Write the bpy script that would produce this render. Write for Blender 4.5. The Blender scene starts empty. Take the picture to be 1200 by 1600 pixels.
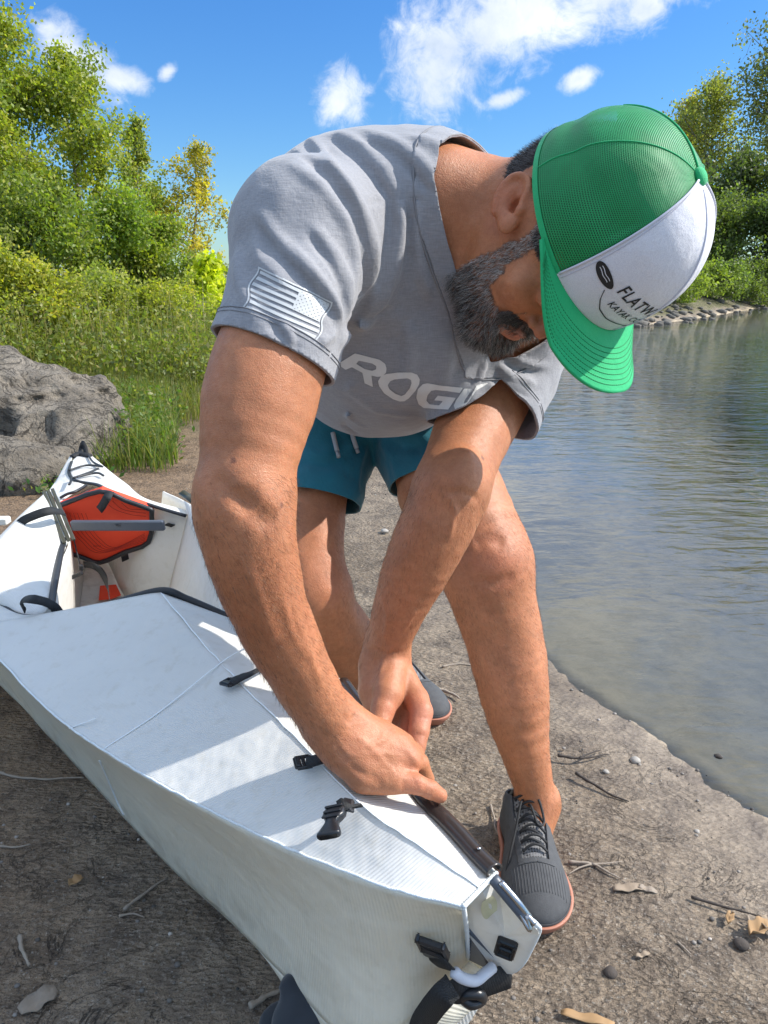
import bpy, bmesh, math, random
import numpy as np
from mathutils import Vector, Matrix
from mathutils.bvhtree import BVHTree

random.seed(7)
RNG = np.random.default_rng(7)
sc = bpy.context.scene
R = math.radians

# ---------------------------------------------------------------- camera
CAM_H = 0.95
PITCH = 17.0
cam_data = bpy.data.cameras.new('camera')
cam = bpy.data.objects.new('camera', cam_data)
sc.collection.objects.link(cam)
cam.location = (0, 0, CAM_H)
cam.rotation_euler = (R(90 - PITCH), 0, 0)
cam_data.sensor_fit = 'VERTICAL'
cam_data.sensor_height = 32.0
cam_data.lens = 32.0 * 1200 / 1600
cam_data.clip_start = 0.02
cam_data.clip_end = 900
sc.camera = cam

# ---------------------------------------------------------------- sun, sky, exposure
SUN_AZ = 6.0      # degrees from +X towards +Y
SUN_EL = 40.0
sun_dir = Vector((math.cos(R(SUN_EL)) * math.cos(R(SUN_AZ)), math.cos(R(SUN_EL)) * math.sin(R(SUN_AZ)), math.sin(R(SUN_EL))))
sd = bpy.data.lights.new('sun', 'SUN')
sd.energy = 2.0
sd.angle = R(0.53)
sd.color = (1.0, 0.945, 0.86)
sun = bpy.data.objects.new('sun', sd)
sc.collection.objects.link(sun)
sun.rotation_euler = sun_dir.to_track_quat('Z', 'Y').to_euler()
sun.location = (3, 2, 5)
sc.view_settings.view_transform = 'Standard'
sc.view_settings.look = 'None'
sc.view_settings.exposure = 1.7
sc.view_settings.gamma = 1
sc.view_settings.use_curve_mapping = False

world = bpy.data.worlds.new('World')
sc.world = world
world.use_nodes = True
wn = world.node_tree
wn.nodes.clear()


class NB:
    """small node-tree builder"""
    def __init__(self, tree):
        self.t = tree

    def n(self, typ, **kw):
        nd = self.t.nodes.new(typ)
        for k, v in kw.items():
            setattr(nd, k, v)
        return nd

    def link(self, a, b):
        self.t.links.new(a, b)

    def _in(self, sock, v):
        if isinstance(v, bpy.types.NodeSocket):
            self.t.links.new(v, sock)
        elif v is not None:
            sock.default_value = v

    def math(self, op, a, b=None, c=None, clamp=False):
        nd = self.n('ShaderNodeMath', operation=op, use_clamp=clamp)
        self._in(nd.inputs[0], a)
        if b is not None: self._in(nd.inputs[1], b)
        if c is not None: self._in(nd.inputs[2], c)
        return nd.outputs[0]

    def vmath(self, op, a, b=None, scale=None):
        nd = self.n('ShaderNodeVectorMath', operation=op)
        self._in(nd.inputs[0], a)
        if b is not None: self._in(nd.inputs[1], b)
        if scale is not None: self._in(nd.inputs['Scale'], scale)
        return nd.outputs['Value'] if op in ('LENGTH', 'DISTANCE', 'DOT_PRODUCT') else nd.outputs[0]

    def noise(self, vec, scale, detail=4, rough=.5, dist=0.0, out=0):
        nd = self.n('ShaderNodeTexNoise')
        if vec is not None: self._in(nd.inputs['Vector'], vec)
        nd.inputs['Scale'].default_value = scale
        nd.inputs['Detail'].default_value = detail
        nd.inputs['Roughness'].default_value = rough
        nd.inputs['Distortion'].default_value = dist
        return nd.outputs[out]

    def voro(self, vec, scale, feature='F1', out='Distance', rnd=1.0):
        nd = self.n('ShaderNodeTexVoronoi', feature=feature)
        if vec is not None: self._in(nd.inputs['Vector'], vec)
        nd.inputs['Scale'].default_value = scale
        nd.inputs['Randomness'].default_value = rnd
        return nd.outputs[out]

    def ramp(self, fac, stops, interp='LINEAR'):
        nd = self.n('ShaderNodeValToRGB')
        nd.color_ramp.interpolation = interp
        els = nd.color_ramp.elements
        while len(els) < len(stops): els.new(.5)
        for e, (p, c) in zip(els, stops):
            e.position = p
            e.color = (c, c, c, 1) if isinstance(c, (int, float)) else (*c, 1)
        self._in(nd.inputs[0], fac)
        return nd.outputs[0]

    def mix(self, fac, a, b, blend='MIX'):
        nd = self.n('ShaderNodeMix', data_type='RGBA', blend_type=blend)
        self._in(nd.inputs[0], fac)
        for i, v in ((6, a), (7, b)):
            if isinstance(v, tuple): v = (*v, 1) if len(v) == 3 else v
            self._in(nd.inputs[i], v)
        return nd.outputs[2]

    def maprange(self, v, a, b, c=0.0, d=1.0, smooth=False):
        nd = self.n('ShaderNodeMapRange', interpolation_type='SMOOTHSTEP' if smooth else 'LINEAR')
        self._in(nd.inputs[0], v)
        for i, x in zip((1, 2, 3, 4), (a, b, c, d)): self._in(nd.inputs[i], x)
        return nd.outputs[0]

    def attr(self, name, out='Color'):
        nd = self.n('ShaderNodeAttribute', attribute_name=name)
        return nd.outputs[out]

    def bump(self, height, strength=.5, distance=.01, normal=None):
        nd = self.n('ShaderNodeBump')
        nd.inputs['Strength'].default_value = strength
        nd.inputs['Distance'].default_value = distance
        self._in(nd.inputs['Height'], height)
        if normal is not None: self._in(nd.inputs['Normal'], normal)
        return nd.outputs[0]


# sky: Nishita, with clouds laid over it by direction
w = NB(wn)
sky = w.n('ShaderNodeTexSky', sky_type='NISHITA')
sky.sun_disc = False
sky.sun_elevation = R(SUN_EL)
sky.sun_rotation = R(90 - SUN_AZ)
sky.air_density = 1.0
sky.dust_density = 0.3
sky.ozone_density = 2.5
hs = w.n('ShaderNodeHueSaturation')
hs.inputs['Saturation'].default_value = 1.22
hs.inputs['Value'].default_value = 1.15
w.link(sky.outputs[0], hs.inputs['Color'])
SKY_STRENGTH = 0.15
geo = w.n('ShaderNodeTexCoord').outputs['Generated']


def pix_dir(px, py):
    v = Vector(((px - 600) / 1200, -(py - 800) / 1200, -1.0))
    d = cam.rotation_euler.to_matrix() @ v
    return d.normalized()


def el_az(px, py):
    d = pix_dir(px, py)
    return d


def cloud_blob(center, rx, ry, angle=0.0):
    """elliptic falloff (1 at the middle, 0 at the rim, negative outside) round a direction; rx, ry in radians"""
    c = center.normalized()
    up = Vector((0, 0, 1))
    ax = c.cross(up).normalized()
    ay = ax.cross(c).normalized()
    ca, sa = math.cos(angle), math.sin(angle)
    bx = ax * ca + ay * sa
    by = -ax * sa + ay * ca
    dx = w.math('MULTIPLY', w.vmath('DOT_PRODUCT', geo, tuple(bx)), 1 / rx)
    dy = w.math('MULTIPLY', w.vmath('DOT_PRODUCT', geo, tuple(by)), 1 / ry)
    dz = w.vmath('DOT_PRODUCT', geo, tuple(c))
    r2 = w.math('ADD', w.math('MULTIPLY', dx, dx), w.math('MULTIPLY', dy, dy))
    f = w.math('SUBTRACT', 1.0, w.math('SQRT', r2))
    behind = w.math('LESS_THAN', dz, 0.0)
    return w.math('SUBTRACT', f, w.math('MULTIPLY', behind, 50.0))


def px2rad(p): return p / 1300.0


blobs = [
    (pix_dir(700, 75), px2rad(105), px2rad(105), R(0)),
    (pix_dir(800, 35), px2rad(170), px2rad(72), R(20)),
    (pix_dir(960, -12), px2rad(170), px2rad(50), R(10)),
    (pix_dir(1010, 12), px2rad(40), px2rad(22), R(5)),
    (pix_dir(535, 148), px2rad(50), px2rad(52), R(0)),
    (pix_dir(905, 122), px2rad(34), px2rad(17), R(20)),
    (pix_dir(785, 155), px2rad(38), px2rad(14), R(15)),
    (pix_dir(115, 85), px2rad(78), px2rad(42), R(-38)),
    (pix_dir(185, 122), px2rad(52), px2rad(20), R(-8)),
    (pix_dir(262, 112), px2rad(20), px2rad(11), R(35)),
    (pix_dir(0, 40), px2rad(36), px2rad(18), 0),
]
# clouds higher up and out of frame, the ones the shallows mirror
for az, el, rx, ry in ((13, 29, .26, .10), (26, 36, .26, .09), (2, 40, .2, .08), (30, 44, .16, .07), (-30, 48, .25, .1), (95, 35, .2, .07),
                       (150, 30, .3, .1), (-120, 30, .3, .12), (-80, 45, .2, .1), (200, 55, .3, .15)):
    blobs.append((Vector((math.sin(R(az)) * math.cos(R(el)), math.cos(R(az)) * math.cos(R(el)), math.sin(R(el)))), rx, ry, R(8)))
cl = None
for b in blobs:
    f = cloud_blob(*b)
    f = w.math('MAXIMUM', f, -3.0)
    cl = f if cl is None else w.math('MAXIMUM', cl, f)
n1 = w.noise(geo, 10.0, 10, .66, .5)
n2 = w.noise(geo, 34.0, 7, .66, .9)
nn = w.math('ADD', w.math('MULTIPLY', w.math('SUBTRACT', n1, .5), 2.9), w.math('MULTIPLY', w.math('SUBTRACT', n2, .5), 1.5))
dens = w.math('ADD', w.math('MULTIPLY', cl, 1.45), nn)
mask = w.maprange(dens, -0.05, 1.2, 0, 1, True)
shade = w.noise(geo, 11.0, 8, .6, .3)
ccol = w.mix(w.maprange(w.math('ADD', w.math('MULTIPLY', shade, 1.5), w.math('MULTIPLY', dens, -.12)), .35, .95), (1.45, 1.68, 2.0), (2.5, 2.55, 2.6))
sep = w.n('ShaderNodeSeparateXYZ')
w.link(geo, sep.inputs[0])
tint = w.ramp(sep.outputs['Z'], [(0.0, (.17, .225, .27)), (.30, (.175, .255, .335)), (.70, (1.15, 1.05, .90))])
skyt = w.mix(1.0, hs.outputs[0], tint, 'MULTIPLY')
# unseen cloud cover higher up, added for white fill light and water reflections
n3 = w.noise(geo, 2.6, 7, .58, .4)
up = w.maprange(sep.outputs['Z'], .31, .42, 0, 1, True)
hi = w.math('MULTIPLY', w.maprange(n3, .40, .55, 0, 1, True), up)
mask = w.math('MAXIMUM', mask, hi)
skycol = w.mix(w.math('MULTIPLY', mask, .93), skyt, ccol)
bg = w.n('ShaderNodeBackground')
bg.inputs['Strength'].default_value = SKY_STRENGTH
w.link(skycol, bg.inputs['Color'])
wo = w.n('ShaderNodeOutputWorld')
w.link(bg.outputs[0], wo.inputs['Surface'])

# ---------------------------------------------------------------- geometry of the view, used to read real positions off the photo
_th = R(PITCH)
_s, _c = math.sin(_th), math.cos(_th)
CAMP = np.array([0, 0, CAM_H])


def P(px, py, d):
    """point at pixel (of the 1200 x 1600 photograph) and depth d in metres"""
    x = (px - 600) / 1200 * d
    y = -(py - 800) / 1200 * d
    return np.array([x, d * _c + y * _s, CAM_H - d * _s + y * _c])


def G(px, py, z):
    """point at pixel and height z"""
    r = P(px, py, 1.0) - CAMP
    return CAMP + r * ((z - CAM_H) / r[2])


def ray(px, py):
    r = P(px, py, 1.0) - CAMP
    return r / np.linalg.norm(r)


def nrm(v):
    v = np.asarray(v, float)
    return v / (np.linalg.norm(v) + 1e-12)


# ---------------------------------------------------------------- object helpers
def wloc(o):
    l = Vector(o.location)
    if o.parent is not None: l = l + wloc(o.parent) + o.matrix_parent_inverse.translation
    return l


def link(o, parent=None):
    sc.collection.objects.link(o)
    if parent is not None:
        o.parent = parent
        o.matrix_parent_inverse = Matrix.Translation(-wloc(parent))
    return o


def tag(o, label=None, cat=None, group=None, kind=None):
    if label: o['label'] = label
    if cat: o['category'] = cat
    if group: o['group'] = group
    if kind: o['kind'] = kind
    return o


def thing(name, label, cat, loc=(0, 0, 0), group=None):
    o = bpy.data.objects.new(name, None)
    o.empty_display_size = .1
    o.location = tuple(float(v) for v in loc)
    sc.collection.objects.link(o)
    return tag(o, label, cat, group)


def mesh(name, verts, faces, mat=None, parent=None, smooth=True, cols=None, uv=None, attrs=None):
    """faces: (n,3) or (n,4) array, or a list of tuples"""
    me = bpy.data.meshes.new(name)
    verts = np.asarray(verts, np.float32)
    if isinstance(faces, np.ndarray):
        nf, k = faces.shape
        me.vertices.add(len(verts))
        me.vertices.foreach_set('co', verts.ravel())
        me.loops.add(nf * k)
        me.loops.foreach_set('vertex_index', faces.astype(np.int32).ravel())
        me.polygons.add(nf)
        me.polygons.foreach_set('loop_start', np.arange(0, nf * k, k, dtype=np.int32))
        me.update(calc_edges=True)
    else:
        me.from_pydata([tuple(map(float, v)) for v in verts], [], [tuple(int(i) for i in f) for f in faces])
        me.update()
    me.validate()
    if smooth:
        me.polygons.foreach_set('use_smooth', np.ones(len(me.polygons), bool))
    if cols is not None:
        ca = me.color_attributes.new('col', 'FLOAT_COLOR', 'POINT')
        c = np.ones((len(verts), 4), np.float32)
        c[:, :3] = cols
        ca.data.foreach_set('color', c.ravel())
    if uv is not None:
        ul = me.uv_layers.new(name='uv')
        li = np.empty(len(me.loops), np.int32)
        me.loops.foreach_get('vertex_index', li)
        ul.data.foreach_set('uv', np.asarray(uv, np.float32)[li].ravel())
    if attrs:
        for k2, v in attrs.items():
            at = me.attributes.new(k2, 'FLOAT', 'POINT')
            at.data.foreach_set('value', np.asarray(v, np.float32))
    if mat: me.materials.append(mat)
    o = bpy.data.objects.new(name, me)
    return link(o, parent)


def recenter(o, c=None):
    """move a top-level mesh's origin to its base"""
    me = o.data
    n = len(me.vertices)
    v = np.empty(n * 3, np.float32)
    me.vertices.foreach_get('co', v)
    v = v.reshape(-1, 3)
    if c is None:
        c = np.array([(v[:, 0].min() + v[:, 0].max()) / 2, (v[:, 1].min() + v[:, 1].max()) / 2, v[:, 2].min()])
    v -= np.asarray(c, np.float32)
    me.vertices.foreach_set('co', v.ravel())
    o.location = tuple(float(x) for x in c)
    me.update()
    return o


def mat_simple(name, col, rough=.6, metal=0, spec=.5, bump=None, coat=0, sheen=0):
    m = bpy.data.materials.new(name)
    m.use_nodes = True
    b = m.node_tree.nodes['Principled BSDF']
    nb = NB(m.node_tree)
    b.inputs['Roughness'].default_value = rough
    b.inputs['Metallic'].default_value = metal
    b.inputs['Specular IOR Level'].default_value = spec
    b.inputs['Coat Weight'].default_value = coat
    b.inputs['Sheen Weight'].default_value = sheen
    tc = nb.n('ShaderNodeTexCoord').outputs['Object']
    n = nb.noise(tc, 40, 5, .6)
    c = nb.mix(n, tuple(x * .82 for x in col), tuple(min(1, x * 1.15) for x in col))
    nb.link(c, b.inputs['Base Color'])
    if bump:
        sc_, st, di = bump
        nb.link(nb.bump(nb.noise(tc, sc_, 4, .6), st, di), b.inputs['Normal'])
    return m


# ---------------------------------------------------------------- curves, tubes, ribbons
def catmull(pts, n=8):
    pts = np.asarray(pts, float)
    if len(pts) < 3:
        t = np.linspace(0, 1, n + 1)[:, None]
        return pts[0] * (1 - t) + pts[-1] * t
    e = np.vstack([2 * pts[0] - pts[1], pts, 2 * pts[-1] - pts[-2]])
    out = []
    for i in range(1, len(e) - 2):
        p0, p1, p2, p3 = e[i - 1], e[i], e[i + 1], e[i + 2]
        t = np.linspace(0, 1, n, endpoint=False)[:, None]
        out.append(.5 * ((2 * p1) + (-p0 + p2) * t + (2 * p0 - 5 * p1 + 4 * p2 - p3) * t ** 2 + (-p0 + 3 * p1 - 3 * p2 + p3) * t ** 3))
    out.append(e[-2][None])
    return np.vstack(out)


def frames(path, up=(0, 0, 1)):
    path = np.asarray(path, float)
    T = np.gradient(path, axis=0)
    T /= np.linalg.norm(T, axis=1)[:, None] + 1e-12
    up = nrm(up)
    Ns = []
    n = up - T[0] * (up @ T[0])
    if np.linalg.norm(n) < 1e-3: n = np.cross(T[0], [1, 0, 0])
    n = nrm(n)
    for t in T:
        n = nrm(n - t * (n @ t))
        Ns.append(n)
    Ns = np.array(Ns)
    return T, Ns, np.cross(T, Ns)


def tube(path, rad, seg=8, flat=1.0, up=(0, 0, 1), cap=True):
    """-> verts, faces(list); rad scalar or per point; flat scales the radius along the frame normal"""
    path = np.asarray(path, float)
    n = len(path)
    rad = np.broadcast_to(np.asarray(rad, float), (n,))
    T, N, B = frames(path, up)
    a = np.linspace(0, 2 * math.pi, seg, endpoint=False)
    v = (path[:, None] + rad[:, None, None] * (np.cos(a)[None, :, None] * B[:, None] + flat * np.sin(a)[None, :, None] * N[:, None])).reshape(-1, 3)
    f = []
    for i in range(n - 1):
        for j in range(seg):
            k = (j + 1) % seg
            f.append((i * seg + j, i * seg + k, (i + 1) * seg + k, (i + 1) * seg + j))
    if cap:
        f.append(tuple(range(seg - 1, -1, -1)))
        f.append(tuple((n - 1) * seg + j for j in range(seg)))
    return v, f


def ribbon(path, width, thick=.0012, normals=None, up=(0, 0, 1)):
    """flat webbing strap with thickness; normals: per-point face normal"""
    path = np.asarray(path, float)
    n = len(path)
    T, N, B = frames(path, up)
    if normals is not None:
        N = np.broadcast_to(np.asarray(normals, float), (n, 3))
        N = N - T * np.sum(N * T, 1)[:, None]
        N = N / (np.linalg.norm(N, axis=1)[:, None] + 1e-9)
        B = np.cross(T, N)
    w_ = np.broadcast_to(np.asarray(width, float), (n,))[:, None] / 2
    r = [path + B * w_ + N * thick / 2, path - B * w_ + N * thick / 2, path - B * w_ - N * thick / 2, path + B * w_ - N * thick / 2]
    v = np.stack(r, 1).reshape(-1, 3)
    f = []
    for i in range(n - 1):
        for j in range(4):
            k = (j + 1) % 4
            f.append((i * 4 + j, i * 4 + k, (i + 1) * 4 + k, (i + 1) * 4 + j))
    f.append((3, 2, 1, 0))
    f.append(tuple((n - 1) * 4 + j for j in range(4)))
    return v, f


class MB:
    """collects pieces that make ONE mesh object"""
    def __init__(self):
        self.v, self.f = [], []

    def add(self, vf):
        v, f = vf
        b = len(self.v)
        self.v += [tuple(map(float, x)) for x in v]
        self.f += [tuple(int(i) + b for i in q) for q in f]
        return self

    def box(self, c, sx, sy, sz, X=(1, 0, 0), Y=(0, 1, 0), Z=(0, 0, 1), bevel=0.0):
        c = np.asarray(c, float)
        X, Y, Z = nrm(X), nrm(Y), nrm(Z)
        if bevel <= 0:
            v = [c + X * sx / 2 * a + Y * sy / 2 * b + Z * sz / 2 * d for d in (-1, 1) for a, b in ((-1, -1), (1, -1), (1, 1), (-1, 1))]
            f = [(3, 2, 1, 0), (4, 5, 6, 7), (0, 1, 5, 4), (1, 2, 6, 5), (2, 3, 7, 6), (3, 0, 4, 7)]
            return self.add((v, f))
        rings = []
        hx, hy, hz = sx / 2, sy / 2, sz / 2
        b_ = min(bevel, hx * .99, hy * .99, hz * .99)
        for z, ins in ((-hz, b_), (-hz + b_, 0), (hz - b_, 0), (hz, b_)):
            x, y = hx - ins, hy - ins
            cc = b_ * .8
            rings.append([(x, -y + cc), (x, y - cc), (x - cc, y), (-x + cc, y), (-x, y - cc), (-x, -y + cc), (-x + cc, -y), (x - cc, -y)])
            rings[-1] = [(p[0], p[1], z) for p in rings[-1]]
        v = [c + X * p[0] + Y * p[1] + Z * p[2] for r_ in rings for p in r_]
        f = [tuple(range(7, -1, -1)), tuple(24 + i for i in range(8))]
        for i in range(3):
            for j in range(8):
                k = (j + 1) % 8
                f.append((i * 8 + j, i * 8 + k, i * 8 + 8 + k, i * 8 + 8 + j))
        return self.add((v, f))

    def build(self, name, mat, parent=None, smooth=False):
        return mesh(name, self.v, self.f, mat, parent, smooth)


# ---------------------------------------------------------------- signed distance modelling
def smin(a, b, k):
    if k <= 0: return np.minimum(a, b)
    h = np.maximum(k - np.abs(a - b), 0) / k
    return np.minimum(a, b) - h * h * k * .25


def smax(a, b, k):
    return -smin(-a, -b, k)


class SDF:
    def __init__(self):
        self.ops = []      # (fn, centre, radius, k, mode)

    def cone(self, a, b, ra, rb, k=.01, mode='+', flat=None):
        a, b = np.asarray(a, np.float32), np.asarray(b, np.float32)
        ba = b - a
        L2 = float(ba @ ba) + 1e-12
        if flat is not None:
            fn_dir, fs = np.asarray(nrm(flat[0]), np.float32), flat[1]

        def fn(p):
            q = p - a
            t = np.clip((q @ ba) / L2, 0, 1)
            q = q - t[:, None] * ba
            if flat is not None:
                q = q + (q @ fn_dir)[:, None] * fn_dir * (1 / fs - 1)
            return np.sqrt(np.einsum('ij,ij->i', q, q)) - (ra + (rb - ra) * t)
        self.ops.append((fn, (a + b) / 2, math.sqrt(L2) / 2 + max(ra, rb), k, mode))
        return self

    def chain(self, pts, rads, k=.01, mode='+', flat=None, kin=.003):
        """a limb: cones run together (only faintly rounded into each other), then blended with the rest by k"""
        P_ = [np.asarray(p, np.float32) for p in pts]
        R_ = [float(r) for r in rads]
        seg = []
        for i in range(len(P_) - 1):
            ba = P_[i + 1] - P_[i]
            seg.append((P_[i], ba, float(ba @ ba) + 1e-12, R_[i], R_[i + 1] - R_[i]))
        if flat is not None:
            fd, fs = np.asarray(nrm(flat[0]), np.float32), flat[1]

        def fn(p):
            d = None
            for a, ba, L2, ra, dr in seg:
                q = p - a
                t = np.clip((q @ ba) / L2, 0, 1)
                q = q - t[:, None] * ba
                if flat is not None: q = q + (q @ fd)[:, None] * fd * (1 / fs - 1)
                e = np.sqrt(np.einsum('ij,ij->i', q, q)) - (ra + dr * t)
                d = e if d is None else smin(d, e, kin)
            return d
        A = np.array(P_)
        c = ((A.min(0) + A.max(0)) / 2).astype(np.float32)
        self.ops.append((fn, c, float(np.max(np.linalg.norm(A - c, axis=1) + np.array(R_))), k, mode))
        return self

    def chain_s(self, pts, rads, k=.01, mode='+', flat=None, n=3):
        q = catmull(np.hstack([np.asarray(pts), np.asarray(rads)[:, None]]), n)
        return self.chain(q[:, :3], q[:, 3], k, mode, flat, 0)

    def ell(self, c, axes, rad, k=.01, mode='+'):
        """axes: 3 rows of directions (made orthonormal from the first two)"""
        c = np.asarray(c, np.float32)
        x = nrm(axes[0])
        y = nrm(np.asarray(axes[1]) - x * (np.asarray(axes[1]) @ x))
        M = np.array([x, y, np.cross(x, y)], np.float32)
        r = np.asarray(rad, np.float32)

        def fn(p):
            q = (p - c) @ M.T
            a = q / r
            k0 = np.sqrt(np.einsum('ij,ij->i', a, a))
            b = a / r
            k1 = np.sqrt(np.einsum('ij,ij->i', b, b)) + 1e-9
            return k0 * (k0 - 1) / k1
        self.ops.append((fn, c, float(max(rad)) + k * min(2.0, float(max(rad)) / float(min(rad)) - 1), k, mode))
        return self

    def fold(self, pts, amp, w, taper=True):
        """ridge (amp>0) or groove (amp<0) along a polyline on the surface"""
        pts = np.asarray(pts, np.float32)
        seg = [(pts[i], pts[i + 1] - pts[i]) for i in range(len(pts) - 1)]
        n = len(seg)

        def fn(p):
            best = np.full(len(p), 1e9, np.float32)
            tt = np.zeros(len(p), np.float32)
            for i, (a, d) in enumerate(seg):
                L2 = float(d @ d) + 1e-12
                q = p - a
                t = np.clip((q @ d) / L2, 0, 1)
                q = q - t[:, None] * d
                dd = np.einsum('ij,ij->i', q, q)
                m = dd < best
                best = np.where(m, dd, best)
                tt = np.where(m, (i + t) / n, tt)
            e = np.exp(-best / (w * w))
            if taper: e = e * np.clip(np.minimum(tt, 1 - tt) * 5 + .12, 0, 1)
            return amp * e
        c = pts.mean(0)
        self.ops.append((fn, c, float(np.linalg.norm(pts - c, axis=1).max()) + 3.3 * w, 0, 'd'))
        return self

    def noise_disp(self, f):
        self.ops.append((f, np.zeros(3, np.float32), 1e9, 0, 'd'))
        return self

    def eval(self, p, centre=None, rad=None):
        p = np.asarray(p, np.float32)
        d = np.full(len(p), 1.0, np.float32)
        for fn, c, r, k, mode in self.ops:
            if centre is not None and r < 1e8:
                if np.linalg.norm(c - centre) - r > rad + k + .009: continue
            if mode == '+': d = smin(d, fn(p), k)
            elif mode == '-': d = smax(d, -fn(p), k)
            elif mode == 'x': d = smax(d, fn(p), k)
            else: d = d - fn(p)
        return d

    def bounds(self):
        lo = np.min([c - r for f, c, r, k, m in self.ops if m == '+'], 0)
        hi = np.max([c + r for f, c, r, k, m in self.ops if m == '+'], 0)
        return lo - .01, hi + .01

    def mesh(self, h, n=16, lo=None, hi=None, slack=.02):
        """naive surface nets in blocks near the surface -> verts, quads"""
        if lo is None: lo, hi = self.bounds()
        B = h * n
        nb = np.maximum(np.ceil((hi - lo) / B).astype(int), 1)
        gi = np.stack(np.meshgrid(*[np.arange(k) for k in nb], indexing='ij'), -1).reshape(-1, 3)
        cen = lo + (gi + .5) * B
        half = B * .5 * math.sqrt(3)
        dc = self.eval(cen)
        gi = gi[np.abs(dc) < half + slack]
        ar = np.arange(n + 1)
        off = np.stack(np.meshgrid(ar, ar, ar, indexing='ij'), -1).reshape(-1, 3)
        dims = nb * n + 3
        S = np.array([dims[1] * dims[2], dims[2], 1], np.int64)
        ids, vs, quads = [], [], []
        corners = [(i, j, k) for i in (0, 1) for j in (0, 1) for k in (0, 1)]
        edges = [(a, b) for a in range(8) for b in range(a + 1, 8) if sum(x != y for x, y in zip(corners[a], corners[b])) == 1]
        for g in gi:
            base = g * n
            p = (lo + (base + off) * h).astype(np.float32)
            c = lo + (g + .5) * B
            v = self.eval(p, c, half + .002).reshape(n + 1, n + 1, n + 1)
            s = v < 0
            if s.all() or not s.any(): continue
            C = [s[i:i + n, j:j + n, k:k + n] for i, j, k in corners]
            cnt = sum(x.astype(np.int8) for x in C)
            act = (cnt > 0) & (cnt < 8)
            if not act.any(): continue
            I = np.argwhere(act)
            V = [v[i:i + n, j:j + n, k:k + n][act] for i, j, k in corners]
            acc = np.zeros((len(I), 3))
            num = np.zeros(len(I))
            for a, b in edges:
                va, vb = V[a], V[b]
                m = (va < 0) != (vb < 0)
                t = np.where(m, va / np.where(m, va - vb, 1), 0)
                ca, cb = np.array(corners[a]), np.array(corners[b])
                acc += np.where(m[:, None], ca + t[:, None] * (cb - ca), 0)
                num += m
            pos = lo + (base + I + acc / num[:, None]) * h
            gid = ((base + I + 1) * S).sum(1)
            ids.append(gid)
            vs.append(pos)
            for ax in range(3):
                sl0 = s[:n, :n, :n]
                sh = [slice(0, n)] * 3
                sh[ax] = slice(1, n + 1)
                sl1 = s[tuple(sh)]
                E = np.argwhere(sl0 != sl1)
                if not len(E): continue
                ins = sl0[tuple(E.T)]
                e = ((base + E + 1) * S).sum(1)
                u, w_ = S[(ax + 1) % 3], S[(ax + 2) % 3]
                q = np.stack([e - u - w_, e - w_, e, e - u], 1)
                q[~ins] = q[~ins][:, ::-1]
                quads.append(q)
        ids = np.concatenate(ids)
        vs = np.concatenate(vs)
        q = np.concatenate(quads)
        order = np.argsort(ids)
        ids, vs = ids[order], vs[order]
        idx = np.searchsorted(ids, q)
        idx = np.clip(idx, 0, len(ids) - 1)
        ok = (ids[idx] == q).all(1)
        qd = idx[ok]
        k = np.arange(0, len(qd), max(1, len(qd) // 400))
        a, b_, c_ = vs[qd[k, 0]], vs[qd[k, 1]], vs[qd[k, 3]]
        n_ = np.cross(b_ - a, c_ - a)
        n_ /= np.linalg.norm(n_, axis=1)[:, None] + 1e-12
        if (self.eval(a + n_ * .004) - self.eval(a - n_ * .004)).sum() < 0: qd = qd[:, ::-1].copy()
        return vs, qd

    def hit(self, px, py, d0=.4, d1=3.0):
        """first surface point on the line of sight through a pixel"""
        px = np.atleast_1d(np.asarray(px, float))
        py = np.atleast_1d(np.asarray(py, float))
        rd = np.stack([P(a, b, 1.0) - CAMP for a, b in zip(px, py)])
        ln = np.linalg.norm(rd, axis=1)
        t = np.full(len(px), d0)
        for _ in range(60):
            p = CAMP + rd * t[:, None]
            t = t + self.eval(p) / ln * .8
        t = np.clip(t, d0, d1)
        return CAMP + rd * t[:, None]


def clip_mesh(v, f, g, extra=None):
    """keep the side g<0 of a mesh; quads or tris in, tris out, cut edges interpolated"""
    v = np.asarray(v, float)
    f = np.asarray(f)
    if f.shape[1] == 4: f = np.vstack([f[:, [0, 1, 2]], f[:, [0, 2, 3]]])
    s = g < 0
    c = s[f].sum(1)
    keep = [f[c == 3]]
    nv = [v]
    ne = [extra] if extra is not None else None
    cache = {}
    newv, newe = [], []
    base = len(v)

    def cut(a, b):
        key = (min(a, b), max(a, b))
        if key not in cache:
            t = g[a] / (g[a] - g[b])
            newv.append(v[a] * (1 - t) + v[b] * t)
            if extra is not None: newe.append(extra[a] * (1 - t) + extra[b] * t)
            cache[key] = base + len(newv) - 1
        return cache[key]
    tr = []
    for a, b, d in f[c == 1]:
        for _ in range(3):
            if s[a]: break
            a, b, d = b, d, a
        tr.append((a, cut(a, b), cut(a, d)))
    for a, b, d in f[c == 2]:
        for _ in range(3):
            if not s[a]: break
            a, b, d = b, d, a
        x, y = cut(a, b), cut(a, d)
        tr += [(x, b, d), (x, d, y)]
    if tr: keep.append(np.array(tr))
    if newv:
        nv.append(np.array(newv))
        if extra is not None: ne.append(np.array(newe))
    v2 = np.vstack(nv)
    f2 = np.vstack(keep)
    used = np.unique(f2)
    mp = np.full(len(v2), -1)
    mp[used] = np.arange(len(used))
    if extra is not None:
        return v2[used], mp[f2], np.concatenate(ne)[used]
    return v2[used], mp[f2]


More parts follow.
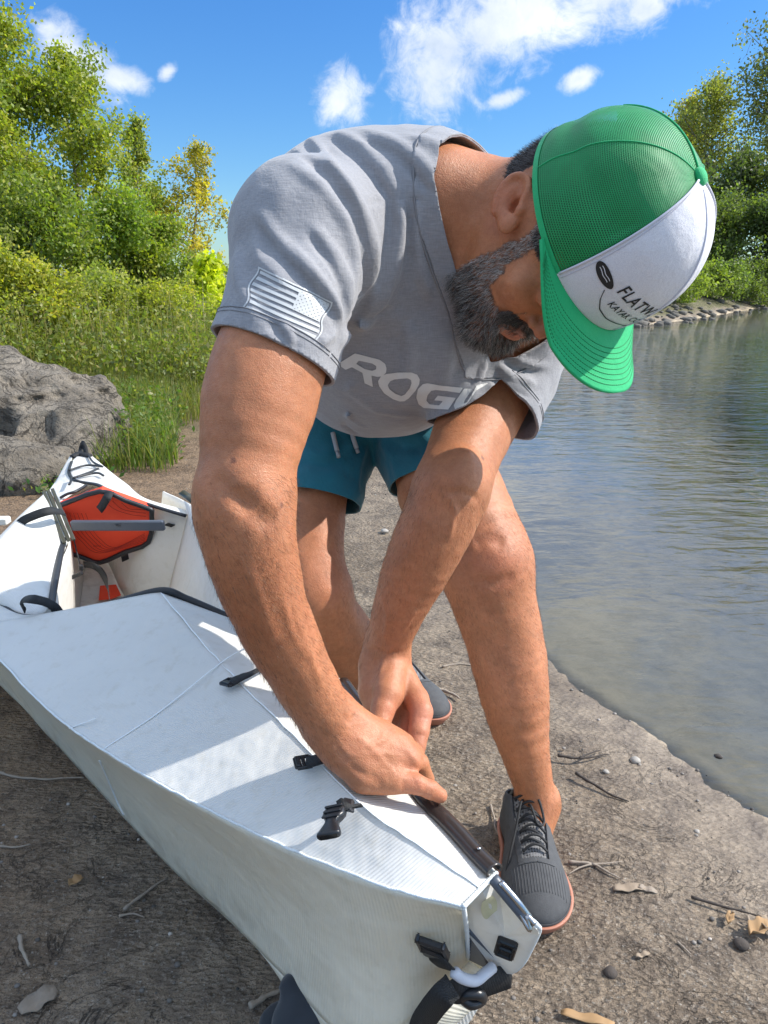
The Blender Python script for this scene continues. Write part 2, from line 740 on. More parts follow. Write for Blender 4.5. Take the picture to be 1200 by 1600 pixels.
def largest(v, f):
    """keep the largest connected piece"""
    n = len(v)
    lab = np.arange(n)
    e = np.vstack([f[:, [i, (i + 1) % f.shape[1]]] for i in range(f.shape[1])])
    while True:
        m = np.minimum(lab[e[:, 0]], lab[e[:, 1]])
        new = lab.copy()
        np.minimum.at(new, e[:, 0], m)
        np.minimum.at(new, e[:, 1], m)
        new = new[new]
        new = new[new]
        if (new == lab).all(): break
        lab = new
    u, c = np.unique(lab, return_counts=True)
    k = u[np.argmax(c)]
    keep = lab == k
    mp = np.cumsum(keep) - 1
    ff = f[keep[f].all(1)]
    return v[keep], mp[ff]


def vnoise(p, scale, seed=0):
    """cheap smooth 3-D value noise, -1..1, numpy"""
    q = np.asarray(p, np.float64) * scale + seed * 17.31
    i = np.floor(q).astype(np.int64)
    f = q - i
    f = f * f * (3 - 2 * f)

    def h(x, y, z):
        n = (x * 374761393 + y * 668265263 + z * 2147483647 + seed * 974634777) & 0x7fffffff
        n = ((n ^ (n >> 13)) * 1274126177) & 0x7fffffff
        return (n ^ (n >> 16)) % 65536 / 32767.5 - 1
    r = 0
    for dx in (0, 1):
        for dy in (0, 1):
            for dz in (0, 1):
                wgt = (f[:, 0] if dx else 1 - f[:, 0]) * (f[:, 1] if dy else 1 - f[:, 1]) * (f[:, 2] if dz else 1 - f[:, 2])
                r = r + wgt * h(i[:, 0] + dx, i[:, 1] + dy, i[:, 2] + dz)
    return r


def fbm(p, scale, octv=4, seed=0, gain=.5):
    a, r = 1.0, 0
    for o in range(octv):
        r = r + a * vnoise(p, scale * 2 ** o, seed + o)
        a *= gain
    return r
# ---------------------------------------------------------------- more helpers
def plane_from(a, b, c, toward):
    n = nrm(np.cross(b - a, c - a))
    if n @ (np.asarray(toward) - a) < 0: n = -n
    return a, n


def bvh_of(v, f):
    return BVHTree.FromPolygons([tuple(x) for x in v.tolist()], [tuple(x) for x in f.tolist()])


def cast(bvh, px, py, off=.0008):
    """points on a mesh seen through pixels of the photograph, lifted a little off the surface"""
    out = np.full((len(px), 3), np.nan)
    o = Vector(CAMP)
    for i, (a, b) in enumerate(zip(px, py)):
        d = Vector(ray(a, b))
        loc, no, idx, dist = bvh.ray_cast(o, d)
        if loc is not None:
            if no.dot(d) > 0: no = -no
            out[i] = np.array(loc + no * off)
    return out


def poly_sd(x, y, poly):
    """signed distance to a 2-D polygon, negative inside"""
    p = np.asarray(poly, float)
    d = np.full(x.shape, 1e9)
    s = np.zeros(x.shape, bool)
    for i in range(len(p)):
        a, b = p[i], p[(i + 1) % len(p)]
        e = b - a
        wx, wy = x - a[0], y - a[1]
        t = np.clip((wx * e[0] + wy * e[1]) / (e @ e + 1e-12), 0, 1)
        d = np.minimum(d, (wx - e[0] * t) ** 2 + (wy - e[1] * t) ** 2)
        c = (a[1] > y) != (b[1] > y)
        xi = a[0] + (y - a[1]) / (e[1] if abs(e[1]) > 1e-9 else 1e-9) * e[0]
        s ^= c & (x < xi)
    return np.where(s, -np.sqrt(d), np.sqrt(d))


def grid2(x0, x1, y0, y1, nx, ny):
    X, Y = np.meshgrid(np.linspace(x0, x1, nx), np.linspace(y0, y1, ny))
    X, Y = X.ravel(), Y.ravel()
    j, i = np.meshgrid(np.arange(ny - 1), np.arange(nx - 1), indexing='ij')
    a = (j * nx + i).ravel()
    F = np.stack([a, a + 1, a + nx + 1, a + nx], 1)
    return X, Y, F


def print_patch(name, mat, parent, bvh, fld, x0, x1, y0, y1, nx, ny, pxmap, off=.0008):
    """flat print on cloth: the region fld<0 of a (x, y) patch, laid on the surface"""
    X, Y, F = grid2(x0, x1, y0, y1, nx, ny)
    g = fld(X, Y)
    near = g < 3 * (x1 - x0) / nx
    v2, f2 = clip_mesh(np.stack([X, Y, X * 0], 1), F, g)
    a, b = pxmap(v2[:, 0], v2[:, 1])
    p = cast(bvh, a, b, off)
    ok = ~np.isnan(p[:, 0])
    f2 = f2[ok[f2].all(1)]
    p = np.nan_to_num(p)
    # drop triangles that jump between surfaces
    e = np.max([np.linalg.norm(p[f2[:, i]] - p[f2[:, (i + 1) % 3]], axis=1) for i in range(3)], 0)
    f2 = f2[e < .02]
    if name == 'letter': p, f2 = keep_big(p, f2, None, .3)
    return mesh(name, p, f2, mat, parent)


def vert_normals(v, f):
    n = np.zeros_like(v)
    a = np.cross(v[f[:, 1]] - v[f[:, 0]], v[f[:, 2]] - v[f[:, 0]])
    for i in range(3): np.add.at(n, f[:, i], a)
    return n / (np.linalg.norm(n, axis=1)[:, None] + 1e-12)




def keep_big(v, f, e=None, frac=.25):
    """drop small loose islands left by a cut"""
    n = len(v)
    lab = np.arange(n)
    ed = np.vstack([f[:, [i, (i + 1) % f.shape[1]]] for i in range(f.shape[1])])
    while True:
        m = np.minimum(lab[ed[:, 0]], lab[ed[:, 1]])
        new = lab.copy()
        np.minimum.at(new, ed[:, 0], m)
        np.minimum.at(new, ed[:, 1], m)
        new = new[new]
        if (new == lab).all(): break
        lab = new
    u, c = np.unique(lab, return_counts=True)
    big = set(u[c >= c.max() * frac])
    keep = np.isin(lab, list(big))
    mp = np.cumsum(keep) - 1
    ff = mp[f[keep[f].all(1)]]
    return (v[keep], ff, e[keep]) if e is not None else (v[keep], ff)


def orient_out(v, f, centre):
    """flip faces that look towards the centre"""
    a, b_, c_ = v[f[:, 0]], v[f[:, 1]], v[f[:, 2]]
    n = np.cross(b_ - a, c_ - a)
    return f[:, ::-1].copy() if np.sum(n * (a - centre)) < 0 else f
# ---------------------------------------------------------------- pose frames
# head frame (image-aligned estimates turned into world directions)
CX = np.array([1, 0, 0.]); CY = np.array([0, _s, _c]); CZ = np.array([0, -_c, _s])   # camera right, up, towards the viewer


def cdir(x, y, z): return nrm(CX * x + CY * y + CZ * z)


def cframe(u, f):
    U = cdir(*u)
    F = cdir(*f)
    F = nrm(F - U * (F @ U))
    return U, F, np.cross(F, U)


HU, HF, HR = cframe((.70, .13, .70), (-.02, -.98, .19))      # head: up, face, right ear
HO = P(912, 358, .84)              # middle of the head at the level of the hat band
KU, KF, KR = cframe((.673, .144, .726), (.20, -.979, .006))  # the cap sits a few degrees turned on the head
KO = P(917, 360, .848)
TOE = G(846, 1462, 0.0)
HEEL = TOE + nrm(np.array([.03, 1, 0])) * .245


# ================================================================ the river bank
WATER_Z = -0.020
water_poly = np.array([(.73, 1.227), (.66, 1.38), (.589, 1.547), (.51, 1.70), (.45, 1.875), (.40, 2.15), (.41, 2.5), (.47, 3.1), (.52, 4.0), (.6, 6), (.8, 9), (1.0, 12), (1.5, 15.2),
                       (3.2, 16.0), (5.3, 16.6), (7.0, 18.6), (9, 21.4), (13.4, 27.7), (20, 36), (40, 60), (160, 190), (400, 190), (400, -60), (30, -60), (6, -6), (2.4, -1.6), (1.45, 0.0), (.98, .72), (.84, 1.0)])


def land_s(x, y):
    """signed distance to the water's edge, positive on land"""
    return poly_sd(x, y, water_poly)


def ground_z(x, y, s=None):
    if s is None: s = land_s(x, y)
    p = np.stack([x, y, x * 0], 1)
    far = np.clip((y - 4.2) / 3.0, 0, 1)
    n = vnoise(p, .9, 1) * .5 + vnoise(p, 2.3, 2) * .3
    wob = vnoise(p, 3.1, 7) * .035 + vnoise(p, 9.3, 8) * .016 + vnoise(p, 27, 9) * .006
    s = s + wob * np.clip(np.abs(s) * 4, .3, 1) * (np.abs(y) < 8)
    t_ = np.clip((s + .12) / .62, 0, 1)
    z = WATER_Z - .0035 + .0235 * t_ * t_ * (3 - 2 * t_) + np.clip(s + .05, -1.6, 0) * .045 + np.clip(s + 1.3, -6, 0) * .35
    left = (x < 1.4) & (y < 30)
    z = z + np.where((s > 0), np.clip(s, 0, 1) * .006 * n + far * np.clip(s - .7, 0, 8) * .045 * (x < 2.5), 0)
    # far bank rises quickly behind its stones
    fb = np.clip((y - 12) / 4, 0, 1) * np.clip((x + 3) / 7, 0, 1) * (s > 0)
    z = z * (1 - fb) + fb * (WATER_Z + np.clip(s, 0, 2.2) * .38 + np.clip(s - 2.2, 0, 40) * .07)
    return z


def sinh_axis(c, lo, hi, a, n):
    t0, t1 = math.asinh((lo - c) / a), math.asinh((hi - c) / a)
    return c + a * np.sinh(np.linspace(t0, t1, n))


gx_ = sinh_axis(.1, -160, 260, .75, 620)
gy_ = sinh_axis(1.2, -30, 420, .75, 640)
X, Y = np.meshgrid(gx_, gy_)
X, Y = X.ravel(), Y.ravel()
S = land_s(X, Y)
Zg = ground_z(X, Y, S)
Pg = np.stack([X, Y, X * 0], 1)
near = np.clip(1 - (np.hypot(X, Y - 1) - 3.5) / 3, 0, 1)
dry = np.clip((S - .12) / .35, 0, 1)
rough = fbm(Pg, 9, 4, 21) * .0042 + (1 - np.abs(vnoise(Pg, 26, 23))) * .0016 + vnoise(Pg, 55, 25) * .0012
# trodden dents
dent = 0
for dx, dy, dr, da in ((-.75, .62, .13, .010), (-.30, .45, .10, .008), (.45, .62, .10, .007), (.35, 1.35, .10, .008), (.12, 2.3, .16, .014), (.05, 2.8, .14, .012), (.22, 2.0, .12, .010), (.55, .95, .09, .005), (-.9, .9, .15, .010), (.02, 3.3, .2, .02)):
    r2 = ((X - dx) / dr) ** 2 + ((Y - dy) / (dr * 1.4)) ** 2
    dent = dent - da * np.exp(-r2 * 1.2) + da * .5 * np.exp(-(np.sqrt(r2) - 1.25) ** 2 * 6)
Zg = Zg + near * np.where(S > 0, (.25 + .75 * dry) * rough + np.clip(S * 6, 0, 1) * dent, .22 * rough)
keepflat = np.minimum(np.hypot(X - TOE[0], Y - (TOE[1] + HEEL[1]) / 2) / .16, 1) ** 2
Zg = np.where(keepflat < 1, Zg * keepflat - .002 * (1 - keepflat), Zg)
nx, ny = len(gx_), len(gy_)
j, i = np.meshgrid(np.arange(ny - 1), np.arange(nx - 1), indexing='ij')
a = (j * nx + i).ravel()
F = np.stack([a, a + 1, a + nx + 1, a + nx], 1)
grassy = np.clip((Y - 4.3 + vnoise(Pg, .8, 5) * .6 - np.clip(X + 1.1, 0, 3) * 2.2) / 1.2, 0, 1) * (S > .3)
grassy = np.where((Y > 14) & (S > 1.2) & (X > 1.5), 1, grassy)

m_sand = bpy.data.materials.new('river_sand')
m_sand.use_nodes = True
nb = NB(m_sand.node_tree)
b = m_sand.node_tree.nodes['Principled BSDF']
tc = nb.n('ShaderNodeTexCoord').outputs['Object']
aw = nb.attr('wet', 'Fac')
ag = nb.attr('grassy', 'Fac')
n_a = nb.noise(tc, 2.2, 6, .62, .4)
n_b = nb.noise(tc, 14, 6, .68, .3)
n_c = nb.noise(tc, 120, 4, .7)
n_d = nb.noise(tc, 420, 3, .6)
c = nb.mix(nb.maprange(n_a, .36, .64), (.270, .208, .146), (.405, .325, .240))
c = nb.mix(nb.maprange(n_b, .42, .66, 0, .75), c, (.115, .090, .073))
dryf = nb.math('SUBTRACT', 1.0, nb.math('MULTIPLY', aw, .95))
c = nb.mix(nb.math('MULTIPLY', nb.maprange(n_c, .55, .66, 0, .75), dryf), c, (.38, .335, .28))
c = nb.mix(nb.math('MULTIPLY', nb.maprange(n_d, .50, .62, 0, .65), dryf), c, (.075, .060, .048))
spk = nb.noise(tc, 210, 2, .5)
c = nb.mix(nb.math('MULTIPLY', nb.maprange(spk, .66, .70, 0, .8), dryf), c, (.46, .42, .36))
# thin drying cracks
ck = nb.math('ABSOLUTE', nb.math('SUBTRACT', nb.noise(tc, 7.5, 6, .62, 1.2), .5))
ckm = nb.math('MULTIPLY', nb.maprange(ck, .0, .010, 1, 0), nb.maprange(nb.noise(tc, 3, 2), .48, .60))
c = nb.mix(nb.math('MULTIPLY', nb.math('MULTIPLY', ckm, .75), dryf), c, (.05, .038, .03))
# brown earth towards the trees on the left, greyer silt by the water
sp = nb.n('ShaderNodeSeparateXYZ')
nb.link(tc, sp.inputs[0])
c = nb.mix(nb.maprange(nb.math('ADD', sp.outputs['X'], nb.math('MULTIPLY', n_a, .5)), -.1, -.6, 0, .60), c, nb.mix(1.0, c, (1.0, .76, .54), 'MULTIPLY'))
c = nb.mix(nb.maprange(aw, .1, 1.0, 0, 1.0), c, nb.mix(1.0, c, (.66, .665, .69), 'MULTIPLY'))
mosn = nb.noise(tc, 5, 4, .6)
c = nb.mix(nb.math('MULTIPLY', ag, nb.maprange(mosn, .35, .6, .35, .95)), c, (.10, .105, .035))
c = nb.mix(nb.attr('bed', 'Fac'), c, nb.mix(nb.maprange(n_b, .4, .65), (.66, .53, .36), (.50, .40, .27)))
nb.link(c, b.inputs['Base Color'])
nb.link(nb.maprange(aw, 0, 1, .92, .45), b.inputs['Roughness'])
b.inputs['Specular IOR Level'].default_value = .3
crk = nb.n('ShaderNodeMapping')
crk.inputs['Scale'].default_value = (1, 1.8, 1)
nb.link(tc, crk.inputs['Vector'])
wv = nb.noise(crk.outputs[0], 38, 5, .7, .9)
cr2 = nb.voro(nb.vmath('ADD', crk.outputs[0], nb.vmath('SCALE', nb.noise(tc, 30, 2, .5, out=1), None, scale=.012)), 75)
h = nb.math('ADD', nb.math('SUBTRACT', nb.math('MULTIPLY', wv, 1.1), nb.math('MULTIPLY', ckm, .5)), nb.math('ADD', nb.math('MULTIPLY', cr2, .8), nb.math('MULTIPLY', n_d, .28)))
rg = nb.math('SUBTRACT', 1.0, nb.math('MULTIPLY', aw, .88))
nb.link(nb.bump(nb.math('MULTIPLY', h, rg), 1.0, .014, nb.bump(nb.math('MULTIPLY', n_b, rg), .55, .03)), b.inputs['Normal'])
ground = mesh('ground', np.stack([X, Y, Zg], 1), F, m_sand, attrs={'wet': np.clip(1 - (S + .05 * vnoise(Pg, 6, 31)) / .42, 0, 1), 'grassy': grassy, 'bed': np.clip((.030 - S) / .035, 0, 1)})
tag(ground, 'grey brown river sand and silt sloping to the water', kind='structure')

# water
wx = sinh_axis(.6, .2, 380, 1.2, 320)
wy = sinh_axis(2, -55, 185, 1.2, 320)
X2, Y2 = np.meshgrid(wx, wy)
X2, Y2 = X2.ravel(), Y2.ravel()
S2 = land_s(X2, Y2)
j, i = np.meshgrid(np.arange(319), np.arange(319), indexing='ij')
a = (j * 320 + i).ravel()
F2 = np.stack([a, a + 1, a + 321, a + 320], 1)
V2, F2, E2 = clip_mesh(np.stack([X2, Y2, X2 * 0 + WATER_Z], 1), F2, S2 - .25, extra=np.stack([S2, S2], 1))
m_water = bpy.data.materials.new('river_water')
m_water.use_nodes = True
nt = m_water.node_tree
nt.nodes.remove(nt.nodes['Principled BSDF'])
nb = NB(nt)
out = nt.nodes['Material Output']
tc = nb.n('ShaderNodeTexCoord').outputs['Object']
deep = nb.attr('shore', 'Fac')       # metres out from the edge
mpw = nb.n('ShaderNodeMapping')
mpw.inputs['Scale'].default_value = (1.0, 2.6, 1)
mpw.inputs['Rotation'].default_value = (0, 0, R(-6))
nb.link(tc, mpw.inputs['Vector'])
w1 = nb.noise(mpw.outputs[0], 3.0, 3, .5, .5)
w2 = nb.noise(mpw.outputs[0], 8.0, 2, .5, .8)
w3 = nb.noise(mpw.outputs[0], 1.0, 2, .5)
amp = nb.maprange(deep, .25, 2.0, .07, 1.0, True)
hw = nb.math('ADD', nb.math('MULTIPLY', w1, 1.0), nb.math('MULTIPLY', w2, .30))
bmp = nb.bump(nb.math('MULTIPLY', hw, amp), 1.0, .050, nb.bump(nb.math('MULTIPLY', w3, amp), 1.0, .03))
gl = nb.n('ShaderNodeBsdfGlossy')
gl.inputs['Roughness'].default_value = .02
gl.inputs['Color'].default_value = (1, 1, 1, 1)
nb.link(bmp, gl.inputs['Normal'])
tp = nb.n('ShaderNodeBsdfTransparent')
tp.inputs['Color'].default_value = (.95, .95, .91, 1)
df = nb.n('ShaderNodeBsdfDiffuse')
df.inputs['Color'].default_value = (.052, .056, .018, 1)
m1 = nb.n('ShaderNodeMixShader')
nb.link(nb.maprange(deep, .9, 4.5, 0.03, .97, True), m1.inputs[0])
nb.link(tp.outputs[0], m1.inputs[1])
nb.link(df.outputs[0], m1.inputs[2])
fr = nb.n('ShaderNodeFresnel')
fr.inputs['IOR'].default_value = 1.42
nb.link(bmp, fr.inputs['Normal'])
m2 = nb.n('ShaderNodeMixShader')
nb.link(nb.math('MULTIPLY', fr.outputs[0], 1.15, clamp=True), m2.inputs[0])
nb.link(m1.outputs[0], m2.inputs[1])
nb.link(gl.outputs[0], m2.inputs[2])
nb.link(m2.outputs[0], out.inputs['Surface'])
water = mesh('water', V2, F2, m_water, attrs={'shore': np.clip(-E2[:, 0], 0, 50)})
tag(water, 'calm brown green river with small ripples', kind='structure')

# ================================================================ vegetation
def leaf_mat(name, sat=1.0):
    m = bpy.data.materials.new(name)
    m.use_nodes = True
    nb = NB(m.node_tree)
    b = m.node_tree.nodes['Principled BSDF']
    out = m.node_tree.nodes['Material Output']
    ac = nb.attr('col')
    nb.link(ac, b.inputs['Base Color'])
    b.inputs['Roughness'].default_value = .48
    b.inputs['Specular IOR Level'].default_value = .45
    tl = nb.n('ShaderNodeBsdfTranslucent')
    nb.link(nb.mix(1.0, ac, (1.5, 1.7, .55), 'MULTIPLY'), tl.inputs['Color'])
    mx = nb.n('ShaderNodeMixShader')
    mx.inputs[0].default_value = .48
    nb.link(b.outputs[0], mx.inputs[1])
    nb.link(tl.outputs[0], mx.inputs[2])
    nb.link(mx.outputs[0], out.inputs['Surface'])
    return m


m_leaf = leaf_mat('leaves')
m_bark = mat_simple('pale_bark', (.20, .175, .145), .9, bump=(40, .8, .01))


def leaves_mesh(name, pts, size, cols, parent, mat=None, aspect=.62, up_bias=.3):
    n = len(pts)
    a = RNG.normal(size=(n, 3))
    a[:, 2] += -.25
    a /= np.linalg.norm(a, axis=1)[:, None]
    nn = RNG.normal(size=(n, 3))
    nn[:, 2] += up_bias * 2
    b_ = np.cross(a, nn)
    b_ /= np.linalg.norm(b_, axis=1)[:, None] + 1e-9
    nn = np.cross(a, b_)
    s = (size * RNG.uniform(.6, 1.25, n))[:, None]
    v = np.stack([pts - a * s * .5, pts + b_ * s * aspect * .5 + nn * s * .08, pts + a * s * .5, pts - b_ * s * aspect * .5 + nn * s * .08], 1).reshape(-1, 3)
    f = (np.arange(n)[:, None] * 4 + np.array([0, 1, 2, 3]))
    return mesh(name, v, f, mat or m_leaf, parent, smooth=False, cols=np.repeat(cols, 4, 0))


LEAF_GAIN = 2.35


def make_tree(name, label, cat, base, height, halfw, n_leaf, leaf, tint, group=None, trunk_r=.05, gaps=.35, shape=1.0, lean=(0, 0), seed=1, low=.12):
    """trunk with limbs, and a crown of leaf clumps held by the limbs"""
    rg = np.random.default_rng(seed)
    base = np.asarray(base, float)
    t = thing(name, label, cat, base, group)
    tip = base + np.array([lean[0], lean[1], height])
    tp_ = [base - [0, 0, .15], base * .65 + tip * .35 + rg.normal(size=3) * [.05, .05, 0] * height * .2, base * .35 + tip * .65 + rg.normal(size=3) * [.06, .06, 0] * height * .2, tip * .97 + base * .03]
    trunk = catmull(tp_, 8)
    mb = MB()
    mb.add(tube(trunk, np.linspace(trunk_r, trunk_r * .15, len(trunk)), 8))
    cl = []
    nl = max(14, int(height * 7))
    for k in range(nl):
        h = low + (1 - low) * (k + rg.random()) / nl
        p0 = trunk[min(int(h * (len(trunk) - 1)), len(trunk) - 1)]
        prof = (math.sin(math.pi * min(1, (h * .82 + .16)) ** shape) ** .8)
        L = halfw * prof * rg.uniform(.55, 1.15)
        an = rg.random() * 2 * math.pi
        d = np.array([math.cos(an), math.sin(an), rg.uniform(.25, .9)])
        d /= np.linalg.norm(d)
        p1 = p0 + d * L * .55 + rg.normal(size=3) * .04 * L
        p2 = p0 + d * L + np.array([0, 0, .12 * L]) + rg.normal(size=3) * .08 * L
        br = catmull([p0, p1, p2], 5)
        r0 = trunk_r * .42 * (1 - h * .6)
        mb.add(tube(br, np.linspace(r0, r0 * .2, len(br)), 5))
        for q in (.35, .55, .75, .92, 1.0):
            pp = p0 * (1 - q) + p2 * q + rg.normal(size=3) * .10 * L
            cl.append((pp, rg.uniform(.10, .22) * halfw * (1.1 - .35 * q)))
            if q > .5:
                e = pp + rg.normal(size=3) * .22 * L
                mb.add(tube([br[int(q * (len(br) - 1))], (pp + e) / 2, e], [r0 * .25, r0 * .18, r0 * .08], 4))
                cl.append((e, rg.uniform(.08, .16) * halfw))
    cl.append((tip, .10 * halfw))
    cc = np.array([c_[0] for c_ in cl])
    cr_ = np.array([c_[1] for c_ in cl])
    keep = rg.random(len(cl)) > gaps * .5
    cc, cr_ = cc[keep], cr_[keep]
    pk = cr_ ** 1.6
    k = rg.choice(len(cc), n_leaf, p=pk / pk.sum())
    off = rg.normal(size=(n_leaf, 3))
    pts = cc[k] + off * cr_[k][:, None] * .75
    pts[:, 2] = np.maximum(pts[:, 2], base[2] + .02)
    tone = rg.normal(size=len(cc)) * .22
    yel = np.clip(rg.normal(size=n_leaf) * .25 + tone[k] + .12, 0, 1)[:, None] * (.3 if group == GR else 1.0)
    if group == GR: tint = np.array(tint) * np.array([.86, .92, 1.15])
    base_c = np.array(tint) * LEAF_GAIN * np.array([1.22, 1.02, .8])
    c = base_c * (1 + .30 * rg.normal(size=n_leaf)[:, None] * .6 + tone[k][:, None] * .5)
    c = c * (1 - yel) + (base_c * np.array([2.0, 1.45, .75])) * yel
    c = np.clip(c, .006, .6)
    mb.build('trunk', m_bark, t, True)
    leaves_mesh('crown', pts, leaf, c, t)
    return t


GL = 'trees and bushes along the left bank'
GR = 'trees and bushes on the far bank'
G_OLD = G


def at(px, d, zoff=0.0):
    """ground position at pixel column px, d metres ahead"""
    x = (px - 600) / 1200 * d
    y = d * 1.03
    return np.array([x, y, float(ground_z(np.array([x]), np.array([y]))[0]) + zoff])


def top_h(d, py, z0):
    v = (py - 800) / 1200
    return CAM_H - d * (_s + v * _c) - z0


for (nm, lab, cat, px, d, ty, hw, nl, lf, tint, tr, gp, shp, ln, lo_) in [
    ('leafy_tree', 'tallest pale green tree at the far left edge beyond the boulder', 'tree', 38, 10.6, 22, 1.15, 30000, .062, (.088, .125, .030), .07, .30, .9, (-.1, 0), .1),
    ('leafy_tree', 'second leafy tree from the left, shorter, with a notched rounded top', 'tree', 150, 11.3, 118, .95, 22000, .060, (.078, .115, .028), .06, .30, .9, (-.15, 0), .1),
    ('leafy_tree', 'narrow grey green tree behind the rounded one, third from the left', 'tree', 232, 12.5, 192, .55, 9000, .056, (.085, .12, .04), .04, .45, .9, (.1, 0), .15),
    ('sparse_tree', 'sparse yellowing tree nearest to the man on the left bank', 'tree', 298, 12.2, 228, .62, 6500, .052, (.13, .14, .035), .035, .6, .9, (.25, 0), .2),
    ('leafy_tree', 'cut-off leafy tree at the very left edge of the picture', 'tree', -70, 9.8, 90, 1.1, 18000, .060, (.07, .11, .028), .07, .30, .9, (.1, 0), .1),
    ('dense_bush', 'dark green thicket bush under the tallest tree', 'bush', 60, 9.3, 300, 1.05, 17000, .052, (.060, .095, .024), .03, .2, .7, (0, 0), .05),
    ('dense_bush', 'dense mid green bush in the centre of the left thicket', 'bush', 185, 9.8, 318, .95, 17000, .052, (.065, .11, .026), .03, .2, .7, (.1, 0), .05),
    ('dense_bush', 'grey green bush between the centre thicket and the man', 'bush', 262, 10.2, 352, .75, 12000, .050, (.070, .11, .030), .03, .25, .7, (0, 0), .05),
    ('bright_bush', 'bright yellow green bush with large leaves beside the man\'s sleeve', 'bush', 330, 9.0, 405, .45, 3600, .085, (.16, .22, .022), .02, .2, .7, (0, 0), .05),
    ('brush_clump', 'tall yellow green brush right behind the boulder', 'brush', 75, 6.9, 425, .62, 9000, .040, (.105, .135, .032), .02, .25, .7, (0, 0), .02),
    ('brush_clump', 'grey green brush between the boulder and the bright bush', 'brush', 165, 7.4, 440, .60, 9000, .038, (.085, .12, .035), .02, .25, .7, (0, 0), .02),
    ('brush_clump', 'loose pale brush standing to the right of the grey green brush', 'brush', 240, 7.8, 455, .58, 8000, .038, (.10, .135, .03), .02, .3, .7, (0, 0), .02),
    ('brush_clump', 'low green brush by the path just left of the man', 'brush', 315, 8.1, 490, .50, 6000, .040, (.10, .14, .03), .02, .3, .7, (0, 0), .02),
    ('brush_clump', 'brush cut by the left edge above the boulder', 'brush', -20, 6.6, 400, .65, 8000, .040, (.09, .125, .03), .02, .25, .7, (0, 0), .02),
    ('bright_bush', 'low yellowish bush standing in the weeds at the left edge', 'bush', 20, 7.6, 470, .55, 4200, .060, (.12, .15, .03), .02, .3, .7, (0, 0), .05),
    ('dense_bush', 'wide shaded bush behind the man\'s back', 'bush', 420, 11.0, 440, .9, 9000, .055, (.060, .10, .024), .03, .2, .7, (0, 0), .05),
]:
    bp = at(px, d)
    make_tree(nm, lab, cat, bp, top_h(d, ty, bp[2]), hw, nl, lf, tint, GL, tr, gp, shp, ln, seed=px + 977, low=lo_)
GR = 'trees and bushes on the far bank'
for (nm, lab, cat, px, d, ty, hw, nl, lf, tint, tr, gp, lo_) in [
    ('tall_tree', 'tallest grey green tree across the river at the right edge', 'tree', 1185, 34, 50, 3.1, 16000, .16, (.072, .090, .042), .16, .55, .15),
    ('tall_tree', 'paler tree across the river with a loose top beside the cap', 'tree', 1080, 36, 140, 2.3, 11000, .15, (.11, .13, .04), .14, .5, .15),
    ('tall_tree', 'thin yellow green tree just behind the cap across the river', 'tree', 1045, 38, 165, 1.6, 6500, .15, (.14, .14, .035), .10, .55, .2),
    ('round_tree', 'dark dense tree across the river under the tallest tree', 'tree', 1130, 31, 255, 2.3, 9500, .15, (.034, .052, .020), .14, .2, .06),
    ('round_tree', 'dark round tree across the river half hidden by the cap', 'tree', 1040, 30, 300, 2.2, 8000, .15, (.034, .055, .020), .14, .2, .06),
    ('round_tree', 'dark green tree cut off by the right edge across the river', 'tree', 1235, 29, 250, 2.2, 8000, .15, (.036, .055, .022), .14, .2, .06),
    ('bank_bush', 'sunlit yellow green bush on the far bank below the cap', 'bush', 1085, 23.5, 428, 1.0, 4200, .09, (.10, .14, .03), .03, .2, .04),
    ('bank_bush', 'low green bush at the right end of the far bank', 'bush', 1165, 25.5, 425, 1.0, 4200, .09, (.05, .075, .022), .03, .2, .04),
    ('bank_bush', 'small green bush on the far bank nearest to the brim', 'bush', 1025, 19.0, 452, .7, 3400, .08, (.075, .11, .025), .03, .2, .04),
    ('round_tree', 'dense mid green tree across the river between cap and tallest tree', 'tree', 1095, 28.5, 330, 1.9, 11000, .12, (.050, .075, .024), .12, .15, .04),
    ('round_tree', 'dense low tree across the river at the right edge', 'tree', 1190, 27.5, 320, 1.9, 11000, .12, (.042, .065, .022), .12, .15, .04),
    ('bank_bush', 'leafy bush overhanging the far water line beside the cap', 'bush', 1052, 20.5, 440, .9, 5000, .08, (.085, .12, .028), .03, .15, .02),
    ('bank_bush', 'dark bush overhanging the far water line in the middle of the far bank', 'bush', 1120, 24.0, 425, 1.1, 5500, .085, (.055, .085, .024), .03, .15, .02),
    ('bank_bush', 'green bush at the far water line touching the right edge', 'bush', 1205, 26.0, 415, 1.2, 5500, .09, (.06, .09, .024), .03, .15, .02),
    ('round_tree', 'wide dark tree across the river hidden behind the man\'s head', 'tree', 900, 28, 340, 2.6, 6000, .16, (.045, .07, .022), .14, .2, .06),
    ('round_tree', 'broad green tree across the river behind the man\'s neck', 'tree', 760, 27, 340, 2.4, 5000, .17, (.055, .085, .026), .14, .2, .06),
    ('round_tree', 'broad dark tree on the far bank beyond the right edge', 'tree', 1400, 33, 150, 3.2, 7000, .18, (.045, .065, .024), .16, .2, .06),
    ('round_tree', 'second broad tree on the far bank well beyond the right edge', 'tree', 1650, 36, 180, 3.6, 7000, .2, (.05, .075, .026), .16, .2, .06),
]:
    bp = at(px, d)
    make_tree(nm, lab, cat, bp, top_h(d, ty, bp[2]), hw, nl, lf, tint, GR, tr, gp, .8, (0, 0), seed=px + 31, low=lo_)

# far stones along the water line
m_stone = mat_simple('bank_stone', (.12, .11, .095), .9, bump=(12, .8, .03))


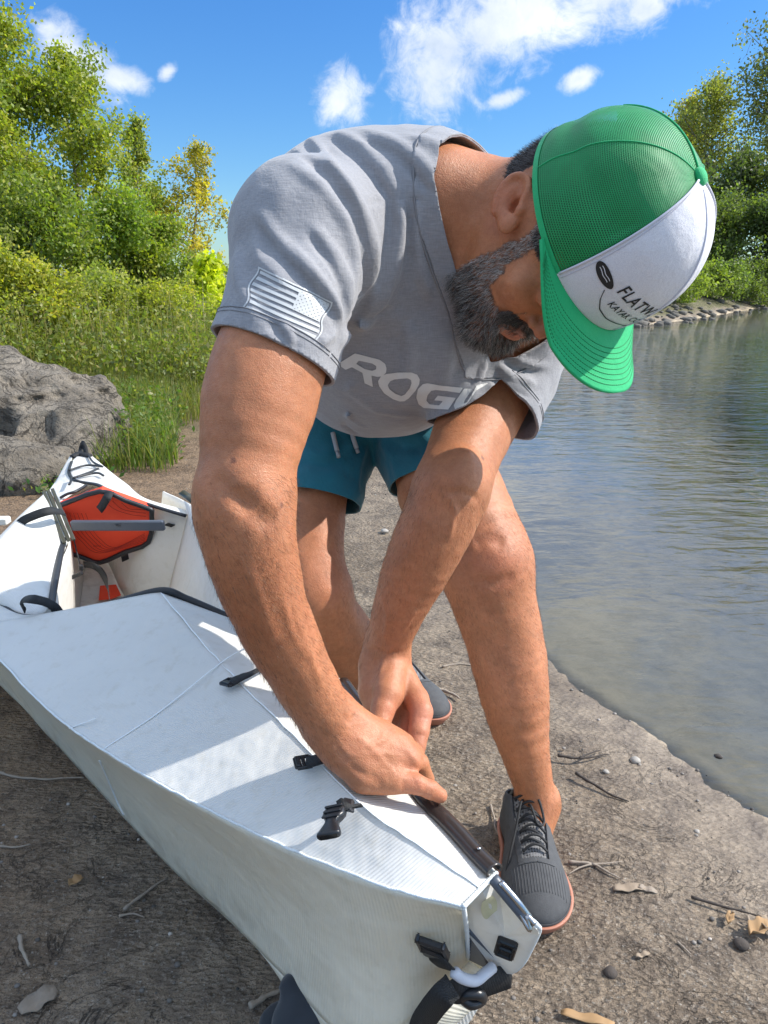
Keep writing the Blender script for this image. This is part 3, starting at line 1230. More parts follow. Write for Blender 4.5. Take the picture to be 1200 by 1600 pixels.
def rock_verts(r, seed, flat=.6, sub=2):
    bmr = bmesh.new()
    bmesh.ops.create_icosphere(bmr, subdivisions=sub, radius=1)
    v = np.array([tuple(x.co) for x in bmr.verts])
    f = np.array([[y.index for y in x.verts] for x in bmr.faces])
    bmr.free()
    v = v * (1 + .28 * fbm(v, 1.1, 2, seed)[:, None])
    v[:, 2] *= flat
    return v * r, f


proto_rocks = [rock_verts(1, 100 + k, .55, 1) for k in range(8)]
V_, F_, o_ = [], [], 0
rg = np.random.default_rng(5)
poly_far = catmull(np.array([(1.6, 15.4, 0), (3.2, 16.0, 0), (5.3, 16.6, 0), (7.0, 18.6, 0), (9, 21.4, 0), (13.4, 27.7, 0), (20, 36, 0)]), 30)
for k in range(240):
    q = poly_far[rg.integers(len(poly_far))] + np.array([rg.normal() * .35, rg.normal() * .35, 0]) + np.array([-.8, .6, 0]) * rg.uniform(-.1, .5)
    v, f = proto_rocks[k % 8]
    an = rg.random() * 6.28
    s_ = rg.uniform(.03, .13) * (.6 + rg.random())
    rm = np.array([[math.cos(an), -math.sin(an), 0], [math.sin(an), math.cos(an), 0], [0, 0, 1]])
    z = float(ground_z(np.array([q[0]]), np.array([q[1]]))[0])
    V_.append(v @ rm.T * s_ + [q[0], q[1], z + .02])
    F_.append(f + o_)
    o_ += len(v)
o_st = mesh('bank_stones', np.vstack(V_), np.vstack(F_), m_stone, smooth=False)
tag(o_st, 'grey stones heaped along the far water line', kind='stuff')

# ---- grasses and weeds
m_grass = leaf_mat('grass_blades')


def blades(name, label, x, y, height, width, cols, bend=.5, seg=4, thin=True):
    n = len(x)
    width = np.full(n, width)
    z = ground_z(x, y)
    base = np.stack([x, y, z - .01], 1)
    an = RNG.random(n) * 2 * math.pi
    dirv = np.stack([np.cos(an), np.sin(an), np.zeros(n)], 1)
    side = np.stack([-np.sin(an + .6), np.cos(an + .6), np.zeros(n)], 1)
    bd = RNG.uniform(.15, 1.0, n) * bend
    vs = []
    for k in range(seg + 1):
        t = k / seg
        p = base + np.array([0, 0, 1]) * (height * (t - bd * .35 * t ** 2.4))[:, None] + dirv * (height * bd * .75 * t ** 2.0)[:, None]
        w_ = (width * (1 - t ** 1.6) * (.6 + .4 * min(1, t * 5)) + .0003)[:, None] / 2
        vs += [p - side * w_, p + side * w_]
    V = np.stack(vs, 1).reshape(-1, 3)
    k = 2 * (seg + 1)
    F = np.vstack([np.arange(n)[:, None] * k + np.array([2 * i, 2 * i + 1, 2 * i + 3, 2 * i + 2]) for i in range(seg)])
    o = mesh(name, V, F, m_grass, smooth=True, cols=np.repeat(cols, k, 0))
    return tag(o, label, kind='stuff')


def gcol(n, base, var=.25, yel=.3):
    y_ = np.clip(RNG.normal(size=n) * .35 + yel, 0, 1)[:, None]
    c = np.array(base) * (1 + var * RNG.normal(size=n)[:, None])
    return np.clip(c * (1 - y_) + np.array([.30, .25, .085]) * y_, .01, .6)


def in_px(n, x0, x1, d0, d1):
    d = np.sqrt(RNG.uniform(d0 ** 2, d1 ** 2, n))
    px = RNG.uniform(x0, x1, n)
    return (px - 600) / 1200 * d, d * 1.02


# dense tall grass belt before the thicket
x, y = in_px(7000, -160, 430, 6.0, 9.0)
ok = (x < -.9) & (land_s(x, y) > .6)
x, y = x[ok], y[ok]
blades('tall_grass', 'tall green and straw coloured grass growing before the thicket', x, y, RNG.uniform(.28, .72, len(x)), .009, gcol(len(x), (.13, .17, .035), .25, .28), .8)
x, y = in_px(14000, 60, 330, 4.9, 6.9)
edge_ = (np.clip((330 - (x / y * 1.02 * 1200 + 600)) / 80, 0, 1)) * np.clip((y - 4.6) / 1.2, .15, 1)
ok = (RNG.random(len(x)) < edge_ + .05) & (x < -.9)
x, y = x[ok], y[ok]
blades('short_grass', 'short yellow green grass running out onto the sand', x, y, RNG.uniform(.10, .34, len(x)), .006, gcol(len(x), (.12, .16, .035), .25, .35), .9)
x, y = in_px(2600, 130, 265, 3.7, 5.6)
ok = (x < -1.1)
x, y = x[ok], y[ok]
blades('bank_grass', 'fresh green grass tuft beside the boulder', x, y, RNG.uniform(.10, .34, len(x)), .006, gcol(len(x), (.11, .17, .035), .25, .15), .9)
x, y = in_px(420, -50, 330, 5.8, 9.0)
blades('seed_stalks', 'thin straw coloured seed stalks sticking out of the grass', x, y, RNG.uniform(.6, 1.15, len(x)), .006, gcol(len(x), (.25, .22, .09), .1, .8), .45)
# broad-leaved weeds
def weeds(name, label, n, x0, x1, d0, d1, hh, lf, tint):
    x, y = in_px(n, x0, x1, d0, d1)
    ok = x < -.9
    x, y = x[ok], y[ok]
    z = ground_z(x, y)
    m = 26
    pts = []
    for k in range(len(x)):
        h = RNG.uniform(.4, 1) * hh
        t = RNG.random(m)
        pts.append(np.stack([x[k] + RNG.normal(size=m) * .06 * (.4 + t), y[k] + RNG.normal(size=m) * .06 * (.4 + t), z[k] + t * h], 1))
    pts = np.vstack(pts)
    o = leaves_mesh(name, pts, lf, gcol(len(pts), tint, .25, .15), None, m_leaf, .5)
    return tag(o, label, kind='stuff')


weeds('weeds', 'leafy green weeds among the grass before the thicket', 1300, -100, 350, 5.6, 9.4, .70, .048, (.16, .20, .045))
weeds('weeds', 'low leafy weeds at the foot of the boulder', 110, 165, 262, 3.9, 5.2, .30, .034, (.10, .17, .03))
weeds('weeds', 'small green weeds between the boulder and the bow', 26, 60, 120, 3.25, 3.55, .13, .032, (.07, .15, .03))

# ---- boulder
m_rock = bpy.data.materials.new('weathered_boulder')
m_rock.use_nodes = True
nb = NB(m_rock.node_tree)
b = m_rock.node_tree.nodes['Principled BSDF']
tc = nb.n('ShaderNodeTexCoord').outputs['Object']
r1_ = nb.noise(tc, 4, 6, .6, .5)
r2_ = nb.noise(tc, 26, 6, .65, .3)
c = nb.mix(nb.maprange(r1_, .35, .65), (.165, .138, .105), (.33, .285, .225))
c = nb.mix(nb.maprange(r2_, .5, .72, 0, .6), c, (.13, .115, .10))
nb.link(c, b.inputs['Base Color'])
b.inputs['Roughness'].default_value = .92
rck = nb.maprange(nb.math('ABSOLUTE', nb.math('SUBTRACT', nb.noise(tc, 5, 7, .65, 1.5), .5)), 0, .02, 1, 0)
nb.link(nb.mix(nb.math('MULTIPLY', rck, .6), c, (.06, .05, .04)), b.inputs['Base Color'])
nb.link(nb.bump(nb.math('SUBTRACT', r2_, nb.math('MULTIPLY', rck, .4)), 1.0, .05, nb.bump(nb.noise(tc, 110, 5, .7), .8, .010)), b.inputs['Normal'])


def boulder(name, label, parts, pits, seed, cat='boulder'):
    s = SDF()
    for c, r, ax in parts: s.ell(c, ax, r, .18)
    rg = np.random.default_rng(seed)
    s.noise_disp(lambda p: (fbm(p, 3.2, 4, seed) * .070 + (1 - np.abs(vnoise(p * np.array([1, 1, 2.2]), 6, seed + 3))) * .055 - .05 + (1 - np.abs(vnoise(p, 17, seed + 5))) * .018).astype(np.float32))
    v, f = s.mesh(.017, 12, slack=.14)
    ce = v.mean(0)
    for _ in range(pits):
        k = rg.integers(len(v))
        r_ = rg.uniform(.012, .030)
        d = np.linalg.norm(v - v[k], axis=1)
        v = v - (v - ce) / np.linalg.norm(v - ce, axis=1)[:, None] * (.030 * np.exp(-(d / r_) ** 2))[:, None]
    o = mesh(name, v, f, m_rock)
    recenter(o)
    return tag(o, label, cat)


A3 = ((1, .25, -.22), (-.25, 1, 0))
boulder('boulder', 'big grey weathered boulder with small dark pits at the left edge', [
    (P(-20, 640, 4.35), (.62, .42, .30), A3), (P(90, 650, 4.25), (.30, .30, .22), A3), (P(135, 668, 4.2), (.16, .22, .13), A3), (P(-90, 600, 4.4), (.45, .4, .32), A3), (P(60, 700, 4.2), (.35, .3, .13), A3)], 90, 41)
boulder('boulder', 'lower pale boulder lying in front of the big pitted one', [
    (P(-20, 735, 3.72), (.28, .25, .17), A3), (P(35, 745, 3.65), (.16, .20, .10), A3)], 14, 57)

# ---- small things on the sand
m_twig = mat_simple('dry_twig', (.30, .25, .20), .85, bump=(300, .6, .002))
m_dtwig = mat_simple('dark_twig', (.060, .048, .040), .85, bump=(300, .6, .002))
m_dryleaf = mat_simple('dry_leaf', (.34, .21, .10), .7)
m_chip = mat_simple('wood_chip', (.30, .235, .17), .8, bump=(200, .5, .002))
m_peb = mat_simple('pale_pebble', (.34, .315, .28), .7)


def GZ(px, py, lift=0.0):
    p = G(px, py, 0.0)
    for _ in range(3):
        z = float(ground_z(np.array([p[0]]), np.array([p[1]]))[0])
        p = G(px, py, z + lift)
    return p


def twig(label, pts, r, mat, forks=()):
    path = catmull([GZ(x, y, r + .003) for x, y in pts], 6)
    path = path + np.stack([vnoise(path, 40, 3), vnoise(path, 40, 5), vnoise(path, 30, 6) * .5], 1) * .0022
    mb = MB().add(tube(path, np.linspace(r, r * .45, len(path)) * (1 + .2 * np.sin(np.arange(len(path)) * 1.7)), 6))
    for fk in forks:
        fp = catmull([GZ(x, y, r + .004) for x, y in fk], 5)
        mb.add(tube(fp, np.linspace(r * .7, r * .3, len(fp)), 5))
    o = mb.build('twig', mat, None, True)
    recenter(o)
    return tag(o, label, 'twig')


twig('long thin pale twig on the dark earth left of the hull', [(0, 1207), (30, 1214), (70, 1218), (105, 1215), (132, 1216)], .0028, m_twig)
twig('grey twig in the hull\'s shadow left of the kayak', [(194, 1421), (222, 1398), (262, 1370)], .0030, m_twig)
twig('short grey twig lying crosswise near the hull\'s shadow', [(186, 1430), (206, 1428), (226, 1431)], .0020, m_twig)
twig('bent thick twig on the earth at the lower left edge', [(31, 1462), (35, 1485), (45, 1508)], .0040, m_twig)
twig('brown stick poking out beside the dark fabric bag', [(388, 1574), (415, 1558), (450, 1541)], .0048, m_twig)
twig('thin dark twig at the left edge behind the flap', [(0, 1322), (25, 1323), (46, 1320)], .0022, m_twig)
twig('dark stick on the sand right of the man\'s ankle', [(899, 1208), (924, 1223), (955, 1242), (983, 1252)], .0034, m_dtwig)
twig('dark knobbly twig above the dark stick by the shore', [(870, 1180), (895, 1184), (918, 1183), (950, 1179)], .0034, m_dtwig, [[(905, 1184), (925, 1176), (938, 1172)]])
twig('pale forked root right of the shoe', [(888, 1346), (924, 1350), (948, 1362), (970, 1372)], .0028, m_twig, [[(924, 1350), (948, 1349), (972, 1346)], [(924, 1350), (905, 1356), (888, 1366)]])
twig('thin pale root left of the shoe', [(766, 1256), (774, 1290), (784, 1320), (792, 1346)], .0022, m_twig)
twig('long dark twig near the right edge', [(1081, 1401), (1123, 1413), (1160, 1424), (1198, 1436)], .0026, m_dtwig)
twig('short orange brown twig below the right edge litter', [(1060, 1474), (1070, 1483), (1079, 1491)], .0020, m_twig)
twig('pale twig beyond the feet on the sand', [(672, 1080), (690, 1078), (710, 1086), (718, 1092)], .0050, m_twig)
twig('thin dark twig on the sand beyond the feet', [(690, 1042), (712, 1038), (735, 1039)], .0030, m_twig)
twig('curved straw at the right edge litter', [(1150, 1442), (1172, 1450), (1192, 1446)], .0020, m_chip)
twig('crooked straw crossing the litter at the right edge', [(1168, 1432), (1176, 1456), (1190, 1472)], .0022, m_chip)


def chip(label, px, py, L, W, ang, mat, name='wood_chip', cat='wood chip', curl=.2):
    c = GZ(px, py, .004)
    n = 10
    t = np.linspace(-1, 1, n)
    w_ = W * (1 - .55 * t ** 4) * (1 + .15 * np.sin(t * 7 + px))
    ca, sa = math.cos(ang), math.sin(ang)
    V = []
    for k in range(n):
        for s_ in (-1, 0, 1):
            lx, ly = t[k] * L / 2, s_ * w_[k] / 2
            V.append([c[0] + lx * ca - ly * sa, c[1] + lx * sa + ly * ca, c[2] + curl * W * (s_ ** 2) + .0015 * math.sin(k * 1.3)])
    F = [(k * 3 + s_, k * 3 + s_ + 1, (k + 1) * 3 + s_ + 1, (k + 1) * 3 + s_) for k in range(n - 1) for s_ in (0, 1)]
    o = mesh(name, V, F, mat)
    md = o.modifiers.new('thick', 'SOLIDIFY'); md.thickness = .0016
    recenter(o)
    return tag(o, label, cat)


chip('pale rectangular wood chip right of the shoe', 982, 1389, .052, .016, .1, m_chip)
chip('brown bark flake touching the pale wood chip', 1012, 1391, .030, .012, -.4, m_twig)
chip('small tan wood chip on the sand below the shoe', 1004, 1493, .024, .008, .3, m_chip)
chip('orange brown bark strip at the bottom edge', 918, 1593, .070, .014, -.25, m_dryleaf)
chip('dry tan leaf on the dark earth left of the hull', 119, 1379, .024, .018, .9, m_dryleaf, 'dry_leaf', 'leaf', .35)
chip('curled golden leaf in the litter at the right edge', 1186, 1456, .040, .026, .4, m_dryleaf, 'dry_leaf', 'leaf', .5)
chip('round tan leaf cut by the right edge', 1203, 1449, .030, .030, 1.2, m_chip, 'dry_leaf', 'leaf', .3)
chip('small brown leaf just left of the right edge litter', 1140, 1436, .026, .012, 1.0, m_dryleaf, 'dry_leaf', 'leaf', .5)
chip('flat pale dried clay flake at the lower left corner', 60, 1563, .050, .030, .8, mat_simple('pale_clay', (.27, .22, .17), .95, bump=(80, .8, .004)), 'clay_flake', 'clay', .05)


def pebble(label, px, py, r, mat, seed):
    v, f = rock_verts(r, seed, .6, 2)
    o = mesh('pebble', v + GZ(px, py, r * .3), f, mat)
    recenter(o)
    return tag(o, label, 'pebble')


pebble('white pebble on the wet sand right of the leg', 993, 1188, .0105, m_peb, 3)
pebble('small pale pebble left of the white pebble', 947, 1206, .0062, m_peb, 5)
pebble('white speck of shell near the shore right of the dark stick', 1089, 1299, .0052, m_peb, 8)
pebble('small dark pebble in the shallows at the right', 1122, 1182, .008, m_dtwig, 9)
pebble('tiny white pebble between the arms on the far sand', 601, 830, .014, m_peb, 12)
pebble('dark clod of earth in the litter at the right edge', 1158, 1474, .012, m_dtwig, 14)
pebble('dark clod below the shoe on the damp sand', 953, 1520, .010, m_dtwig, 15)
# grit and small stones, past counting
V_, F_, o_ = [], [], 0
rg = np.random.default_rng(11)
pr0 = [rock_verts(1, 60 + k, .6, 1) for k in range(6)]
gxn = rg.uniform(-1.5, 1.0, 9000)
gyn = .35 + rg.random(9000) ** 1.5 * 4.2
sg = land_s(gxn, gyn)
ok = sg > .02
gxn, gyn = gxn[ok], gyn[ok]
gzn = ground_z(gxn, gyn)
for k in range(len(gxn)):
    v, f = pr0[k % 6]
    s_ = .0011 + .0040 * rg.random() ** 5
    V_.append(v * s_ + [gxn[k], gyn[k], gzn[k] + .0006])
    F_.append(f + o_)
    o_ += len(v)
Vg = np.vstack(V_)
gc = np.repeat(np.clip(.16 + .10 * rg.normal(size=len(gxn)), .05, .45), len(pr0[0][0]))[:, None] * np.array([1, .9, .8])
m_grit = bpy.data.materials.new('grit')
m_grit.use_nodes = True
nb = NB(m_grit.node_tree)
nb.link(nb.attr('col'), m_grit.node_tree.nodes['Principled BSDF'].inputs['Base Color'])
m_grit.node_tree.nodes['Principled BSDF'].inputs['Roughness'].default_value = .85
tag(mesh('grit', Vg, np.vstack(F_), m_grit, smooth=False, cols=gc), 'fine grit and crumbs of earth on the sand', kind='stuff')
# ================================================================ kayak
def YP(px, py, Y):
    r = P(px, py, 1.0) - CAMP
    return CAMP + r * (Y / r[1])


def corr_mat(name, c1, transl, stripes=True, tint=(.95, .90, .76)):
    """corrugated plastic sheet: fine flutes across, milky and slightly translucent"""
    m = bpy.data.materials.new(name)
    m.use_nodes = True
    nb = NB(m.node_tree)
    b = m.node_tree.nodes['Principled BSDF']
    out = m.node_tree.nodes['Material Output']
    tc = nb.n('ShaderNodeTexCoord').outputs['Object']
    uvn = nb.n('ShaderNodeUVMap', uv_map='uv').outputs[0]
    sx = nb.n('ShaderNodeSeparateXYZ')
    nb.link(uvn, sx.inputs[0])
    wob = nb.noise(tc, 9, 2)
    fl = nb.math('SINE', nb.math('MULTIPLY', nb.math('ADD', sx.outputs['Y'], nb.math('MULTIPLY', wob, .004)), 2 * math.pi / .0042))
    mpn = nb.n('ShaderNodeMapping')
    mpn.inputs['Scale'].default_value = (6, 6, 6)
    nb.link(tc, mpn.inputs['Vector'])
    bl = nb.noise(tc, 5.5, 4, .6)
    sm = nb.noise(tc, 45, 5, .65)
    c = nb.mix(nb.maprange(bl, .3, .7), tuple(x * .93 for x in c1), c1)
    c = nb.mix(nb.maprange(sm, .54, .76, 0, .38), c, (.50, .46, .36))
    dsp = nb.noise(tc, 16, 6, .72, .6)
    pz = nb.n('ShaderNodeSeparateXYZ')
    nb.link(tc, pz.inputs[0])
    c = nb.mix(nb.math('MULTIPLY', nb.maprange(dsp, .50, .66, 0, .65), nb.maprange(pz.outputs['Z'], .16, .02, 0, 1)), c, (.24, .20, .155))
    c = nb.mix(nb.maprange(fl, -1, 1, 0, .10), c, tuple(min(.95, x * 1.15) for x in c1))
    scr = nb.n('ShaderNodeMapping')
    scr.inputs['Rotation'].default_value = (0, 0, R(58))
    scr.inputs['Scale'].default_value = (260, 6, 30)
    nb.link(tc, scr.inputs['Vector'])
    sc1 = nb.noise(scr.outputs[0], 1, 3, .5)
    c = nb.mix(nb.maprange(sc1, .64, .72, 0, .22), c, (.88, .90, .90))
    nb.link(c, b.inputs['Base Color'])
    nb.link(nb.maprange(sm, .3, .7, .34, .52), b.inputs['Roughness'])
    b.inputs['Specular IOR Level'].default_value = .45
    dd = nb.n('ShaderNodeBump')
    bmp = nb.bump(nb.noise(tc, 5.0, 4, .55), .8, .026)
    if stripes: bmp = nb.bump(fl, .28, .0010, bmp)
    nb.link(bmp, b.inputs['Normal'])
    tl = nb.n('ShaderNodeBsdfTranslucent')
    tl.inputs['Color'].default_value = (*tint, 1)
    mx = nb.n('ShaderNodeMixShader')
    mx.inputs[0].default_value = transl
    nb.link(b.outputs[0], mx.inputs[1])
    nb.link(tl.outputs[0], mx.inputs[2])
    nb.link(mx.outputs[0], out.inputs['Surface'])
    return m


m_hull = corr_mat('kayak_sheet', (.79, .79, .77), .22)
m_sidem = corr_mat('kayak_side_glow_tint', (.92, .89, .78), .38)  # same sheet, its through-glow and bounce light put into a warmer, paler colour
m_inner = corr_mat('kayak_inner', (.86, .85, .82), .30, False)
m_edge = mat_simple('black_trim', (.018, .020, .024), .45, bump=(200, .2, .001))
m_chan = mat_simple('brown_black_channel', (.035, .028, .026), .22, bump=(60, .1, .002))
m_olive = mat_simple('olive_channel', (.055, .052, .030), .3)
m_web = bpy.data.materials.new('webbing')
m_web.use_nodes = True
nb = NB(m_web.node_tree)
b = m_web.node_tree.nodes['Principled BSDF']
tc = nb.n('ShaderNodeTexCoord').outputs['Object']
vv = nb.voro(tc, 620, rnd=.25)
nb.link(nb.mix(nb.maprange(vv, .1, .6), (.028, .030, .034), (.007, .008, .009)), b.inputs['Base Color'])
b.inputs['Roughness'].default_value = .7
nb.link(nb.bump(vv, .7, .0012), b.inputs['Normal'])
m_red = bpy.data.materials.new('orange_seat_foam')
m_red.use_nodes = True
nb = NB(m_red.node_tree)
b = m_red.node_tree.nodes['Principled BSDF']
tc = nb.n('ShaderNodeTexCoord').outputs['Object']
nb.link(nb.mix(nb.noise(tc, 30, 3), (.85, .055, .018), (.93, .085, .028)), b.inputs['Base Color'])
b.inputs['Roughness'].default_value = .7
m_redline = mat_simple('dark_red_stitch', (.30, .012, .006), .8)
m_grey = mat_simple('slate_grey_plastic', (.075, .090, .115), .42, bump=(80, .15, .002))
m_steel = mat_simple('steel_tube', (.45, .45, .46), .25, metal=1)
m_buckle = mat_simple('buckle_plastic', (.016, .017, .020), .32, bump=(500, .25, .0006))
m_foam = mat_simple('white_end_roll', (.62, .64, .70), .5, bump=(60, .4, .004))

kayak = thing('folding_kayak', 'white corrugated folding kayak with black trim and orange seat lying on the sand', 'kayak', (-.45, 1.5, 0))
Lside = np.array([G(-160, 938, .33), G(-70, 985, .325), G(0, 1033, .32), G(45, 1081, .32), G(108, 1137, .325), G(162, 1173, .33), G(225, 1212, .335), G(337, 1272, .342), G(450, 1326, .350), G(525, 1357, .355), G(617, 1391, .360), G(724, 1418, .365)])
Rside = np.array([G(330, 930, .355), G(368, 968, .352), G(430, 1000, .355), G(545, 1072, .36), G(600, 1150, .36), G(655, 1238, .362), G(715, 1302, .364), G(776, 1364, .366)])
Ridge = np.array([G(180, 840, .40), G(250, 925, .40), G(345, 1035, .405), G(460, 1150, .40), G(556, 1249, .395), G(650, 1318, .385), G(750, 1388, .368)])


def resample(path, n):
    p = catmull(path, 12)
    d = np.concatenate([[0], np.cumsum(np.linalg.norm(np.diff(p, axis=0), axis=1))])
    t = np.linspace(0, d[-1], n)
    return np.stack([np.interp(t, d, p[:, i]) for i in range(3)], 1), t


# keep the deck ahead of the coaming: cut curves at the coaming line
NL = 70
dl, tl_ = resample(np.vstack([G(0, 945, .335) + np.array([-.02, 0, 0]), Lside[2:]]) if False else Lside[1:], NL)
coam_pts = np.array([G(-70, 912, .345), G(0, 943, .335), G(20, 960, .33), G(50, 967, .33), G(93, 965, .335), G(167, 947, .36), G(250, 924, .40), G(293, 937, .385), G(362, 967, .352)])


def lerp_grid(A, B, nu, sag=0.0, noise=0.0):
    """surface between two curves with equal counts -> verts, faces, uv in metres"""
    n = len(A)
    u = np.linspace(0, 1, nu)
    V = A[:, None] * (1 - u)[None, :, None] + B[:, None] * u[None, :, None]
    nn = np.cross(B - A, np.gradient(A, axis=0))
    nn /= np.linalg.norm(nn, axis=1)[:, None] + 1e-9
    nn *= np.sign(nn[:, 2:3] + 1e-6)
    V = V + nn[:, None] * (sag * np.sin(u * math.pi))[None, :, None]
    V = V.reshape(-1, 3)
    if noise:
        V = V + np.repeat(nn, nu, 0) * (vnoise(V, 7, 3) * noise)[:, None]
    d = np.concatenate([[0], np.cumsum(np.linalg.norm(np.diff((A + B) / 2, axis=0), axis=1))])
    w_ = np.linalg.norm(B - A, axis=1)
    UV = np.stack([(u[None, :] * w_[:, None]).ravel(), np.repeat(d, nu)], 1)
    j, i = np.meshgrid(np.arange(n - 1), np.arange(nu - 1), indexing='ij')
    a = (j * nu + i).ravel()
    F = np.stack([a, a + 1, a + nu + 1, a + nu], 1)
    nn2 = np.cross(V[F[:, 1]] - V[F[:, 0]], V[F[:, 3]] - V[F[:, 0]])
    if np.sum(nn2 * (CAMP - V[F[:, 0]])) < 0: F = F[:, ::-1].copy()
    return V, F, UV


def sheet(name, A, B, nu, mat, parent, sag=0, noise=.0, thick=.004, n=NL, off=0):
    a, _t = resample(A, n)
    b_, _t = resample(B, n)
    V, F, UV = lerp_grid(a, b_, nu, sag, noise)
    o = mesh(name, V, F, mat, parent, uv=UV)
    if thick:
        md = o.modifiers.new('thick', 'SOLIDIFY'); md.thickness = thick; md.offset = off
    return o


# deck halves start at the coaming line
deckL_A = np.vstack([coam_pts[1] + np.array([-.01, 0, 0]), Lside[2:]])
deckL_A = np.array([G(-75, 915, .345)] + [Lside[1], *Lside[2:]])
# the near-left deck: between left edge and ridge, with its rear end following the coaming
la, _ = resample(Lside[1:], 90)
rb, _ = resample(Ridge[1:], 90)
V, F, UV = lerp_grid(la, rb, 34, .0, .0016)
# clip behind the coaming
cxy, _ = resample(coam_pts, 60)


def behind(v, c=None):
    """positive where a point lies beyond (bow side of) the coaming line, in plan"""
    c = cxy
    d2 = ((v[:, None, :2] - c[None, :, :2]) ** 2).sum(2)
    k = np.clip(d2.argmin(1), 1, len(c) - 2)
    t = c[k + 1, :2] - c[k - 1, :2]
    e = v[:, :2] - c[k, :2]
    return t[:, 0] * e[:, 1] - t[:, 1] * e[:, 0]


g = behind(V)
g = g / .02
# corner patch between the coaming's left part and the first deck row
v2, f2, e2 = clip_mesh(V, F, g, extra=UV)
o_deckL = mesh('deck_panel', v2, f2, m_hull, kayak, uv=e2)
md = o_deckL.modifiers.new('thick', 'SOLIDIFY'); md.thickness = .004; md.offset = -1
pa, _ = resample(np.array([Lside[1], Lside[1] * .6 + Ridge[1] * .4, Ridge[1]]), 30)
cl_, _ = resample(coam_pts[:7], 30)
V, F, UV = lerp_grid(pa, cl_, 8, 0, 0)
o_ = mesh('deck_corner', V, F, m_hull, o_deckL, uv=UV)
md = o_.modifiers.new('thick', 'SOLIDIFY'); md.thickness = .004; md.offset = -1
ra, _ = resample(Rside[1:], 80)
rb2, _ = resample(Ridge[1:], 80)
V, F, UV = lerp_grid(rb2, ra, 20, .0, .0010)
o_deckR = mesh('deck_panel', V, F, m_hull, kayak, uv=UV)
md = o_deckR.modifiers.new('thick', 'SOLIDIFY'); md.thickness = .004; md.offset = -1

# near hull side and the narrow bottom panel under it
chine = np.array([G(-160, 985, .03), G(-40, 1040, .03), G(27, 1096, .03), G(81, 1154, .03), G(135, 1213, .032), G(202, 1285, .036), G(270, 1357, .045), G(360, 1438, .06), G(450, 1528, .08), G(545, 1618, .11), G(640, 1590, .15), G(731, 1500, .20)])
Lo = np.array([Lside[0], Lside[1], Lside[2], Lside[3], Lside[4], Lside[5], Lside[6], Lside[7], Lside[8], Lside[9], Lside[10], Lside[11]])


def pieces(A, n):
    """resample by segment, so that matching control points stay matched"""
    out = []
    e = catmull(A, n)
    return e


Av, Bv = catmull(Lo, 10), catmull(chine, 10)
V, F, UV = lerp_grid(Av, Bv, 30, .012, .0022)
o_side = mesh('side_panel', V, F, m_sidem, kayak, uv=UV)
md = o_side.modifiers.new('thick', 'SOLIDIFY'); md.thickness = .004; md.offset = 0
keel = np.array([G(-60, 985, .0) + [0.1, .1, .004], G(60, 1030, .004), G(150, 1080, .004), G(220, 1140, .004), G(280, 1220, .004), G(340, 1300, .004), G(400, 1380, .008), G(450, 1460, .015), G(520, 1660, .03), G(620, 1690, .06), G(705, 1606, .11), G(779, 1537, .155)])
V, F, UV = lerp_grid(Bv, catmull(keel, 10), 10, -.003, 0)
o_bot = mesh('bottom_panel', V, F, m_sidem, kayak, uv=UV)
md = o_bot.modifiers.new('thick', 'SOLIDIFY'); md.thickness = .004; md.offset = 0
# far hull side (from the right deck edge down), running past the deck end as the open end plate
Rfull = np.array([G(298, 790, .36), G(330, 860, .355), G(350, 930, .352), G(368, 968, .352), G(545, 1072, .36), G(655, 1238, .362), G(776, 1366, .362)])
Rdown = Rfull + np.array([[-.09, -.03, -.30]] * 5 + [[-.04, .03, -.26], [.01, .06, -.21]])
V, F, UV = lerp_grid(catmull(Rfull, 10), catmull(Rdown, 10), 20, 0, 0)
o_far = mesh('side_panel', V, F, m_hull, kayak, uv=UV)
md = o_far.modifiers.new('thick', 'SOLIDIFY'); md.thickness = .004; md.offset = 0
V, F, UV = lerp_grid(catmull(Rdown, 10), catmull(keel[[1, 2, 3, 4, 7, 9, 11]], 10), 8, 0, 0)
o_ = mesh('bottom_panel', V, F, m_hull, kayak, uv=UV)
# creases pressed in the deck: pale folded lines
m_crease = mat_simple('crease_white', (.84, .88, .90), .5)
for pts in (Ridge[1:], [G(162, 1171, .331), G(250, 1112, .366), G(345, 1036, .406), G(400, 1004, .38), G(425, 990, .356)], [G(108, 1139, .325), G(150, 1122, .345)]):
    path = catmull(np.array(pts) + [0, 0, .0006], 14)
    path = path + (vnoise(path, 60, 2) * .0008)[:, None]
    mesh('crease', *tube(path, .0012, 6, .5), m_crease, o_deckL)
seamp = catmull(np.array([G(155, 1178, .325) + [0, -.002, 0], G(178, 1242, .20), G(200, 1283, .045)]) + [0, -.004, 0], 10)
bvk = bvh_of(np.asarray([tuple(v.co) for v in o_side.data.vertices]), np.array([tuple(p.vertices) for p in o_side.data.polygons]))
sp = cast(bvk, [158, 168, 178, 188, 196], [1186, 1208, 1232, 1256, 1272], .003)
if not np.isnan(sp).any(): mesh('crease', *tube(catmull(sp, 6), .0017, 6, .5), m_crease, o_side)
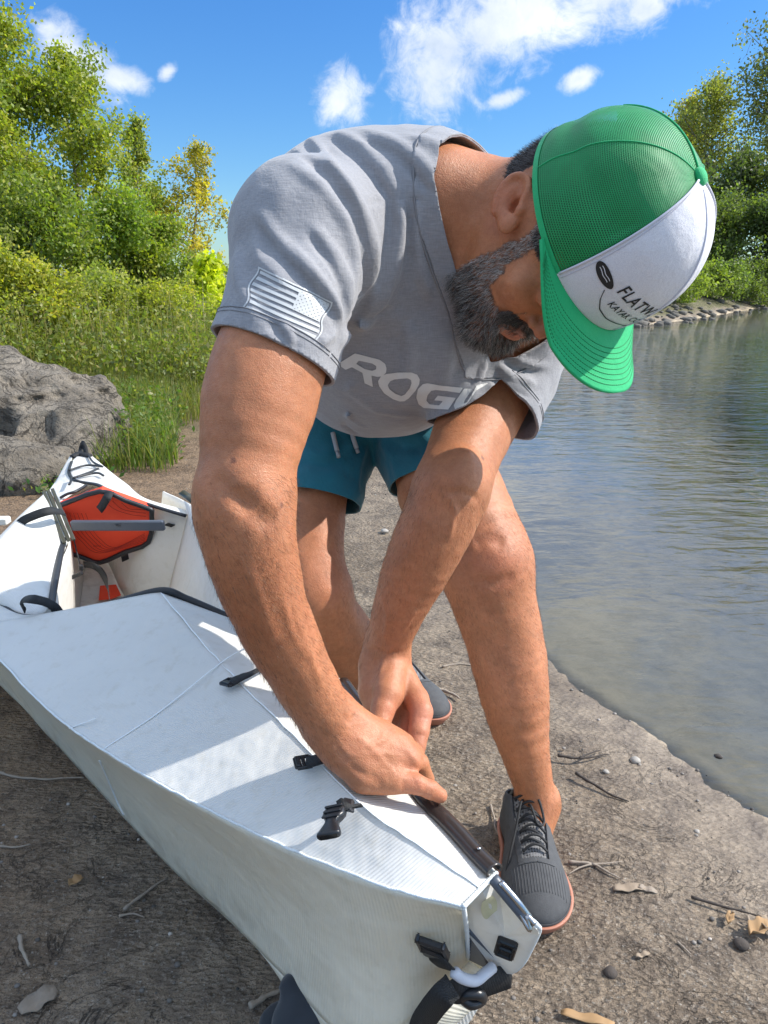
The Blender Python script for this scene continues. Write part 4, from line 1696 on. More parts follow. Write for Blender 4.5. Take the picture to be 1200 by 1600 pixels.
# rough cut edge of the sheet: row of tiny flutes along the near deck edge and the ends
m_cut = mat_simple('cut_sheet_edge', (.80, .86, .90), .5, bump=(700, .9, .002))
ed = catmull(Lside[1:] + [0, 0, .001], 14)
mesh('folded_edge', *tube(ed + (vnoise(ed, 90, 5) * .0006)[:, None], .0016, 8), m_cut, o_deckL)
for pa_ in ([G(724, 1418, .366), G(750, 1391, .366), G(776, 1364, .366)], [G(724, 1418, .365), G(729, 1455, .29), G(731, 1498, .205)]):
    e_ = catmull(np.array(pa_), 20)
    mbx = MB()
    T_, N_, B_ = frames(e_)
    mesh('cut_edge', *tube(e_ + N_ * (np.arange(len(e_)) % 2 * .0012)[:, None], .0022 + .0006 * (np.arange(len(e_)) % 2), 8), m_cut, o_deckL)

# open end: inner face of the far panel, plate, bar, tube
endp = [G(752, 1389, .355), G(776, 1367, .36), G(827, 1434, .335), G(840, 1446, .325), G(842, 1457, .31), G(833, 1477, .28), G(818, 1502, .235), G(803, 1514, .21), G(787, 1514, .205), G(768, 1500, .215), G(728, 1452, .27), G(722, 1420, .33)]
ep = np.array(endp)
pc, pn = ep.mean(0), None
u_, s_, vt = np.linalg.svd(ep - pc)
pn = vt[2]
flat = ep - ((ep - pc) @ pn)[:, None] * pn
flat[:4] = ep[:4]
o_end = mesh('end_panel', np.vstack([flat, pc]), [(i, (i + 1) % 12, 12) for i in range(12)], m_hull, kayak, smooth=False, uv=np.zeros((13, 2)))
md = o_end.modifiers.new('thick', 'SOLIDIFY'); md.thickness = .004; md.offset = -1
rim_ = catmull(flat[2:9], 6)
mesh('end_rim', *tube(rim_, .0026, 8), m_cut, o_end)
ebv = bvh_of(np.vstack([flat, pc]), np.array([(i, (i + 1) % 12, 12) for i in range(12)]))
th_ = np.linspace(0, 2 * math.pi, 16, endpoint=False)
gp = cast(ebv, 762 + 8 * np.cos(th_), 1411 + 16 * np.sin(th_), .0065)
if not np.isnan(gp).any(): mesh('glue_spot', np.vstack([gp, gp.mean(0)]), [(i, (i + 1) % 16, 16) for i in range(16)], mat_simple('pale_yellow', (.60, .58, .38), .4), o_end)
mesh('end_tube', *tube(catmull([G(770, 1372, .368), G(800, 1408, .352), G(832, 1446, .335)], 8), [.0062] * 9 + [.0062] * 6 + [.0045] * 2, 12), m_grey, kayak)
mesh('end_tube', *tube(catmull([G(782, 1378, .370), G(808, 1408, .357), G(829, 1436, .340)], 8), .0034, 10), m_steel, kayak)
hook = catmull([G(812, 1424, .347), G(822, 1444, .338), G(828, 1452, .334), G(824, 1432, .345), G(836, 1444, .340)], 8)
mesh('tube_clip', *tube(hook, .0028, 8), m_steel, kayak)
pl = [G(728, 1446, .28), G(790, 1506, .215), G(768, 1518, .20), G(731, 1500, .205)]
o_pl = mesh('end_bulkhead', np.array(pl) + [0, .006, 0], [(0, 1, 2, 3)], m_grey, kayak, smooth=False)
md = o_pl.modifiers.new('thick', 'SOLIDIFY'); md.thickness = .004; md.offset = -1
mesh('bulkhead_bar', *tube([pl[0], pl[1]], .0050, 4, 1, up=(.6, -.5, .7)), m_grey, o_pl)

# black channel over the far deck edge, being pressed on
ch = catmull(np.array([G(535, 1066, .364), G(600, 1150, .366), G(655, 1238, .368), G(700, 1286, .371), G(745, 1334, .372), G(772, 1362, .372)]), 12)
T_, N_, B_ = frames(ch)
nseg = 11
prof = []
for a in np.linspace(R(-60), R(215), nseg):
    prof.append((math.cos(a) * .0105, math.sin(a) * .0075))
V = np.stack([ch + B_ * x + N_ * y for x, y in prof], 1).reshape(-1, 3)
V = V + np.repeat((vnoise(ch, 25, 4) * .0012)[:, None], nseg, 0)
F = [(i * nseg + j, i * nseg + j + 1, (i + 1) * nseg + j + 1, (i + 1) * nseg + j) for i in range(len(ch) - 1) for j in range(nseg - 1)]
o_ch = mesh('gunwale_channel', V, F, m_chan, kayak)
md = o_ch.modifiers.new('thick', 'SOLIDIFY'); md.thickness = .0018; md.offset = 1
mesh('channel_rivet', *tube([ch[-12] + N_[-12] * .0085, ch[-12] + N_[-12] * .0105], .0022, 8), m_steel, o_ch)

# coaming: thick black rim
o_co = mesh('coaming_rim', *tube(catmull(coam_pts, 10), .0066, 10, 1.2), m_edge, kayak)
# cockpit walls and floor
gwR = np.array([coam_pts[-1], G(350, 930, .352), G(330, 860, .355), G(298, 792, .36), G(228, 783, .36) + [.02, .1, 0]])
chR = np.array([[-.46, 1.36, .04], [-.46, 1.5, .04], [-.50, 1.7, .045], [-.60, 2.05, .05], [-.74, 2.35, .10]])
sheet('cockpit_wall', gwR, chR, 12, m_inner, kayak, 0, .002)
chL = np.array([[-.66, 1.38, .04], [-.71, 1.52, .035], [-.78, 1.72, .035], [-.88, 2.02, .05], [-.98, 2.35, .10]])
sheet('cockpit_floor', chR, chL, 16, m_inner, kayak, -.012, .002)
# near end of the cockpit under the coaming
sheet('cockpit_wall', coam_pts[2:], np.array([[-.70, 1.42, .04], [-.66, 1.40, .04], [-.60, 1.38, .04], [-.55, 1.37, .04], [-.5, 1.36, .04], [-.47, 1.36, .04], [-.46, 1.36, .04]]), 8, m_inner, kayak)
# left side panel, folded up and out
fl_top = np.array([G(-90, 925, .35), G(-40, 880, .38), G(0, 838, .405), G(35, 802, .42), G(74, 768, .425)])
fl_bot = np.array([G(0, 943, .335), G(45, 965, .328), G(78, 947, .325), G(88, 893, .335), G(108, 843, .35)])
o_flap = sheet('side_flap', fl_top, fl_bot, 14, m_hull, kayak, .008, .002)
chLw = np.array([fl_bot[0], fl_bot[2], fl_bot[3], fl_bot[4], [-.92, 2.1, .34]])
sheet('cockpit_wall', chLw, chL, 8, m_inner, kayak)
mesh('flap_trim', *tube(catmull([G(80, 948, .328), G(84, 920, .335), G(90, 888, .342), G(95, 862, .35), G(99, 843, .355)], 8), .0075, 8), m_edge, o_flap)
# olive channel on the flap's edge
c0, c1 = G(75, 766, .432), G(108, 846, .362)
ax = nrm(c1 - c0)
mb = MB()
mid = (c0 + c1) / 2
fl_n = nrm(np.cross(ax, [1, .2, .1]))
sd_ = nrm(np.cross(fl_n, ax))
for k in (-1, 0, 1):
    mb.box(mid + sd_ * k * .0105, np.linalg.norm(c1 - c0), .0085, .006 if k else .003, ax, sd_, np.cross(ax, sd_), .0015)
mb.build('flap_channel', m_olive, kayak)
# bow deck
tipL, tipR = G(118, 708, .385), G(138, 708, .385)
innr = np.array([G(112, 722, .383), G(108, 738, .378), G(118, 751, .374), G(150, 757, .375), G(168, 765, .375), G(225, 786, .36), G(290, 806, .335)])
outr = np.array([G(128, 706, .386), G(142, 712, .384), G(160, 727, .378), G(178, 742, .372), G(198, 757, .366), G(228, 780, .355), G(300, 800, .335)])
o_bow = sheet('bow_deck', innr, outr, 10, m_hull, kayak)
bl_in = np.array([G(113, 714, .384), G(108, 738, .376), G(118, 752, .372), G(132, 758, .372)])
bl_out = np.array([G(110, 712, .383), G(92, 745, .365), G(80, 768, .355), G(92, 786, .35)])
sheet('bow_deck', bl_in, bl_out, 8, m_hull, kayak)
# outer sides of the bow
bs_t = np.array([G(111, 712, .383), G(92, 745, .365), G(70, 775, .36), G(30, 815, .36), G(-60, 890, .35)])
bs_b = bs_t + np.array([[.04, -.08, -.20], [.05, .0, -.28], [.07, .0, -.32], [.10, 0, -.32], [.14, 0, -.32]])
sheet('side_panel', bs_t, bs_b, 8, m_hull, kayak)
bs_t = np.array([G(134, 708, .383), G(178, 742, .370), G(228, 781, .353), G(300, 800, .335)])
bs_b = bs_t + np.array([[-.02, -.08, -.20], [-.05, .0, -.28], [-.08, .0, -.30], [-.10, 0, -.30]])
sheet('side_panel', bs_t, bs_b, 8, m_hull, kayak)
mesh('deck_edge_trim', *tube(catmull(innr, 8), .0055, 8, .8), m_edge, o_bow)
# bulkhead behind the seat
bh = np.array([YP(88, 800, 2.28), YP(96, 784, 2.28), YP(132, 760, 2.30), YP(168, 766, 2.30), YP(225, 788, 2.28), YP(284, 808, 2.22), YP(262, 842, 2.28), YP(215, 872, 2.32), YP(110, 880, 2.34)])
mesh('bulkhead_panel', np.vstack([bh, bh.mean(0)]), [(i, (i + 1) % 9, 9) for i in range(9)], m_inner, kayak, smooth=False, uv=np.zeros((10, 2)))
mesh('bulkhead_rod', *tube([YP(98, 792, 2.2), YP(120, 776, 2.2), YP(146, 762, 2.2)], .0045, 8), m_steel, kayak)

# seat back
sY = lambda x, y: YP(x, y, 1.97 + (y - 767) / 111 * .10)
hexp = [(92, 790), (157, 767), (197, 781), (233, 794), (238, 801), (233, 846), (195, 862), (157, 878), (128, 869), (96, 860)]
hp = np.array([sY(*p) for p in hexp])
hc_ = hp.mean(0)
o_seat = mesh('seat_back', np.vstack([hp, hc_]), [(i, (i + 1) % 10, 10) for i in range(10)], m_red, kayak, smooth=False)
md = o_seat.modifiers.new('thick', 'SOLIDIFY'); md.thickness = .02; md.offset = 1
ring = np.vstack([catmull(hp, 3), hp[:1]])
mesh('seat_binding', *tube(ring + [0, -.006, 0], .0068, 8), m_edge, o_seat)
for i in range(9):
    t = i / 9
    row = [(105 + 62 * t * .9, 800 + 0 * t), (112 + 60 * t, 822), (128 + 56 * t, 842 - 3 * t), (158 + 44 * t, 862 - 16 * t), (228, 842 - 22 * t + 2)] if i < 6 else [(150 + 14 * (i - 5), 775 + 3 * (i - 5)), (168 + 12 * (i - 5), 793), (200 + 6 * (i - 5), 806 - 4 * (i - 5)), (230, 810 - 5 * (i - 5))]
    pth = catmull([sY(x, min(y, 874)) + [0, -.0112, 0] for x, y in row], 6)
    # keep inside the hexagon
    mesh('quilt_line', *tube(pth, .0006, 5), m_redline, o_seat)
mb = MB()
for k, ch_ in enumerate('nIIIIn'):
    p_ = sY(149 + k * 2.0, 851) + [0, -.0115, 0]
    mb.box(p_, .0022, .0006, .0022)
lab = mb.build('seat_label', m_redline, o_seat)
lab['kind'] = 'stuff'
# cross bar
bL, bR = YP(112, 821, 1.92), YP(257, 821, 1.92)
mb = MB().box((bL + bR) / 2, np.linalg.norm(bR - bL), .016, .030, bR - bL, (0, 1, 0), (0, -.25, 1), .003)
o_bar = mb.build('cross_bar', m_grey, kayak)
cpt = (bL + bR) / 2 + np.array([.004, -.010, .004])
mesh('bar_slot', *tube([cpt - [.006, 0, 0], cpt + [.006, 0, 0]], .0028, 8), m_edge, o_bar)
# straps of the cockpit
def strap(name, pts, w_, normals=None, up=(0, -1, .4)):
    return mesh(name, *ribbon(catmull(pts, 8), w_, .0016, normals, up), m_web, kayak)


strap('seat_strap', [YP(172, 768, 1.95), YP(167, 778, 1.93), YP(160, 790, 1.94), YP(155, 797, 1.95)], .022, (0, -1, .3))
strap('side_strap', [G(9, 863, .345), G(16, 842, .37), G(31, 818, .41), G(52, 806, .43), G(80, 798, .437), G(100, 801, .41)], .020, (.3, -.8, .5))
mesh('strap_clip', *MB().box(G(11, 856, .355), .016, .010, .026, (1, 0, 0), (0, 1, 0), (0, 0, 1), .003).__dict__.values(), m_buckle, kayak) if False else MB().box(G(11, 856, .355) + [0, -.004, 0], .016, .010, .030, (1, .3, 0), (0, 1, 0), (0, 0, 1), .003).build('strap_clip', m_buckle, kayak)
strap('handle_loop', [G(36, 953, .345), G(37, 938, .37), G(50, 936, .385), G(72, 941, .375), G(86, 950, .358), G(94, 962, .342)], .018, (0, -.6, .8))
strap('thigh_strap', [G(131, 882, .20), G(145, 884, .21), G(158, 893, .20), G(168, 915, .19), G(172, 946, .25)], .017, (0, -.95, .2))
strap('side_lash', [YP(262, 822, 2.0), YP(275, 815, 2.05), YP(287, 808, 2.1)], .022, (0, -.7, .7))
strap('seat_lash', [YP(190, 873, 2.1), YP(205, 866, 2.1), YP(219, 857, 2.1)], .022, (0, -.7, .7))
mesh('cord', *tube(catmull([YP(115, 840, 1.97), YP(119, 858, 1.96), YP(124, 878, 1.95), YP(126, 888, 1.95)], 8), .0018, 6), m_edge, kayak)
MB().box(G(117, 900, .23), .044, .008, .010, (.9, 0, .42), (0, 1, 0), (-.42, 0, .9), .002).build('toggle', m_buckle, kayak)
MB().box(G(127, 887, .24), .012, .010, .018, (1, 0, 0), (0, 1, 0), (0, 0, 1), .003).build('toggle', m_buckle, kayak)
rp = [G(157, 921, .052), G(182, 919, .052), G(190, 936, .052), G(175, 942, .052), G(155, 944, .052)]
mesh('floor_pad', np.array(rp) + [0, 0, .012], [(0, 1, 2, 3, 4)], m_red, kayak, smooth=False)
# bow lacing and grab loop
for k, (a, b_, c_) in enumerate([((108, 737), (135, 729), (161, 731)), ((115, 749), (140, 740), (154, 734)), ((117, 748), (150, 741), (162, 745)), ((138, 713), (146, 724), (160, 731)), ((112, 748), (110, 757), (108, 759))]):
    mesh('bungee_cord', *tube(catmull([G(x, y, .388 - .0002 * (y - 710)) + [0, 0, .004] for x, y in (a, b_, c_)], 6), .0034, 6), m_edge, o_bow)
mesh('lacing', *tube(catmull([G(94, 778, .36), G(105, 772, .37), G(118, 768, .375), G(135, 758, .38)], 8), .0042, 6), m_edge, o_bow)
strap('grab_loop', [G(124, 712, .385), G(127, 700, .40), G(129, 692, .425), G(133, 700, .41), G(135, 711, .39)], .016, (0, -.9, .3))
mesh('tip_wrap', *tube(catmull([G(112, 714, .386), G(125, 709, .392), G(140, 713, .388)], 6), .012, 8, .6), m_web, kayak)
# small end of the right gunwale beside the arm
mesh('gunwale_end', *ribbon([G(284, 770, .40), G(296, 778, .395), G(318, 792, .385)], .018, .008, (0, -.5, .8)), m_olive, kayak)
sheet('side_flap', np.array([G(288, 783, .39), G(293, 800, .37), G(299, 826, .34)]), np.array([G(320, 800, .375), G(322, 830, .35), G(322, 860, .33)]), 4, m_hull, kayak, n=12)
# pale sponson strip off the left side
MB().box(G(-4, 814, .30) + np.array([-.05, 0, 0]), .16, .03, .020, (1, .05, 0), (0, 1, 0), (0, 0, 1), .003).build('paddle_shaft_piece', m_hull, kayak)


# ---- buckles and webbing on the stern deck
def loop_buckle(c, along, nrm_, L=.022, W=.017, name='ladder_buckle'):
    """small ladder-lock: frame with two slots, side walls"""
    along, nrm_ = nrm(along), nrm(nrm_)
    side = nrm(np.cross(nrm_, along))
    mb = MB()
    for k in (-1, 1): mb.box(c + side * k * W * .5, L, .0034, .0058, along, side, nrm_, .0012)
    for k in (-.5, -.02, .5): mb.box(c + along * L * k, .0042, W, .0050, along, side, nrm_, .0012)
    mb.box(c + along * L * .28 + nrm_ * .0025, L * .35, W * .9, .0035, along, side, nrm_, .0012)
    return mb.build(name, m_buckle, kayak)


DN = nrm(np.cross(G(556, 1249, .395) - G(345, 1035, .405), G(200, 1172, .33) - G(345, 1035, .405)))
if DN[2] < 0: DN = -DN
b1 = G(363, 1068, .408)
strap('deck_strap', [b1 + DN * .003, G(378, 1058, .414), G(398, 1049, .412), G(430, 1032, .395), G(460, 1015, .36)], [.012] * 33 if False else .016, DN)
loop_buckle(G(359, 1066, .408), G(345, 1076, .40) - G(385, 1054, .40), DN, .019, .019)
strap('deck_strap', [G(478, 1192, .405), G(500, 1186, .410), G(530, 1176, .410), G(560, 1160, .40)], .016, DN)
loop_buckle(G(474, 1191, .404), G(460, 1194, .40) - G(500, 1187, .40), DN, .018, .017)


def side_release(c, along, nrm_):
    """male/female side-release buckle seen on the deck: flared open end, waist, webbing block"""
    along, nrm_ = nrm(along), nrm(nrm_)
    side = nrm(np.cross(nrm_, along))
    outline = [(-.023, .0125), (-.019, .0130), (-.012, .0105), (-.006, .0072), (.000, .0068), (.003, .0100), (.008, .0128), (.016, .0122), (.020, .0105)]
    top, bot = [], []
    for s, w_ in outline:
        th = .0055 if s < -.01 else .0068
        ring = []
        for a in np.linspace(0, 2 * math.pi, 14, endpoint=False):
            ca, sa = math.cos(a), math.sin(a)
            ring.append(c + along * -s + side * math.copysign(abs(ca) ** .6, ca) * w_ + nrm_ * math.copysign(abs(sa) ** .6, sa) * th)
        top.append(ring)
    v = [p for r_ in top for p in r_]
    f = [(i * 14 + j, i * 14 + (j + 1) % 14, (i + 1) * 14 + (j + 1) % 14, (i + 1) * 14 + j) for i in range(len(outline) - 1) for j in range(14)]
    f += [tuple(range(13, -1, -1)), tuple((len(outline) - 1) * 14 + j for j in range(14))]
    o = mesh('side_release_buckle', v, f, m_buckle, kayak)
    mesh('buckle_mouth', *ribbon([c + along * .0232 - side * .0, c + along * .0236], .019, .006, nrm_), mat_simple('black_hole', (.002, .002, .002), .9), o)
    mb = MB()
    for k in (-.004, .004, .012): mb.box(c - along * (.006 + k) + nrm_ * .0072, .0035, .020, .003, along, side, nrm_, .0008)
    mb.build('buckle_ribs', m_buckle, o)
    return o


cB = G(520, 1283, .405)
side_release(cB, G(513, 1310, .40) - G(528, 1258, .40), DN)
strap('deck_strap', [G(528, 1262, .408), G(538, 1256, .412), G(548, 1256, .408), G(556, 1262, .397)], .017, DN)
MB().box(G(545, 1258, .408), .012, .020, .007, G(556, 1262, .4) - G(530, 1256, .4), (0, 1, 0), DN, .002).build('buckle_bar', m_buckle, kayak)
# ---- stern end webbing
SN = nrm(np.cross(Lside[9] - Lside[11], chine[11] - Lside[11]))
if SN @ (CAMP - Lside[11]) < 0: SN = -SN
bA, bB = G(672, 1442, .315), G(690, 1480, .25)
aB = nrm(bB - bA)
sB = nrm(np.cross(SN, aB))
mb = MB()
cen = (bA + bB) / 2 + SN * .012
mb.box(cen - aB * .011, .006, .030, .008, aB, sB, SN, .002)
mb.box(cen + aB * .003, .0035, .028, .006, aB, sB, SN, .0015)
mb.box(cen + aB * .016, .018, .030, .011, aB, sB, SN, .003)
for k in (-1, 1): mb.box(cen + sB * k * .0145, .034, .004, .010, aB, sB, SN, .002)
mb.build('end_buckle', m_buckle, kayak)
strap('end_strap', [cen + aB * .010 + SN * .003, G(694, 1486, .26) + SN * .012, G(706, 1500, .235) + SN * .010, G(720, 1510, .215) + SN * .006], .026, SN)
wrap = catmull([G(700, 1508, .235) + [0, -.02, 0], G(712, 1520, .222) + [0, -.022, 0], G(735, 1524, .212) + [0, -.018, 0], G(765, 1520, .205) + [0, -.012, 0], G(798, 1516, .20) + [0, -.006, 0]], 8)
mesh('end_strap', *ribbon(wrap, .030, .002, (0, -1, .25)), m_web, kayak)
mesh('end_roll', *tube(catmull([G(706, 1502, .245) + [0, -.012, 0], G(720, 1508, .235) + [0, -.016, 0], G(740, 1512, .225) + [0, -.016, 0], G(756, 1506, .225) + [0, -.012, 0], G(770, 1503, .222) + [0, -.006, 0]], 8), [.003] + [.0062] * 31 + [.003], 12), m_foam, kayak)
mesh('end_ring', *tube(catmull([G(718, 1524, .205) + [0, -.028, 0], G(733, 1531, .20) + [0, -.03, 0], G(748, 1526, .20) + [0, -.028, 0], G(743, 1516, .212) + [0, -.03, 0], G(724, 1516, .212) + [0, -.03, 0], G(718, 1524, .205) + [0, -.028, 0]], 6), .0062, 8), m_buckle, kayak)
strap('hanging_strap', [G(704, 1507, .24) + [0, -.026, 0], G(686, 1514, .235) + [0, -.034, 0], G(668, 1535, .20) + [0, -.036, 0], G(656, 1565, .16) + [0, -.03, 0], G(650, 1600, .11) + [0, -.03, 0], G(646, 1640, .06) + [0, -.03, 0]], .026, nrm(np.array([-.25, -.9, .35])))
bc = G(793, 1470, .27)
bn = -pn if pn @ (CAMP - pc) < 0 else pn
mb = MB()
up_ = nrm(G(800, 1448, .30) - G(786, 1492, .24))
sd2 = nrm(np.cross(bn, up_))
for k in (-1, 1): mb.box(bc + sd2 * k * .0085 + bn * .008, .030, .005, .009, up_, sd2, bn, .002)
for k in (-1, 0, 1): mb.box(bc + up_ * k * .0135 + bn * .008, .005, .020, .008, up_, sd2, bn, .002)
mb.build('end_buckle', m_buckle, kayak)
strap('end_strap', [bc + bn * .008 - up_ * .002, bc + bn * .010 - up_ * .014, bc + bn * .006 - up_ * .026], .016, bn)

# dark fabric bag half under the stern
bag = SDF()
bag.ell(G(505, 1600, .05), ((1, .2, 0), (0, 1, .3)), (.065, .05, .035), .02)
bag.chain([G(457, 1538, .085), G(470, 1570, .07), G(505, 1600, .05)], [.010, .022, .03], .02)
bag.chain([G(457, 1538, .085), G(500, 1545, .07), G(560, 1600, .05)], [.008, .012, .02], .02)
bag.ell(G(445, 1600, .0), ((1, .2, 0), (0, 1, 0)), (.035, .035, .012), .015)
bag.noise_disp(lambda p: (vnoise(p, 30, 4) * .004 + vnoise(p, 80, 6) * .0015).astype(np.float32))
bgv, bgf = bag.mesh(.004)
bgv[:, 2] = np.maximum(bgv[:, 2], .001)
m_navy = mat_simple('navy_fabric', (.012, .017, .026), .75, bump=(900, .6, .001), sheen=.3)
o_bag = mesh('fabric_bag', bgv, bgf, m_navy)
recenter(o_bag)
tag(o_bag, 'dark navy fabric bag squashed under the near end of the white kayak', 'bag')
# ================================================================ the man
def J(px, py, d, r):
    return P(px, py, d), r * d / 1200


def JC(*rows):
    a = [J(*r) for r in rows]
    return [x[0] for x in a], [x[1] for x in a]


def HP(r, f, u): return HO + HR * r + HF * f + HU * u


body = SDF()
T1, TR = P(656, 443, .99), P(585, 600, 1.46)
TAX = nrm(T1 - TR)
SHR, SHL = P(474, 366, .83), P(812, 520, 1.12)
SAX = nrm(SHL - SHR)
BACK = nrm(np.cross(SAX, TAX))
if BACK[2] < 0: BACK = -BACK


def torso(s, grow=0.0):
    """s: SDF; grow: metres added for the shirt"""
    g = grow
    s.ell(P(590, 378, 1.02), (SAX, TAX), (.165 + g, .20 + g, .098 + g), .05)       # upper back
    s.ell(P(612, 480, 1.10), (SAX, TAX), (.16 + g, .22 + g, .11 + g), .05)        # rib cage
    s.ell(P(600, 490, 1.22), (SAX, TAX), (.165 + g, .20 + g, .12 + g), .08)
    s.ell(P(590, 560, 1.36), (SAX, TAX), (.160 + g, .18 + g, .125 + g), .08)       # waist
    s.cone(P(520, 345, .93), P(700, 365, .95), .066 + g, .055 + g, .04)          # trapezius
    s.cone(P(700, 360, .97), P(790, 480, 1.06), .06 + g, .07 + g, .05)


torso(body)
body.cone(SHR, P(560, 420, .97), .066, .085, .04)
body.cone(SHL, P(700, 440, 1.04), .062, .09, .05)
body.ell(P(575, 580, 1.46), (SAX, TAX), (.15, .13, .10), .04)                     # pelvis
# neck
body.chain_s(*JC((690, 378, .96, 88), (770, 345, .915, 84), (845, 335, .885, 78)), k=.03)
body.cone(P(700, 440, .95), P(770, 420, .9), .035, .028, .03)
# right arm (nearest the camera)
body.chain_s(*JC((476, 362, .83, 80), (454, 470, .80, 82), (428, 560, .785, 85), (407, 640, .775, 84), (391, 720, .765, 74), (383, 780, .76, 71)), k=.02)
body.ell(P(395, 600, .765), (P(420, 500, .78) - P(385, 740, .765), CX), (.09, .042, .044), .02)     # biceps / triceps mass
body.chain_s(*JC((383, 780, .76, 71), (390, 845, .765, 73), (408, 915, .785, 67), (432, 980, .81, 60), (466, 1045, .84, 53), (496, 1100, .865, 47), (518, 1130, .88, 44)), k=.02)
body.ell(P(345, 800, .775), (P(345, 740, .775) - P(365, 860, .775), CX), (.036, .02, .025), .02)        # elbow
body.ell(P(408, 850, .757), (P(395, 800, .75) - P(430, 960, .79), CX), (.075, .026, .026), .02)       # brachioradialis
# left arm
body.chain_s(*JC((812, 520, 1.12, 64), (775, 600, 1.09, 64), (742, 668, 1.055, 61), (715, 735, 1.00, 58), (706, 762, .985, 57)), k=.02)
body.chain_s(*JC((706, 762, .985, 57), (684, 815, .985, 59), (658, 872, .998, 55), (633, 930, 1.015, 45), (614, 980, 1.035, 37), (603, 1018, 1.05, 33)), k=.02)
body.ell(P(690, 800, .965), (P(720, 750, .95) - P(650, 900, 1.0), CX), (.085, .022, .022), .03)
# legs
body.chain_s(*JC((640, 585, 1.48, 66), (678, 690, 1.40, 66), (702, 765, 1.345, 82), (735, 830, 1.30, 77), (758, 880, 1.285, 70)), k=.03)
body.chain_s(*JC((758, 880, 1.285, 69), (769, 930, 1.29, 66), (786, 985, 1.30, 62), (796, 1040, 1.30, 58), (808, 1110, 1.295, 50), (822, 1180, 1.30, 37), (833, 1225, 1.305, 31), (839, 1258, 1.31, 31)), k=.03)
body.ell(P(766, 872, 1.235), (P(760, 830, 1.24) - P(772, 910, 1.24), CX), (.05, .038, .022), .02)   # knee cap
body.ell(P(780, 1010, 1.335), (P(770, 930, 1.3) - P(800, 1110, 1.32), CX), (.12, .044, .038), .03)   # calf
body.ell(P(818, 1248, 1.305), (CX, CY), (.012, .017, .017), .010)
body.ell(P(862, 1244, 1.305), (CX, CY), (.010, .015, .015), .010)
body.chain_s(*JC((525, 620, 1.46, 60), (500, 700, 1.42, 58), (482, 800, 1.37, 58), (480, 880, 1.335, 58), (488, 925, 1.325, 56)), k=.03)
body.chain_s(*JC((488, 925, 1.325, 54), (515, 975, 1.38, 54), (545, 1015, 1.45, 48), (580, 1050, 1.53, 36), (612, 1082, 1.60, 27), (625, 1100, 1.64, 27)), k=.03)
body.ell(P(530, 985, 1.43), (P(500, 930, 1.35) - P(580, 1050, 1.5), CX), (.09, .05, .045), .03)
# feet inside the shoes
body.cone(P(843, 1258, 1.31), HEEL + (TOE - HEEL) * .55 + np.array([0, 0, .03]), .033, .02, .02)
body.cone(P(625, 1100, 1.64), P(655, 1120, 1.60), .026, .022, .02)

# ---- head
body.ell(HP(0, -.005, .005), (HF, HU), (.098, .10, .077), .01)
body.ell(HP(0, -.03, -.02), (HF, HU), (.075, .085, .072), .03)
body.ell(HP(0, .035, -.075), (HF, HU), (.052, .07, .058), .03)                   # face mass
body.cone(HP(.052, -.005, -.085), HP(.018, .072, -.128), .018, .017, .02)       # jaw
body.cone(HP(-.052, -.005, -.085), HP(-.018, .072, -.128), .018, .017, .02)
body.cone(HP(.015, .074, -.13), HP(-.015, .074, -.13), .018, .018, .02)
body.ell(HP(.04, .066, -.055), (HR, HU), (.026, .022, .018), .02)                # cheekbones
body.ell(HP(-.04, .066, -.055), (HR, HU), (.026, .022, .018), .02)
body.cone(HP(.035, .079, -.014), HP(-.035, .079, -.014), .011, .011, .014)         # brow
body.cone(HP(0, .088, -.022), HP(0, .101, -.058), .008, .0100, .01)               # nose
body.ell(HP(.011, .092, -.062), (HR, HU), (.0068, .007, .010), .005)
body.ell(HP(-.011, .092, -.062), (HR, HU), (.0068, .007, .010), .005)
body.ell(HP(.032, .098, -.028), (HR, HU), (.017, .012, .018), .012, '-')         # eye sockets
body.ell(HP(-.032, .098, -.028), (HR, HU), (.017, .012, .018), .012, '-')
body.ell(HP(.032, .082, -.028), (HR, HU), (.0125, .0125, .0125), .003)
body.ell(HP(-.032, .082, -.028), (HR, HU), (.0125, .0125, .0125), .003)
body.ell(HP(0, .089, -.092), (HR, HU), (.024, .0048, .0085), .004)               # lips
body.ell(HP(0, .088, -.101), (HR, HU), (.021, .0060, .0095), .003)
body.cone(HP(.023, .096, -.0962), HP(-.023, .096, -.0962), .0018, .0018, .003, '-')
